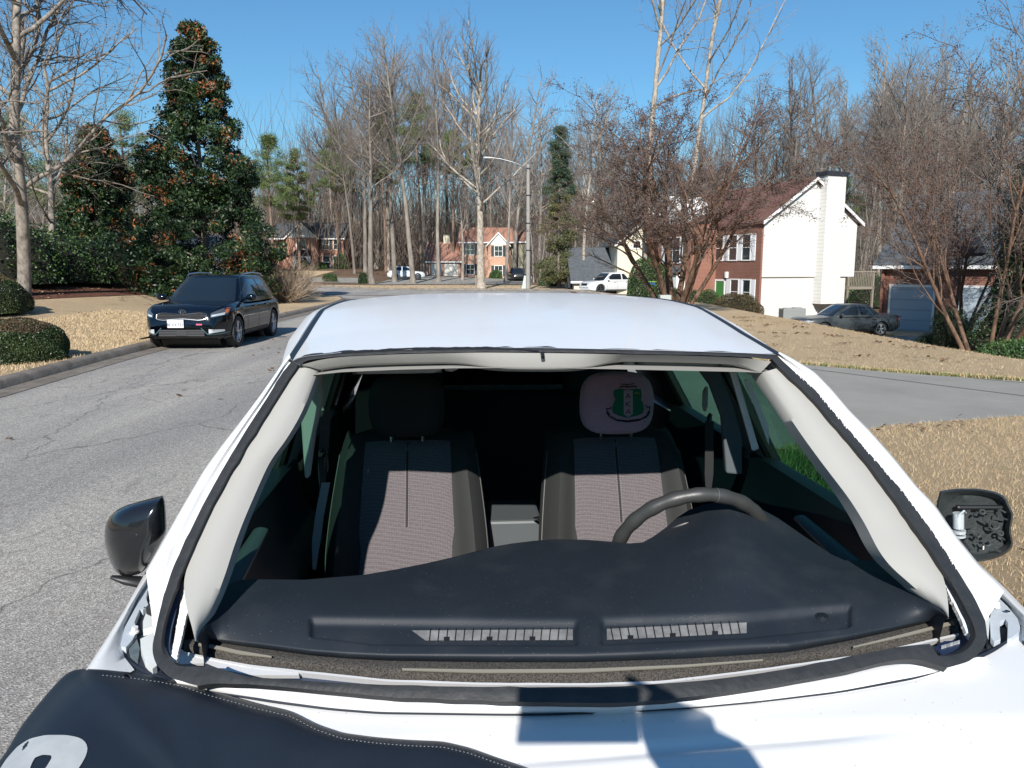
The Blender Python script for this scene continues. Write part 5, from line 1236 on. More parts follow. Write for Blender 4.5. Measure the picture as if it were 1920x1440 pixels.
def siding(name, col, pitch=.2, dark=.55):
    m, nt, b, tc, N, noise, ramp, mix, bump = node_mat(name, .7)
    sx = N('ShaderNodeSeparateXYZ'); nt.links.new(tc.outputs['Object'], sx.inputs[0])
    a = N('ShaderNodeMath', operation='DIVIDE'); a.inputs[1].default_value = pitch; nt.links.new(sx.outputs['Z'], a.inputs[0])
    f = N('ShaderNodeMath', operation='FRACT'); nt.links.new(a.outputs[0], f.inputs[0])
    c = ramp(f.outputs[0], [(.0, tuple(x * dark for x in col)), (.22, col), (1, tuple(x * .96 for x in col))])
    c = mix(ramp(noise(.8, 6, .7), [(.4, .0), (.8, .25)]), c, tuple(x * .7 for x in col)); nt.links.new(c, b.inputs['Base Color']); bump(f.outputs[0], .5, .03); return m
def shingle(name, c1, c2):
    m, nt, b, tc, N, noise, ramp, mix, bump = node_mat(name, .95)
    sx = N('ShaderNodeSeparateXYZ'); nt.links.new(tc.outputs['Object'], sx.inputs[0])
    a = N('ShaderNodeMath', operation='DIVIDE'); a.inputs[1].default_value = .14; nt.links.new(sx.outputs['Z'], a.inputs[0])
    f = N('ShaderNodeMath', operation='FRACT'); nt.links.new(a.outputs[0], f.inputs[0])
    c = ramp(noise(3.5, 8, .75), [(.3, c1), (.7, c2)]); c = mix(ramp(f.outputs[0], [(0, .5), (.2, 0.0)]), c, tuple(x * .5 for x in c1)); nt.links.new(c, b.inputs['Base Color']); bump(noise(14, 5), .7, .03); return m
M_brick = brick('red brown brick', (.30,.105,.06), (.24,.085,.055), (.32,.26,.22)); M_brick_shade = brick('shaded brick', (.25,.095,.06), (.19,.072,.048), (.24,.19,.16)); M_bricko = brick('orange brick', (.60,.33,.215), (.53,.28,.18), (.50,.42,.35))  # second, darker brick: same brick with the walls' shade painted in
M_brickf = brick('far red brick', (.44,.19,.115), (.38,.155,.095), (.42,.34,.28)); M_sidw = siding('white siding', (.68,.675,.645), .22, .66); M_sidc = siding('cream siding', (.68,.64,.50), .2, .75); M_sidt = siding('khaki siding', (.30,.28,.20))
M_shr = shingle('red brown shingle', (.12,.058,.048), (.19,.095,.078)); M_shg = shingle('slate shingle', (.055,.065,.072), (.11,.12,.13)); M_sho = shingle('terracotta shingle', (.30,.15,.11), (.40,.22,.16))
M_trim = mat('white trim', (.74,.74,.72), .5); M_pane = mat('window pane', (.02,.028,.032), .05, spec=.9, coat=.5); M_shut = mat('white shutter', (.70,.71,.73), .5)
M_gd = mat('garage door white', (.66,.64,.56), .6); M_gd_shade = siding('garage door shaded', (.36,.42,.47), .5, .7); M_green = mat('green door', (.04,.20,.05), .4); M_darkr = mat('dark cap', (.02,.022,.028), .5)  # bluish garage door colour has its shade painted in
class House:
    """local frame: origin at ground corner, u to the right, v to the back; walls as boxes"""
    def __init__(s, name, label, ox, oy, oz, ang, group=None):
        s.root = tag(empty(name, (ox, oy, oz), R(ang)), label, 'house', group); s.o = Vector((ox, oy, oz)); a = R(ang)
        s.u = Vector((math.cos(a), math.sin(a), 0)); s.v = Vector((-math.sin(a), math.cos(a), 0))
    def loc(s, px, py, p0=(0, 0), axis='u'):
        """where a line of sight meets the wall through local p0 running along axis -> (coordinate along axis, z)"""
        P0 = s.o + s.u * p0[0] + s.v * p0[1]; d = s.u if axis == 'u' else s.v
        rx, ry, rz_ = ray(px, py); den = rx * d.y - ry * d.x; t = (P0.x * d.y - P0.y * d.x) / den
        hit = Vector((rx * t, ry * t, CAMH + rz_ * t)); return (hit - P0).dot(d) + (p0[0] if axis == 'u' else p0[1]), hit.z - s.o.z
    def wall(s, u0, u1, v0, v1, z0, z1, m, name='wall'):
        mb = MB(); mb.span((u0, v0, z0), (u1, v1, z1)); return mb.build(name, m, s.root, smooth=False)
    def gable(s, u0, u1, v0, v1, z, rise, m, axis='v', ov=.35, name='roof', th=.14, wallm=None):
        """ridge runs along axis"""
        mb = MB()
        if axis == 'v':
            c = (u0 + u1) / 2; k = rise / (c - u0)
            for sg, e in ((-1, u0 - ov), (1, u1 + ov)):
                ze = z - k * ov
                mb.prism([(e, v0 - ov, ze), (c, v0 - ov, z + rise), (c, v1 + ov, z + rise), (e, v1 + ov, ze)][::sg], (0, 0, th))
            r_ = mb.build(name, m, s.root, smooth=False)
            if wallm:
                g = MB(); g.prism([(u0, v0, z - .002), (u1, v0, z - .002), (c, v0, z + rise - .05)], (0, v1 - v0, 0)); g.build('gable_wall', wallm, s.root, smooth=False)
                f = MB()
                for e in (u0 - ov, u1 + ov): f.prism([(e, v0 - ov - .03, z - k * ov - .08), (e, v0 - ov - .03, z - k * ov + .12), (c, v0 - ov - .03, z + rise + .14), (c, v0 - ov - .03, z + rise - .06)], (0, .028, 0))
                f.build('fascia', M_trim, s.root, smooth=False)
        else:
            c = (v0 + v1) / 2; k = rise / (c - v0)
            for sg, e in ((-1, v0 - ov), (1, v1 + ov)):
                ze = z - k * ov
                mb.prism([(u0 - ov, e, ze), (u0 - ov, c, z + rise), (u1 + ov, c, z + rise), (u1 + ov, e, ze)][::-sg], (0, 0, th))
            r_ = mb.build(name, m, s.root, smooth=False)
            if wallm:
                g = MB(); g.prism([(u0, v0, z - .002), (u0, v1, z - .002), (u0, c, z + rise - .05)], (u1 - u0, 0, 0)); g.build('gable_wall', wallm, s.root, smooth=False)
            f = MB(); f.span((u0 - ov, v0 - ov - .05, z - k * ov - .06), (u1 + ov, v0 - ov - .003, z - k * ov + .10)); f.build('gutter', M_trim, s.root, smooth=False)
        return r_
    def win(s, a, b, z0, z1, w0, axis='u', cols=2, rows=2, shut=False, name='window', frame=None, out=-1, pane=None):
        """window on a wall at local coordinate w0 of the other axis; out = direction the wall faces"""
        fr = MB(); f = .07; o = out
        def bx(mb, x0, x1, zz0, zz1, d0, d1):
            if axis == 'u': mb.span((x0, w0 + o * d0, zz0), (x1, w0 + o * d1, zz1))
            else: mb.span((w0 + o * d0, x0, zz0), (w0 + o * d1, x1, zz1))
        for q in ((a - f, a, z0 - f, z1 + f), (b, b + f, z0 - f, z1 + f), (a, b, z0 - f, z0), (a, b, z1, z1 + f)): bx(fr, *q, -.02, .06)
        for i in range(1, cols): x = a + (b - a) * i / cols; bx(fr, x - .018, x + .018, z0, z1, .012, .035)
        for i in range(1, rows): z = z0 + (z1 - z0) * i / rows; bx(fr, a, b, z - .02, z + .02, .012, .033)
        w = fr.build(name, frame or M_trim, s.root, smooth=False)
        p = MB(); bx(p, a, b, z0, z1, -.01, .01); p.build('pane', pane or M_pane, w, smooth=False)
        if shut:
            for x0, x1 in ((a - .46, a - .09), (b + .09, b + .46)):
                q = MB(); bx(q, x0, x1, z0 - .05, z1 + .05, -.02, .045)
                q.build('shutter', shut, s.root, smooth=False)
        return w
    def door(s, a, b, z0, z1, w0, m, axis='u', name='door', out=-1, panels=0):
        q = MB()
        def bx(mb, x0, x1, zz0, zz1, d0, d1):
            if axis == 'u': mb.span((x0, w0 + out * d0, zz0), (x1, w0 + out * d1, zz1))
            else: mb.span((w0 + out * d0, x0, zz0), (w0 + out * d1, x1, zz1))
        bx(q, a, b, z0, z1, -.02, .03); d = q.build(name, m, s.root, smooth=False)
        f = MB()
        for t in ((a - .10, a, z0, z1 + .12), (b, b + .10, z0, z1 + .12), (a, b, z1, z1 + .12)): bx(f, *t, -.02, .06)
        f.build('door_frame', M_trim, d, smooth=False)
        return d

# main white-gabled brick house
H = House('gabled_house', 'two storey brick house with a tall white sided gable and chimney chase', 15.05, 47.0, -1.3, 20)
EZ = 5.78; GW = 7.0; LV = 13.5
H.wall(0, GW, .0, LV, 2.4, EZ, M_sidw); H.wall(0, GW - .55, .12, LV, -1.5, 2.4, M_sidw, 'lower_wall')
H.wall(-.12, .03, .05, LV - .1, -1.0, EZ - .02, M_brick_shade, 'brick_veneer')
H.wall(-.14, .10, -.05, .12, -1.2, EZ, M_trim, 'corner_board') if False else None
H.gable(0, GW, 0, LV, EZ, 2.45, M_shr, 'v', .3, wallm=M_sidw)
H.wall(3.95, 5.35, -.62, .25, .75, 8.45, M_sidw, 'chimney'); H.wall(3.87, 5.43, -.70, .35, 8.45, 8.72, M_darkr, 'chimney_cap'); 
mb = MB(); mb.cyl((4.5, -.1, 8.7), (4.5, -.1, 9.0), .14, 12); mb.build('flue', M_gunm, H.root)
H.wall(-.16, -.02, .0, LV, EZ - .22, EZ - .02, M_trim, 'gutter')
def vz(px, py, w0=-.12): return H.loc(px, py, (w0, 0), 'v')
for (x0, x1, ya, yb, c, sh) in ((1366,1386,428,462,1,M_shut), (1390,1412,427,462,1,M_shut), (1343,1357,431,460,1,M_shut), (1370,1387,499,534,1,M_shut), (1391,1410,499,534,1,M_shut)):
    a, z1 = vz(x1, ya); b, z0 = vz(x0, yb); z1 = 4.95 if ya < 480 else 2.2; z0 = 3.45 if ya < 480 else .72
    m_ = (a + b) / 2; H.win(m_ - .40, m_ + .40, z0, z1, -.12, 'v', 1, 2, sh if x0 != 1391 and x0 != 1390 else False, out=-1)
    if x0 in (1390, 1391):
        q = MB(); q.span((-.17, m_ - .88, z0 - .05), (-.12, m_ - .50, z1 + .05)); q.build('shutter', M_shut, H.root, smooth=False)
a, _ = vz(1357, 540); b, _ = vz(1344, 540); m_ = (a + b) / 2; H.door(m_ - .45, m_ + .45, -.1, 2.1, -.12, M_green, 'v')
lm = MB(); lm.span((-.30, m_ - .85, 2.3), (-.12, m_ - .65, 2.7)); lm.build('porch_lamp', M_trim, H.root, smooth=False, bevel=.03)
# projecting entry bay with the sunlit brick cheek
vb, _ = vz(1342, 500); ve = vb + 5.2
H.wall(-2.1, -.12, vb, ve, -1.2, EZ - .05, M_brick, 'entry_bay')
mb = MB(); mb.prism([(-2.4, vb - .3, EZ - .2), (1.2, vb - .3, EZ + 1.0), (1.2, ve + .3, EZ + 1.0), (-2.4, ve + .3, EZ - .2)], (0, 0, .14)); mb.build('bay_roof', M_shr, H.root, smooth=False)
mb = MB(); mb.prism([(-2.14, vb + .5, EZ - .1), (-2.14, ve - .5, EZ - .1), (-2.14, (vb + ve) / 2, EZ + 1.9)], (2.6, 0, 0)); mb.build('bay_gable', M_sidw, H.root, smooth=False)
for z0, z1 in ((3.3, 4.9), (.6, 2.3)): H.win(vb + 1.2, vb + 3.0, z0, z1, -2.1, 'v', 2, 2, M_shut if z0 > 2 else False, out=-1)
mb = MB(); mb.prism([(-2.1, vb + .3, 3.0), (-2.9, vb + .3, 2.55), (-2.9, vb + 4, 2.55), (-2.1, vb + 4, 3.0)], (0, 0, .08)); mb.build('bow_roof', M_shg, H.root, smooth=False)
H.wall(-2.75, -2.1, vb + .5, vb + 3.8, .1, 2.5, M_trim, 'bow_window')
# deck behind the gable
dk = tag(empty('wooden_deck', (21.9, 52.6, -1.2), R(20)), 'weathered wooden deck with slatted rail behind the white gabled house', 'deck')
M_dk = mat('weathered deck wood', (.28,.24,.19), .9, noise=(6,.3), col2=(.18,.15,.12))
mb = MB(); mb.span((-.6, -1.6, 1.45), (1.7, 2.4, 1.62)); mb.build('deck_floor', M_dk, dk, smooth=False)
for x in (-.5, 1.6):
    mb = MB(); mb.span((x - .06, -1.6, 0), (x + .06, -1.48, 2.6)); mb.build('deck_post', M_dk, dk, smooth=False)
mb = MB(); mb.span((-.6, -1.62, 2.55), (1.75, -1.5, 2.64))
for x in np.linspace(-.5, 1.6, 16): mb.span((x - .02, -1.58, 1.62), (x + .02, -1.53, 2.55))
mb.build('deck_rail', M_dk, dk, smooth=False)
for i, px in enumerate((1476, 1492)):
    ac = MB(); c = H.o; Y = 45.4 + i * .5; X = (px - 960) / F * Y * 1.0; rows = [(-.42, 0), (-.42, .75), (-.36, .82)]
    ac.span((X - .4, Y - .4, gz(X, Y)), (X + .4, Y + .4, gz(X, Y) + .72)); 
    for z in np.linspace(.08, .64, 8): ac.span((X - .415, Y - .415, gz(X, Y) + z), (X + .415, Y + .415, gz(X, Y) + z + .02))
    ac.cyl((X, Y, gz(X, Y) + .72), (X, Y, gz(X, Y) + .76), .3, 20)
    tag(ac.build('air_conditioner', mat('grey condenser', (.22,.24,.24), .6), None, sub=(X, Y, 0), loc=(X, Y, 0), smooth=False), ('left' if i == 0 else 'right') + ' grey condenser unit at the foot of the white gable wall', 'air conditioner')

# cream wing with its own low garage
W = House('cream_house', 'cream sided gable house with a small square attic window and slate roofs', 8.1, 60.2, -.4, 3)
W.wall(0, 5.6, 0, 8, -.8, 3.9, M_sidc); W.gable(0, 5.6, 0, 8, 3.9, 2.35, M_shg, 'v', .3, wallm=M_sidc)
W.win(1.2, 1.75, 3.55, 4.05, 0, 'u', 1, 1)
W.wall(-3.2, -.01, 1.0, 7, -.8, 1.15, M_sidc, 'garage_wall'); W.gable(-3.2, 0.0, 1.0, 7, 1.15, 2.4, M_shg, 'u', .3, 'garage_roof', wallm=M_sidc)
W.door(-2.6, -.5, -.6, .9, 1.0, M_gd, 'u', 'garage_door')
# right-hand garage house in shade
G = House('garage_house', 'brick house with slate roof, shade painted into its walls and garage doors, behind the bare tree', 18.7, 39.4, -1.42, -50)
G.wall(0, 6.2, 0, 7, -.4, 3.42, M_brick_shade); G.gable(0, 6.2, 0, 7, 3.42, 3.3, M_shg, 'u', .35, wallm=M_brick_shade)
G.wall(.0, .12, -.12, .0, -.4, 3.4, M_brick_shade, 'corner_pier')
for a, b in ((.5, 2.5), (3.7, 5.2)):
    G.door(a, b, 0, 2.15, 0, M_gd_shade, 'u', 'garage_door')
G.wall(6.2, 7.0, -.7, 7, -.4, 3.4, M_brick, 'brick_pier'); G.wall(7.0, 14, 1.2, 9, -.4, 5.9, M_brick_shade, 'main_wall'); G.gable(7.0, 14, 1.2, 9, 5.9, 2.6, M_shg, 'u', .35, 'main_roof', wallm=M_brick_shade)
for a in (7.6, 9.4, 11.4): G.win(a, a + 1.1, .6, 2.5, 1.2, 'u', 2, 2, M_shut); G.win(a, a + 1.1, 3.7, 5.2, 1.2, 'u', 2, 2)
mb = MB(); mb.prism([(2.6, -.1, 3.75), (4.6, -.1, 3.75), (3.6, -.1, 4.9)], (0, 1.2, 0)); mb.build('dormer', M_darkr, G.root, smooth=False)
# far left brick house
B = House('brick_house', 'far left red brick house with a white pediment and grey roof', -32.2, 112, 1.25, 0)
k_ = 114 / F
B.wall(0, 4.4, 0, 8, -1, 4.6, M_brickf, 'bay_wall'); B.wall(4.4, 7.9, 1.2, 8, -1, 4.6, M_brickf)
B.gable(0, 4.4, 0, 8, 4.6, 2.0, M_shg, 'v', .3, 'bay_roof', wallm=M_trim); B.gable(-2.5, 7.9, 1.2, 9.2, 4.6, 2.2, M_shg, 'u', .3)
B.wall(-2.5, 0, 2.2, 8, -1, 4.6, M_brickf, 'side_wall')
B.win(1.5, 2.8, 3.0, 4.3, 0, 'u', 2, 2); B.win(4.9, 5.8, 3.0, 4.3, 1.2, 'u', 1, 2, M_darkr); B.win(6.5, 7.4, 3.0, 4.3, 1.2, 'u', 1, 2)
B.win(4.9, 5.9, .3, 2.0, 1.2, 'u', 1, 2); B.win(6.4, 7.4, .3, 2.0, 1.2, 'u', 1, 2)
B.wall(1.0, 3.5, -.7, 0, -.4, 2.0, M_trim, 'bow_window'); B.win(1.5, 3.0, .4, 1.8, -.7, 'u', 3, 2)
mb = MB(); mb.prism([(.8, -.9, 2.0), (3.7, -.9, 2.0), (3.2, -.1, 2.9), (1.3, -.1, 2.9)], (0, .05, .05)); mb.build('bow_roof', M_darkr, B.root, smooth=False)
# central orange brick house
O = House('orange_house', 'far orange brick house with double garage doors and small white gable', -11.4, 104.5, .05, 0)
O.wall(0, 4.5, 0, 7, -1, 2.5, M_bricko, 'garage_wall'); O.gable(0, 4.5, 0, 7, 2.5, 2.4, M_sho, 'u', .3, 'garage_roof', wallm=M_bricko)
O.door(.7, 1.9, 0, 1.95, 0, M_gd, 'u', 'garage_door'); O.door(2.5, 4.1, 0, 1.95, 0, M_gd, 'u', 'garage_door')
O.wall(4.5, 11.2, .4, 8, -1, 5.0, M_bricko); O.gable(4.5, 11.2, .4, 8, 5.0, 1.9, M_sho, 'u', .3, wallm=M_bricko)
O.wall(8.2, 11.0, -.3, .4, -1, 4.6, M_bricko, 'bay_wall'); O.gable(8.2, 11.0, -.3, 3, 4.6, 1.5, M_sho, 'v', .25, 'bay_roof', wallm=M_trim)
for a, z, w0 in ((5.3, 3.3, .4), (9.1, 3.1, -.3), (5.3, .7, .4), (9.1, .5, -.3)): O.win(a, a + 1.0, z, z + 1.3, w0, 'u', 2, 2, M_darkr)
O.wall(11.2, 13.4, 1.2, 8, -1, 5.0, M_sidt, 'side_wall'); O.gable(11.2, 13.4, 1.2, 8, 5.0, 1.4, M_sho, 'u', .2, 'side_roof', wallm=M_sidt); O.win(11.8, 12.6, .3, 1.6, 1.2, 'u', 1, 2)
O.wall(2.0, 2.9, 3.2, 4.0, 2.5, 6.0, M_sidc, 'chimney')
# pale house just showing under the magnolia
Q = House('pale_house', 'pale house mostly hidden behind the dark magnolia', -44, 84, .7, 0)
Q.wall(0, 12, 0, 8, -1, 2.6, M_sidw); Q.gable(0, 12, 0, 8, 2.6, 1.8, M_shg, 'u', .4, wallm=M_sidw); Q.win(2, 3, .8, 2, 0); Q.win(6, 7.4, .8, 2, 0)

# street furniture
L_ = tag(empty('street_lamp', (1.22, 59.3, 0)), 'grey roadside pole with a curved arm and cobra head lamp', 'street lamp')
M_pole = mat('grey pole', (.30,.29,.27), .85, noise=(3,.3), col2=(.22,.21,.19))
mb = MB(); mb.tube([(0,0,-.1),(0,0,4.5),(-.02,0,9.25)], [.17,.15,.13], 14); mb.build('pole', M_pole, L_)
for z in (4.9, 6.95, 2.9, 8.9):
    mb = MB(); mb.cyl((0,0,z), (0,0,z + .09), .165, 14); mb.build('pole_band', M_darkr, L_)
mb = MB(); mb.tube([(-.1,-.05,8.75),(-.25,-.1,9.0),(-1.0,-.1,9.35),(-2.0,-.1,9.62),(-2.6,-.1,9.7)], [.06,.055,.05,.045,.04], 10); mb.build('lamp_arm', M_gunm, L_)
mb = MB(); rows = []
for t, w, h in ((0,.05,.04),(.15,.10,.06),(.45,.15,.08),(.7,.14,.07),(.82,.05,.03)): rows.append([(-2.55 - t, -.1 + math.cos(a) * w, 9.70 + t * .02 + math.sin(a) * h) for a in np.linspace(0, 2 * math.pi, 17)[:-1]])
mb.grid(rows, closed=True); mb.build('lamp_head', mat('lamp head grey', (.6,.62,.64), .4), L_)
def small(name, label, cat, px, Y, parts, **k):
    x = (px - 960) / F * Y; rt = tag(empty(name, (x, Y, gz(x, Y))), label, cat)
    for nm, f, m_ in parts:
        q = MB(); f(q); q.build(nm, m_, rt, smooth=False, bevel=.015)
    return rt
small('utility_box', 'pale green utility box leaning beside the pole', 'utility box', 985, 60.5, [('cabinet', lambda q: q.prism([(-.3,0,0),(.35,0,0),(.5,0,1.0),(-.1,0,1.05)], (0,.5,0)), mat('pale green box', (.42,.50,.46), .6))])
small('waste_bin', 'black wheeled bin by the far left lawn hedge', 'bin', 1072, 62, [('bin_body', lambda q: q.prism([(-.35,0,.1),(.35,0,.1),(.42,0,.95),(-.42,0,.95)], (0,.6,0)), M_black), ('bin_lid', lambda q: q.span((-.45,-.05,.955),(.45,.65,1.03)), M_black)])['label'] = 'black wheeled bin just left of the white sport utility car'
small('recycling_bin', 'blue recycling bin with lime lid in front of the green hedge', 'bin', 1217, 51, [('bin_body', lambda q: q.prism([(-.32,0,.1),(.32,0,.1),(.38,0,1.1),(-.38,0,1.1)], (0,.6,0)), mat('blue bin', (.03,.12,.42), .5)), ('bin_lid', lambda q: q.span((-.5,-.05,1.105),(.42,.65,1.17)), mat('lime lid', (.30,.62,.10), .5))])
small('transformer_box', 'pale transformer box at the foot of the crape myrtle', 'utility box', 1247, 25.2, [('cabinet', lambda q: q.span((-.18,0,0),(.18,.35,.80)), mat('pale transformer', (.36,.40,.38), .6))])
small('brick_mailbox', 'square brick mailbox pillar between far tree and garage', 'mailbox', 1069, 80, [('pillar', lambda q: q.span((-.35,0,-.2),(.35,.6,1.5)), M_brick)])
small('mailbox', 'dark mailbox on a post by the far driveway', 'mailbox', 893, 72, [('post', lambda q: q.span((-.05,0,0),(.05,.1,1.1)), M_dk), ('box', lambda q: q.span((-.13,-.2,1.1),(.13,.3,1.36)), M_black)])
# ------------------------------------------------------------------ trees
def bark(name, c1, c2, sc=3.0, rnd=.0, s3=(1,1,.25)):
    m, nt, b, tc, N, noise, ramp, mix, bump = node_mat(name, .95, .2)
    mp = N('ShaderNodeMapping'); mp.inputs['Scale'].default_value = s3; nt.links.new(tc.outputs['Object'], mp.inputs[0])
    c = ramp(noise(sc, 6, .7, mp.outputs[0]), [(.35, c1), (.65, c2)]); nt.links.new(c, b.inputs['Base Color'])
    if rnd: rnd_mat(m, rnd)
    return m
M_bk = bark('grey bark', (.14,.12,.10), (.29,.255,.22), 3, .28); M_tw = bark('grey twig', (.15,.125,.108), (.25,.215,.19), 1, .25)
M_bkp = bark('pale mottled bark', (.19,.16,.13), (.46,.41,.345), 5, 0, (1,1,.5)); M_twp = bark('pale twig', (.17,.145,.125), (.31,.275,.235), 2)
M_bkr = bark('cinnamon bark', (.08,.05,.036), (.20,.125,.085), 7, 0, (1,1,.3)); M_twr = bark('reddish twig', (.10,.082,.072), (.20,.16,.135), 3)
M_seed = mat('dry seed cluster', (.075,.045,.038), .9, noise=(3,.3), col2=(.14,.085,.068))
class Segs:
    def __init__(s): s.a = []; s.b = []; s.ra = []; s.rb = []
    def add(s, p, q, r0, r1): s.a.append(p); s.b.append(q); s.ra.append(r0); s.rb.append(r1)
    def arrays(s): return np.array(s.a), np.array(s.b), np.array(s.ra), np.array(s.rb)
def tubes(name, sg, sides, m, parent=None):
    A, B, ra, rb = sg.arrays(); d = B - A; L = np.linalg.norm(d, axis=1, keepdims=True); d = d / np.maximum(L, 1e-6)
    ref = np.where(np.abs(d[:, 2:3]) < .9, np.array([[0, 0, 1.]]), np.array([[1., 0, 0]])); u = np.cross(ref, d); u /= np.linalg.norm(u, axis=1, keepdims=True); w = np.cross(d, u)
    V = []
    for P, rr in ((A - d * 0, ra), (B + d * rb[:, None] * .4, rb)):
        for k in range(sides):
            a = 2 * math.pi * k / sides; V.append(P + (u * math.cos(a) + w * math.sin(a)) * rr[:, None])
    V = np.stack(V, 1).reshape(-1, 3); n = len(A); o = (np.arange(n) * 2 * sides)[:, None]
    Fq = np.concatenate([o + np.array([[k, (k + 1) % sides, sides + (k + 1) % sides, sides + k]]) for k in range(sides)], 0)
    return np_mesh(name, V, Fq, m, parent, smooth=sides > 3)
def rotv(d, ang, az):
    d = d / np.linalg.norm(d); ref = np.array([0, 0, 1.]) if abs(d[2]) < .9 else np.array([1., 0, 0]); u = np.cross(ref, d); u /= np.linalg.norm(u); w = np.cross(d, u)
    return d * math.cos(ang) + (u * math.cos(az) + w * math.sin(az)) * math.sin(ang)
def grow(rg, S, p, d, L, r0, lv, cfg):
    c = cfg[lv]; n = c['n']; r1 = r0 * c.get('taper', .35); pts = [np.array(p, float)]; dd = np.array(d, float); dirs = [dd]
    for i in range(n):
        dd = dd + rg.normal(0, c['wig'], 3) + np.array([0, 0, c['up']]); dd /= np.linalg.norm(dd); pts.append(pts[-1] + dd * L / n); dirs.append(dd)
    T = S[min(c['bin'], len(S) - 1)]
    for i in range(n):
        T.add(pts[i], pts[i + 1], r0 + (r1 - r0) * i / n, r0 + (r1 - r0) * (i + 1) / n)
    if lv + 1 < len(cfg):
        k = cfg[lv + 1]; m = max(1, int(round(k['num'] * (1 if lv == 0 else min(1.6, L / c['ref'])))))
        for j in range(m):
            t = k['t0'] + (1 - k['t0']) * ((j + rg.uniform(0, .9)) / m); f = t * n; i = min(n - 1, int(f)); q = pts[i] + (pts[i + 1] - pts[i]) * (f - i)
            nd = rotv(dirs[i + 1], R(rg.uniform(*k['ang'])), rg.uniform(0, 2 * math.pi)); ln = L * rg.uniform(*k['len']) * (1 - k['dec'] * (t - k['t0']))
            rr = max(k['rmin'], min(r0 * k['rr'], (r0 + (r1 - r0) * t) * .8) * rg.uniform(.75, 1)); grow(rg, S, q, nd, ln, rr, lv + 1, cfg)
def lvl(**k):
    d = dict(n=4, wig=.08, up=.03, num=8, t0=.3, ang=(25, 50), len=(.4, .6), dec=.5, rr=.45, rmin=.011, bin=1, ref=4.0, taper=.35); d.update(k); return d
def bare_tree(name, seed, H, tr, cfg, m_t, m_c, stems=1, splay=0, extra=None):
    rg = np.random.default_rng(seed); S = [Segs(), Segs()]
    root = empty(name)
    for i in range(stems):
        a = 2 * math.pi * i / max(1, stems) + rg.uniform(0, .6); sp = R(rg.uniform(*splay)) if stems > 1 else 0
        d = np.array([math.sin(sp) * math.cos(a), math.sin(sp) * math.sin(a), math.cos(sp)]); p = np.array([math.cos(a), math.sin(a), 0]) * (tr * .9 if stems > 1 else 0) + np.array([0, 0, -.3])
        grow(rg, S, p, d, H * (1 if stems == 1 else rg.uniform(.8, 1)), tr * (1 if stems == 1 else rg.uniform(.7, 1)), 0, cfg)
    if stems == 1: S[0].add(np.array([0, 0, -.4]), np.array([0, 0, .5]), tr * 1.5, tr * 1.05)
    tubes('trunk', S[0], 8, m_t, root); tubes('crown', S[1], 3, m_c, root)
    if extra: extra(rg, S, root)
    return root, S
WOOD = [
 [lvl(n=16, wig=.02, up=.04, bin=0, taper=.12), lvl(n=6, wig=.09, up=.07, num=28, t0=.40, ang=(30, 56), len=(.22, .34), dec=1.15, rr=.25, bin=0), lvl(n=4, wig=.10, up=.06, num=8, t0=.2, ang=(22, 45), len=(.35, .55), ref=6), lvl(n=3, wig=.12, up=.07, num=8, t0=.15, ang=(20, 45), len=(.4, .65), ref=2.6, rmin=.011), lvl(n=2, wig=.12, up=.06, num=6, t0=.1, ang=(20, 50), len=(.4, .7), ref=1.2, rmin=.009)],
 [lvl(n=16, wig=.04, up=.04, bin=0, taper=.14), lvl(n=7, wig=.12, up=.06, num=24, t0=.34, ang=(35, 65), len=(.22, .36), dec=1.0, rr=.30, bin=0), lvl(n=4, wig=.13, up=.08, num=8, t0=.2, ang=(25, 50), len=(.35, .55), ref=6), lvl(n=3, wig=.14, up=.06, num=8, t0=.15, ang=(20, 50), len=(.4, .65), ref=2.6), lvl(n=2, wig=.14, up=.05, num=6, t0=.1, ang=(20, 50), len=(.4, .7), ref=1.2, rmin=.009)],
 [lvl(n=16, wig=.02, up=.05, bin=0, taper=.1), lvl(n=5, wig=.08, up=.11, num=30, t0=.36, ang=(20, 38), len=(.16, .26), dec=.4, rr=.30, bin=1), lvl(n=4, wig=.09, up=.12, num=8, t0=.15, ang=(18, 38), len=(.4, .55), ref=4), lvl(n=3, wig=.10, up=.08, num=6, t0=.1, ang=(18, 40), len=(.4, .65), ref=2), lvl(n=2, wig=.10, up=.08, num=4, t0=.1, ang=(20, 45), len=(.4, .7), ref=1., rmin=.009)],
]
def top_z(o): return max(v.co.z for ch in o.children for v in ch.data.vertices)
def place(root, px, Y, scale=1.0, rz=0, label=None, group=None, sink=0):
    x = (px - 960) / F * Y; root.location = (x, Y, gz(x, Y) - sink); root.rotation_euler = (0, 0, rz); root.scale = (scale, scale, scale) if not hasattr(scale, '__len__') else scale
    tag(root, label, 'tree', group); return root
protos = []
for i, (c, sd, Ht, tr) in enumerate(((0, 1, 27, .30), (1, 2, 25, .33), (2, 3, 27, .24), (0, 4, 29, .34), (1, 5, 23, .26), (2, 6, 25, .22))):
    r_, _ = bare_tree('bare_tree', sd, Ht, tr, WOOD[c], M_bk, M_tw); protos.append(r_)
PT = [top_z(o) for o in protos]
used = [False] * 6
SKY = [(-100,230),(0,215),(300,240),(430,300),(520,290),(600,175),(650,105),(720,65),(780,60),(850,60),(930,80),(970,150),(1010,205),(1060,180),(1110,150),(1170,205),(1250,235),(1330,165),(1400,130),(1450,95),(1520,92),(1560,110),(1600,130),(1650,65),(1720,45),(1780,90),(1850,65),(1920,35),(2000,40)]
def sc_for(i, px, Y, ytop): return (CAMH + (500.7 - ytop) / F * Y - gz((px - 960) / F * Y, Y)) / PT[i]
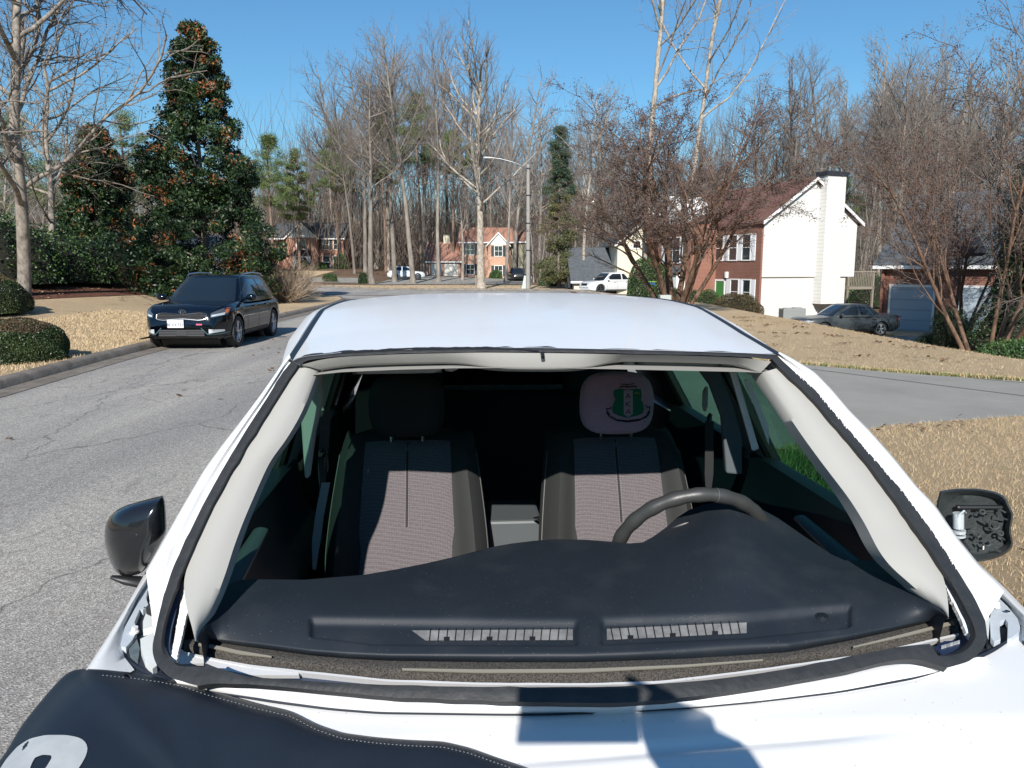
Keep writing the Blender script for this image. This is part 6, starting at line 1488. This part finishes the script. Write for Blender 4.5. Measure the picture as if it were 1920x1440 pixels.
def put(i, px, Y, s=1.0, rz=0, label=None, group='bare trees of the wood behind the houses', lean=None):
    if not used[i]: o = protos[i]; used[i] = True
    else: o = copy_tree(protos[i])
    place(o, px, Y, s, rz, label or 'tall bare grey tree in the dense wood behind the houses', group)
    if lean: o.rotation_euler = (lean[0], lean[1], rz)
    return o
# trees one can tell apart
put(1, 700, 78, (.9,.9,sc_for(1,700,78,120)), 0.0, 'leaning bare tree left of the far white hatchback', None, (0, R(-4)))
put(0, 742, 84, (.95,.95,sc_for(0,742,84,60)), 2.0, 'straight bare tree directly left of the hatchback', None)
put(3, 776, 80, (.85,.85,sc_for(3,776,80,55)), .0, 'bare tree with crooked trunk rising in front of the hatchback', None, (0, R(-3)))
put(2, 824, 86, (1.,1.,sc_for(2,824,86,45)), 1.4, 'slim bare tree in front of the orange house garage doors', None)
put(2, 948, 88, (.85,.85,sc_for(2,948,88,165)), 3.4, 'short bare tree at the right corner of the orange house', None)
put(4, 868, 92, (.7,.7,sc_for(4,868,92,270)), 3.4, 'small bare tree between garage doors and main front of the orange house', None)
put(5, 668, 100, (.9,.9,sc_for(5,660,100,115)), 3.4, 'bare tree standing right of the far brick house', None)
# big spreading sycamore with pale trunk in the middle
SYC = [lvl(n=14, wig=.03, up=.05, bin=0, taper=.35), lvl(n=7, wig=.10, up=.07, num=22, t0=.36, ang=(30, 58), len=(.26, .42), dec=.45, rr=.33, bin=0), lvl(n=5, wig=.12, up=.07, num=9, t0=.2, ang=(25, 50), len=(.35, .5), ref=6, bin=1), lvl(n=3, wig=.13, up=.06, num=7, t0=.15, ang=(22, 50), len=(.4, .6), ref=2.6), lvl(n=2, wig=.14, up=.05, num=5, t0=.1, ang=(20, 50), len=(.4, .7), ref=1.2, rmin=.008)]
t1, _ = bare_tree('sycamore', 12, 20, .34, SYC, M_bkp, M_tw); PT.append(top_z(t1)); place(t1, 903, 61, (.95, .95, sc_for(6, 903, 61, 58)), 2.0, 'large sycamore with a pale trunk left of the street lamp')
# two pale barked trees reaching past the top of the frame
PAL = [lvl(n=14, wig=.05, up=.04, bin=0, taper=.45), lvl(n=9, wig=.13, up=.05, num=12, t0=.42, ang=(35, 65), len=(.26, .46), dec=.3, rr=.40, bin=0), lvl(n=6, wig=.17, up=.03, num=7, t0=.2, ang=(28, 60), len=(.3, .45), ref=7), lvl(n=4, wig=.2, up=.0, num=6, t0=.15, ang=(25, 60), len=(.35, .55), ref=2.6), lvl(n=2, wig=.2, up=-.02, num=4, t0=.1, ang=(20, 60), len=(.4, .7), ref=1.1, rmin=.010)]
t2, _ = bare_tree('pale_bark_tree', 21, 30, .26, PAL, M_bkp, M_twp); place(t2, 1204, 58, (.9,.9,1.0), 0, 'pale barked tree with crooked limbs rising above the cream house'); t2.rotation_euler.y = R(-1)
t3, _ = bare_tree('pale_bark_tree', 26, 31, .25, PAL, M_bkp, M_twp); place(t3, 1272, 60, (.8,.8,1.0), 0, 'pale barked tree leaning right above the crape myrtle'); t3.rotation_euler.y = R(9)
t4, _ = bare_tree('pale_bark_tree', 33, 22, .20, WOOD[0], M_bkp, M_tw); PT.append(top_z(t4)); place(t4, 1092, 63, (.75,.75,sc_for(7,1092,63,165)), 2.6, 'tree with slim pale trunk just right of the dark cedar')
# left foreground sycamore with seed balls and pale limbs
def balls(rg, S, root, n=700, r=.028):
    A, B, ra, rb = S[1].arrays(); i = rg.choice(len(B), n); P = B[i] - np.array([0, 0, .09]); oct_ = np.array([[1,0,0],[-1,0,0],[0,1,0],[0,-1,0],[0,0,1],[0,0,-1]]) * r
    V = (P[:, None] + oct_[None]).reshape(-1, 3); f = np.array([[0,2,4],[2,1,4],[1,3,4],[3,0,4],[2,0,5],[1,2,5],[3,1,5],[0,3,5]]); Fq = (np.arange(n)[:, None, None] * 6 + f[None]).reshape(-1, 3)
    tag(np_mesh('seed_balls', V, Fq, mat('seed ball', (.05,.035,.028), .9), root), kind='stuff')
LFT = [lvl(n=10, wig=.07, up=.03, bin=0, taper=.4), lvl(n=10, wig=.13, up=.05, num=15, t0=.28, ang=(38, 70), len=(.5, .78), dec=.5, rr=.40, bin=0), lvl(n=6, wig=.16, up=.02, num=11, t0=.12, ang=(28, 60), len=(.32, .5), ref=4.5, bin=1), lvl(n=4, wig=.18, up=-.01, num=9, t0=.1, ang=(25, 60), len=(.38, .6), ref=1.9, rmin=.006), lvl(n=3, wig=.2, up=-.03, num=6, t0=.1, ang=(20, 65), len=(.4, .7), ref=.9, rmin=.0045)]
M_bks = bark('grey mottled bark', (.12,.10,.085), (.34,.30,.25), 6, 0, (1,1,.6)); M_tws = bark('grey limb', (.13,.11,.095), (.27,.235,.20), 3)
t5, _ = bare_tree('sycamore', 47, 11.5, .22, LFT, M_bks, M_tws, extra=balls); place(t5, 48, 26, 1.0, 1.2, 'big left foreground sycamore hung with dark seed balls')
t6, _ = bare_tree('sycamore', 51, 9, .14, LFT, M_bks, M_tws, extra=lambda rg, S, root: balls(rg, S, root, 200)); place(t6, 105, 30, 1.0, 2.5, 'smaller pale limbed sycamore among the dark shrubs at left')
# crape myrtles
def seeds(rg, S, root, n=14000, zmin=2.3):
    A, B, ra, rb = S[1].arrays(); ok = np.where((rb < .012) & (B[:, 2] > zmin))[0]; i = rg.choice(ok, n); V = []; m_ = 4
    P = B[i][:, None] + rg.normal(0, .055, (n, m_, 3)); P = P.reshape(-1, 3); k = len(P); u = rg.normal(0, 1, (k, 3)); u /= np.linalg.norm(u, axis=1, keepdims=True); w = np.cross(u, rg.normal(0, 1, (k, 3))); w /= np.linalg.norm(w, axis=1, keepdims=True); s_ = rg.uniform(.012, .028, (k, 1))
    V = np.stack([P - u * s_, P - w * s_ * .6, P + u * s_, P + w * s_ * .6], 1).reshape(-1, 3); tag(np_mesh('seed_clusters', V, np.arange(4 * k).reshape(k, 4), M_seed, root), kind='stuff')
CRP = [lvl(n=9, wig=.06, up=-.01, bin=0, taper=.22), lvl(n=6, wig=.12, up=.03, num=10, t0=.30, ang=(20, 46), len=(.34, .55), dec=.4, rr=.36, bin=0), lvl(n=5, wig=.14, up=.01, num=8, t0=.2, ang=(22, 50), len=(.4, .6), ref=2.4, bin=1), lvl(n=4, wig=.16, up=.0, num=9, t0=.12, ang=(22, 55), len=(.42, .65), ref=1.2, rmin=.0075), lvl(n=2, wig=.17, up=.0, num=7, t0=.1, ang=(20, 55), len=(.45, .75), ref=.8, rmin=.006)]
c1, _ = bare_tree('crape_myrtle', 60, 6.0, .10, CRP, M_bkr, M_twr, 9, (8, 40), seeds); place(c1, 1262, 26.5, (1.4,1.2,1.02), .4, 'multi stemmed crape myrtle with cinnamon bark before the white gabled house')
c2, _ = bare_tree('crape_myrtle', 64, 7.4, .085, CRP, M_bkr, M_twr, 6, (8, 34), lambda rg, S, root: seeds(rg, S, root, 7000)); place(c2, 1858, 20.5, (1.0,1.0,1.15), 2.4, 'crape myrtle with tangled brown crown at the right edge by the garage')
c3, _ = bare_tree('crape_myrtle', 68, 7.0, .09, CRP, M_bkr, M_twr, 5, (8, 22), seeds); place(c3, 1800, 31, 1.05, 1.1, 'crape myrtle standing behind the clipped dark shrub, in front of the garage house')
rg = np.random.default_rng(77)
# the wood: individuals in rows
row = []
for px, Y, s in [(590,96,.80),(628,108,.92),(655,116,.9),(690,104,1.0),(712,120,1.1),(735,112,1.12),(800,104,1.08),(842,116,1.1),(880,108,1.0),(925,116,.95),(960,104,.8),(985,110,.78),(1010,98,.72),(1050,104,.74),(1075,92,.66),(1112,100,.72),(1135,88,.62),(1160,98,.74),(1225,90,.7),(1280,92,.72),(1320,84,.66),(1350,95,.78),(1385,86,.74),(1420,92,.82),(1455,84,.80),(1478,90,.9),(1510,82,.72),(1545,84,.78),(1572,90,.76),(1605,80,.78),(1640,84,.92),(1672,76,.9),(1700,82,1.0),(1735,78,1.0),(1765,84,1.02),(1800,76,.98),(1835,82,1.0),(1868,72,.95),(1900,80,1.05),(1935,74,1.0),(560,110,.66),(530,118,.6),(1960,66,.9),(20,62,.52),(90,70,.55),(160,64,.5),(230,74,.55),(-30,56,.5)]:
    row.append((px, Y, s))
for _ in range(66):
    px = rg.uniform(430, 1990); Y = rg.uniform(112, 165); s = rg.uniform(.75, 1.0) * np.interp(px, [430, 600, 900, 1100, 1300, 1990], [.62, .85, .95, .75, .85, 1.0]); row.append((px, Y, s))
for i, (px, Y, s) in enumerate(row):
    if 400 < px < 670: Y = max(Y, 127 + (i % 5) * 4)
    j = int(rg.integers(0, 6)); s = sc_for(j, px, Y, interp(SKY, px) + (rg.uniform(0, 45) if i < 47 else rg.uniform(30, 150))); w = s * rg.uniform(.85, 1.15) if s > .6 else s * 1.15
    put(j, px + rg.uniform(-4, 4), Y, (w, w, s), rg.uniform(0, 6.28), lean=(R(rg.normal(0, 1.8)), R(rg.normal(0, 1.8))))
# thin understorey saplings
SAP = [lvl(n=9, wig=.06, up=.06, bin=0, taper=.25), lvl(n=5, wig=.11, up=.06, num=16, t0=.12, ang=(25, 60), len=(.25, .45), dec=.5, rr=.45, bin=1), lvl(n=3, wig=.14, up=.04, num=7, t0=.15, ang=(22, 50), len=(.35, .55), ref=2.6), lvl(n=2, wig=.15, up=.03, num=6, t0=.1, ang=(22, 55), len=(.4, .65), ref=1.2, rmin=.009)]
sap = [bare_tree('sapling', 80 + i, 9, .07, SAP, M_bk, M_tw)[0] for i in range(3)]; su = [0, 0, 0]
for i in range(190):
    k_ = i % 3; o = sap[k_] if not su[k_] else copy_tree(sap[k_]); su[k_] = 1
    px = rg.uniform(560, 1990); Y = rg.uniform(74, 125) if px < 1120 else rg.uniform(64, 110)
    if px < 980 and Y < 124: Y = rg.uniform(122, 136)
    s = rg.uniform(.6, 1.15); place(o, px, Y, s, rg.uniform(0, 6.28), 'thin brown sapling in the undergrowth of the wood', 'saplings in the undergrowth of the wood')
# distant mass of the wood
S = Segs()
for _ in range(60000):
    a = rg.uniform(-.75, .85); Y = rg.uniform(105, 210); x = math.tan(a) * Y * .98; z = gz(x, Y) if _ % 4 == 0 else z0_; z0_ = z
    h = rg.uniform(2, 7.5); b_ = rg.uniform(0, 9) * rg.uniform(.3, 1); dx, dy = rg.normal(0, .32, 2) * h; S.add((x, Y, z + b_), (x + dx, Y + dy, z + b_ + h), rg.uniform(.015, .05), .01)
o = tubes('woodland_undergrowth', S, 3, bark('woodland haze of twigs', (.13,.10,.08), (.25,.20,.165), .3)); o['kind'] = 'stuff'
S = Segs()
for _ in range(1500):
    a = rg.uniform(-.75, .9); Y = rg.uniform(120, 230); x = math.tan(a) * Y; z = gz(x, Y); h = rg.uniform(9, 15); S.add((x, Y, z - .5), (x + rg.normal(0, .4), Y, z + h), rg.uniform(.12, .25), .06)
o = tubes('distant_trunks', S, 6, M_bk); o['kind'] = 'stuff'

# ------------------------------------------------------------------ leafy crowns
def leaf_cloud(name, P, size, mats, mi, parent, rg, aspect=.45, droop=0.0):
    k = len(P); u = rg.normal(0, 1, (k, 3)); u[:, 2] -= droop; u /= np.linalg.norm(u, axis=1, keepdims=True); w = np.cross(u, rg.normal(0, 1, (k, 3))); w /= np.linalg.norm(w, axis=1, keepdims=True); s_ = rg.uniform(.6, 1.2, (k, 1)) * size
    V = np.stack([P - u * s_, P - w * s_ * aspect, P + u * s_, P + w * s_ * aspect], 1).reshape(-1, 3); return np_mesh(name, V, np.arange(4 * k).reshape(k, 4), mats, parent, mi=mi)
def clumps(rg, C, rad, n, squash=.8):
    i = np.repeat(np.arange(len(C)), n); v = rg.normal(0, 1, (len(i), 3)); v /= np.linalg.norm(v, axis=1, keepdims=True); v *= (rg.uniform(0, 1, (len(i), 1)) ** .4) * np.asarray(rad)[i][:, None]; v[:, 2] *= squash
    return C[i] + v, i
def conic_centres(rg, n, H, prof, z0, shell=.45):
    z = z0 + (H - z0) * rg.uniform(0, 1, n) ** 1.25; r = np.array([prof((q - z0) / (H - z0)) for q in z]) * (shell + (1 - shell) * rg.uniform(0, 1, n) ** .6); a = rg.uniform(0, 2 * np.pi, n)
    return np.c_[np.cos(a) * r, np.sin(a) * r, z]
def leafmat(name, c1, c2, rough=.4, sc=.8):
    m, nt, b, tc, N, noise, ramp, mix, bump = node_mat(name, rough, .5)
    c = ramp(noise(sc, 4, .6), [(.35, c1), (.65, c2)]); g = N('ShaderNodeNewGeometry'); nt.links.new(c, b.inputs['Base Color']); return m
M_mag = leafmat('magnolia leaf', (.008,.025,.009), (.024,.056,.015), .5); M_mago = leafmat('olive magnolia leaf', (.05,.085,.02), (.09,.12,.03), .5); M_rust = leafmat('rust leaf underside', (.20,.065,.022), (.36,.13,.045), .7)
def magnolia(seed, H, w, label, px, Y, rust=.16, sc=1):
    rg = np.random.default_rng(seed); root = empty('magnolia'); prof = lambda t: w * (1 - t) ** .74 * (.88 + .16 * math.sin(t * 17 + seed)) + .25
    n = int(900 * sc); C = conic_centres(rg, n, H, prof, .25, .3); rad = rg.uniform(.26, .55, n) * (1 - .35 * C[:, 2] / H)
    P, i = clumps(rg, C, rad, 110); hue = rg.uniform(0, 1, n); mi = np.zeros(len(P), int); mi[rg.uniform(0, 1, len(P)) < .12] = 1
    up = P[:, 2] > C[i, 2] + .05; rr = (hue[i] < rust * (1 + .8 * (C[i, 2] > H * .62))) & (rg.uniform(0, 1, len(P)) < .42); mi[rr] = 2
    leaf_cloud('crown', P, .085, [M_mag, M_mago, M_rust], mi, root, rg, .42)
    S = [Segs(), Segs()]; grow(rg, S, (0, 0, -.2), (0, 0, 1), H * .93, .16, 0, [lvl(n=12, wig=.02, up=.1, bin=0, taper=.15), lvl(n=4, wig=.1, up=.08, num=34, t0=.08, ang=(50, 80), len=(.14, .24), dec=.6, rr=.4, bin=0)]); tubes('trunk', S[0], 6, M_bk, root)
    place(root, px, Y, 1, 0, label)
magnolia(5, 11.0, 3.4, 'tall dark magnolia with rust backed leaves standing behind the blue crossover', 392, 33)
magnolia(9, 6.9, 2.6, 'lower olive and rust magnolia left of the tall dark one', 205, 37, .16, .7)
M_pin = leafmat('pine needle', (.045,.08,.02), (.11,.15,.045), .6); M_pinl = leafmat('light pine needle', (.10,.15,.045), (.19,.22,.08), .6); M_ced = leafmat('cedar foliage', (.02,.05,.03), (.05,.09,.05), .6); M_cedo = leafmat('olive cedar foliage', (.07,.075,.025), (.13,.12,.045), .6)
def pine(seed, H, c0, w, px, Y, label, group=None, mats=(0, 1), n=70, name='pine_tree'):
    rg = np.random.default_rng(seed); root = empty(name); C = conic_centres(rg, n, H, lambda t: w * (math.sin(min(1, .15 + t) * math.pi) ** .6 + .1), c0, .2); P, i = clumps(rg, C, rg.uniform(.5, 1.1, n) * w / 3, 260, .55)
    mi = (rg.uniform(0, 1, len(P)) < .35).astype(int); leaf_cloud('crown', P, .17, [M_pin, M_pinl], mi, root, rg, .16)
    S = [Segs(), Segs()]; grow(rg, S, (0, 0, -.3), (0, 0, 1), H * .95, .22, 0, [lvl(n=12, wig=.015, up=.1, bin=0, taper=.3), lvl(n=4, wig=.1, up=.04, num=26, t0=.5, ang=(50, 85), len=(.10, .18), dec=.4, rr=.35, bin=0)]); tubes('trunk', S[0], 6, bark('pine bark', (.12,.08,.06), (.24,.17,.13)) if 'pb' not in MATS else MATS['pb'], root)
    return place(root, px, Y, 1, 0, label, group)
MATS['pb'] = bark('pine bark', (.12,.08,.06), (.24,.17,.13))
pine(1, 22, 14, 3.4, 790, 98, 'green pine crown left of the big sycamore'); pine(2, 19, 13.5, 2.6, 852, 106, 'small pine crown beside the sycamore trunk'); pine(3, 21, 12, 2.6, 726, 108, 'pine behind the straight bare trees', None)
pine(4, 17, 8, 3.2, 520, 100, 'pine with broad crown above the far brick house'); pine(5, 16, 7, 2.6, 566, 108, 'narrow pine right of the broad crowned one'); pine(6, 19, 11, 3.0, 640, 112, 'pine half hidden by bare branches, left of the leaning trunk')
pine(7, 15, 7, 4.2, 60, 72, 'pine far behind the left sycamore'); pine(8, 16, 8, 3.2, 262, 76, 'pine showing between the two magnolias')
pine(9, 13, 4, 4.0, 1560, 96, 'low green pine behind the chimney of the white gable')
def cedar(px, Y, label):
    rg = np.random.default_rng(14); root = empty('cedar'); H = 12.6; n = 260; C = conic_centres(rg, n, H, lambda t: 1.75 * (1 - t) ** .55 * (.75 + .35 * math.sin(t * 23)) + .15, .6, .3); P, i = clumps(rg, C, rg.uniform(.3, .65, n), 120, .6)
    low = C[i, 2] < H * .58; mi = np.where(low, 1, 0); mi[rg.uniform(0, 1, len(P)) < .2] ^= 1; leaf_cloud('crown', P, .13, [M_ced, M_cedo], mi, root, rg, .2)
    S = Segs(); S.add((0, 0, -.2), (0, 0, H * .9), .16, .03); tubes('trunk', S, 8, M_bk, root); place(root, px, Y, (1, 1, 1), 0, label)
cedar(1047, 64, 'dark green cedar with olive skirt right of the street lamp')
magnolia(23, 12.5, 3.6, 'evergreen magnolia added outside the right picture edge to shade the garage', 2110, 23.0, .1)  # tree added off to the right so the garage doors fall in shade
# shrubs
M_hedge = leafmat('boxwood leaf', (.016,.034,.011), (.05,.075,.022), .45, 2); M_hedgeb = leafmat('winter bronzed leaf', (.07,.045,.022), (.12,.07,.035), .6, 2); M_lau = leafmat('laurel leaf', (.03,.075,.018), (.09,.16,.035), .5, 1.2); M_ivy = leafmat('ivy leaf', (.02,.055,.015), (.06,.11,.03), .5, 1.5)
def shrub(name, label, px, Y, rx, ry, h, mats, seed, n=16000, leaf=.022, boxy=2.6, group=None, probs=None, cat='shrub', core=True, x=None, bron=None, fuzz=.045, z0=0.0, sink=0):
    rg = np.random.default_rng(seed); x = (px - 960) / F * Y if x is None else x; root = tag(empty(name, (x, Y, gz(x, Y) + (.12 if x < -7.6 and Y < 46 else 0) + z0)), label, cat, group)
    v = rg.normal(0, 1, (n, 3)); v[:, 2] = np.abs(v[:, 2]); v /= (np.sum(np.abs(v) ** boxy, 1, keepdims=True) ** (1 / boxy))
    th = np.arctan2(v[:, 1], v[:, 0]); lump = 1 + .04 * np.sin(th * 5 + seed) + .035 * np.sin(th * 3 + v[:, 2] * 7 + seed * 2) + .03 * np.sin(v[:, 2] * 11 + th * 8)
    q = v * lump[:, None] * (1 - np.abs(rg.normal(0, fuzz, (n, 1)))); P = q * np.array([rx, ry, h]); P[:, 2] = np.maximum(P[:, 2], 0.02)
    mi = rg.choice(len(mats), n, p=probs) if len(mats) > 1 else None
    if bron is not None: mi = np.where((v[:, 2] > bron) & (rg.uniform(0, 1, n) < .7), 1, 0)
    leaf_cloud('foliage', P, leaf, mats, mi, root, rg, .55)
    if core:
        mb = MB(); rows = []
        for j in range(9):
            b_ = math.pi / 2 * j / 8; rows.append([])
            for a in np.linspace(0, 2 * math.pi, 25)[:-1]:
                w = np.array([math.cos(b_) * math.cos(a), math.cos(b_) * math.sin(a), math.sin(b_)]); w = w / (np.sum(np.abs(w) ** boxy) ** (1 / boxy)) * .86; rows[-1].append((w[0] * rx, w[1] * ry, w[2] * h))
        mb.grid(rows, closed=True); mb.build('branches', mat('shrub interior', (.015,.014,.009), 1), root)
    return root
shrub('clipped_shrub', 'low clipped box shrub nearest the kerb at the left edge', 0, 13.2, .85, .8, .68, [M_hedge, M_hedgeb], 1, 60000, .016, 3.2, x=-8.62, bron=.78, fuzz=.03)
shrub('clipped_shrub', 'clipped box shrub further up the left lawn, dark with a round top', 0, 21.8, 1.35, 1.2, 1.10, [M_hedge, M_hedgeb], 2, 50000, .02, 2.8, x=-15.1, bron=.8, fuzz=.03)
def twigball(label, px, Y, r, h, seed, n=420):
    rg = np.random.default_rng(seed); S = Segs(); x = (px - 960) / F * Y; root = tag(empty('twiggy_shrub', (x, Y, gz(x, Y) + .12)), label, 'shrub')
    for _ in range(n):
        a = rg.uniform(0, 6.28); sp = rg.uniform(0, 1) ** .6 * R(78); d = np.array([math.sin(sp) * math.cos(a), math.sin(sp) * math.sin(a), math.cos(sp)]); p = np.array([rg.normal(0, .12), rg.normal(0, .12), 0]); L = rg.uniform(.75, 1.0) * (r * math.sin(sp) + h * math.cos(sp)); m_ = 5; rr = .011
        for k in range(m_):
            d = d + rg.normal(0, .10, 3) + np.array([0, 0, .03]); d /= np.linalg.norm(d); q = p + d * L / m_; S.add(p, q, rr, rr * .8); rr *= .85
            if k > 1:
                for _k in range(2): e = rotv(d, R(rg.uniform(15, 45)), rg.uniform(0, 6.28)); S.add(q, q + e * L * rg.uniform(.12, .25), rr * .8, .003)
            p = q
    tubes('stems', S, 3, bark('tan stems', (.20,.145,.10), (.42,.33,.24), 2), root)
twigball('bare tan twiggy shrub just right of the blue crossover', 541, 34.5, 1.22, 1.5, 3)
twigball('small bare twiggy shrub on the straw bed left of the crossover', 262, 32, .8, 1.0, 4, 200)
for i, (px, Y, rx, h, lab) in enumerate(((20,28,2.0,2.5,'broad laurel mass at the far left edge'),(95,30,1.9,2.1,'laurel in front of the small sycamore'),(150,31,1.7,1.9,'laurel left of the small magnolia'),(215,34,1.9,1.9,'dark laurel below the small magnolia'),(-60,27,2.4,3.0,'laurel cut by the left picture edge'),(300,36,1.7,1.6,'low laurel at the foot of the tall magnolia'))):
    shrub('laurel', lab, px, Y, rx, 1.4, h, [M_lau, M_mag], 30 + i, 9000, .055, 2.2, probs=[.45, .55] if i < 3 else [.15, .85], fuzz=.26, sink=0)
shrub('clipped_hedge', 'tall rounded green hedge between white sport utility car and crape myrtle', 1212, 52, 1.3, 1.2, 2.6, [M_lau, M_hedge], 40, 14000, .045, 3, probs=[.5,.5])
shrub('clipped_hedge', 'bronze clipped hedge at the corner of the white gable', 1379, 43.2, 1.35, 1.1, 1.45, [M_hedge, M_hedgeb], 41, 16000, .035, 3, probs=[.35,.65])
for i, (px, Y, rx, h, lab) in enumerate(((1300,45.5,.9,1.1,'loose green shrub below the sunlit brick bay'),(1325,44.5,.8,1.3,'holly shrub left of the green door'),(1262,49,.9,1.0,'low shrub left of the brick bay'),(1345,47,.5,.7,'narrow shrub by the green door'))):
    shrub('garden_shrub', lab, px, Y, rx, .8, h, [M_ivy, M_lau, M_hedgeb], 50 + i, 7000, .04, 2.2, probs=[.5,.25,.25], fuzz=.15)
shrub('clipped_shrub', 'dark upright shrub before the garage house window', 1782, 24.5, .52, .5, 1.75, [M_hedge, M_mag], 60, 12000, .022, 4)
shrub('clipped_shrub', 'dark low shrub left of the upright one', 1745, 25.2, .6, .5, .95, [M_hedge, M_mag], 61, 9000, .022, 2.4, fuzz=.1)
shrub('clipped_shrub', 'dark wide shrub right of the upright one', 1826, 25.6, .75, .6, 1.0, [M_hedge, M_mag], 62, 9000, .022, 2.4, fuzz=.1)
shrub('ivy_bank', 'glossy ivy bank at the right edge under the crape myrtle', 1905, 17.2, .9, .9, .75, [M_ivy, M_lau], 63, 14000, .03, 2, fuzz=.2)
shrub('ivy_bank', 'ivy climbing the bank behind the right crape myrtle', 1905, 21.5, 1.5, 1.0, 2.6, [M_ivy, M_hedge], 64, 16000, .035, 2, fuzz=.25)
shrub('ivy_bank', 'ivy mass overhead at the right edge', 1935, 24.5, 1.5, 1.0, 7.4, [M_ivy, M_hedge], 65, 15000, .04, 2.2, fuzz=.3)
shrub('hedge_block', 'small clipped hedge block on the far left house lawn', 622, 84, .75, .5, .85, [M_hedge, M_lau], 66, 3000, .05, 4)
shrub('hedge_block', 'small dark conifer shrub beside the leaning trunk', 683, 80, .45, .45, 1.1, [M_hedge, M_mag], 67, 3000, .05, 3)
for i, (px, Y, rx, h, lab) in enumerate(((572,111,1.1,1.3,'shrub under the bay window of the far brick house'),(605,111.5,1.0,1.0,'shrub below the right windows of the far brick house'),(643,112,1.1,2.2,'round shrub at the right corner of the far brick house'),(1030,70,1.0,1.5,'dark shrub at the foot of the cedar'),(930,101,.9,1.1,'shrub below the orange house bay'),(1650,56,2.6,2.4,'green undergrowth between deck and garage house'),(1620,62,2.2,2.0,'undergrowth behind the wooden deck'))):
    shrub('garden_shrub', lab, px, Y, rx, rx * .8, h, [M_ivy, M_lau], 70 + i, 5000, .06, 2.2, fuzz=.2)
# strap leaved clumps in the mulch bed beside the near car
M_lir = [mat('liriope leaf', (.06,.13,.025), .5), mat('light liriope leaf', (.15,.24,.06), .5)]
for i, (x, y) in enumerate(((2.0,5.2),(2.35,5.6),(2.2,4.9),(2.42,5.15),(2.1,5.9),(2.3,6.1),(1.95,4.8),(2.0,5.6))):
    rg = np.random.default_rng(90 + i); n = 260; mb = MB(); root = tag(empty('liriope', (x, y, .05)), 'arching green strap leaf clump in the mulch seen through the driver side window', 'plant', 'strap leaf clumps in the mulch bed')
    for _ in range(n):
        a = rg.uniform(0, 6.28); L = rg.uniform(.18, .36); w = .004; s0 = rg.uniform(.15, .9); p = np.array([rg.normal(0, .04), rg.normal(0, .04), 0]); d = np.array([math.cos(a), math.sin(a)]); side = np.array([-d[1], d[0], 0]) * w; row_ = []
        for t in (0, .35, .7, 1): c = p + np.array([d[0] * L * s0 * t, d[1] * L * s0 * t, L * (t - .55 * s0 * t * t)]); row_.append((c, w * (1 - t * .9)))
        mb.grid([[tuple(c - side * k / w) for c, k in row_], [tuple(c + side * k / w) for c, k in row_]], int(rg.integers(0, 2)))
    mb.build('leaves', M_lir, root)

for k_, (x, y, s_) in enumerate(((-30,-46,1.3),(-19,-52,1.5),(-9,-44,1.2),(2,-55,1.6),(12,-46,1.3),(22,-52,1.5),(33,-44,1.3),(-42,-50,1.5))):  # unseen trees added to block bright sky from reflections in the car paint
    src = [o for o in scene.objects if o.name.startswith('magnolia') and o.type == 'EMPTY'][0]; c = copy_tree(src); c.location = (x, y, 0); c.scale = (s_, s_, s_); c.rotation_euler.z = k_
    tag(c, 'unseen evergreen tree added behind the photographer to darken car reflections', 'tree', 'added evergreen trees behind the photographer')
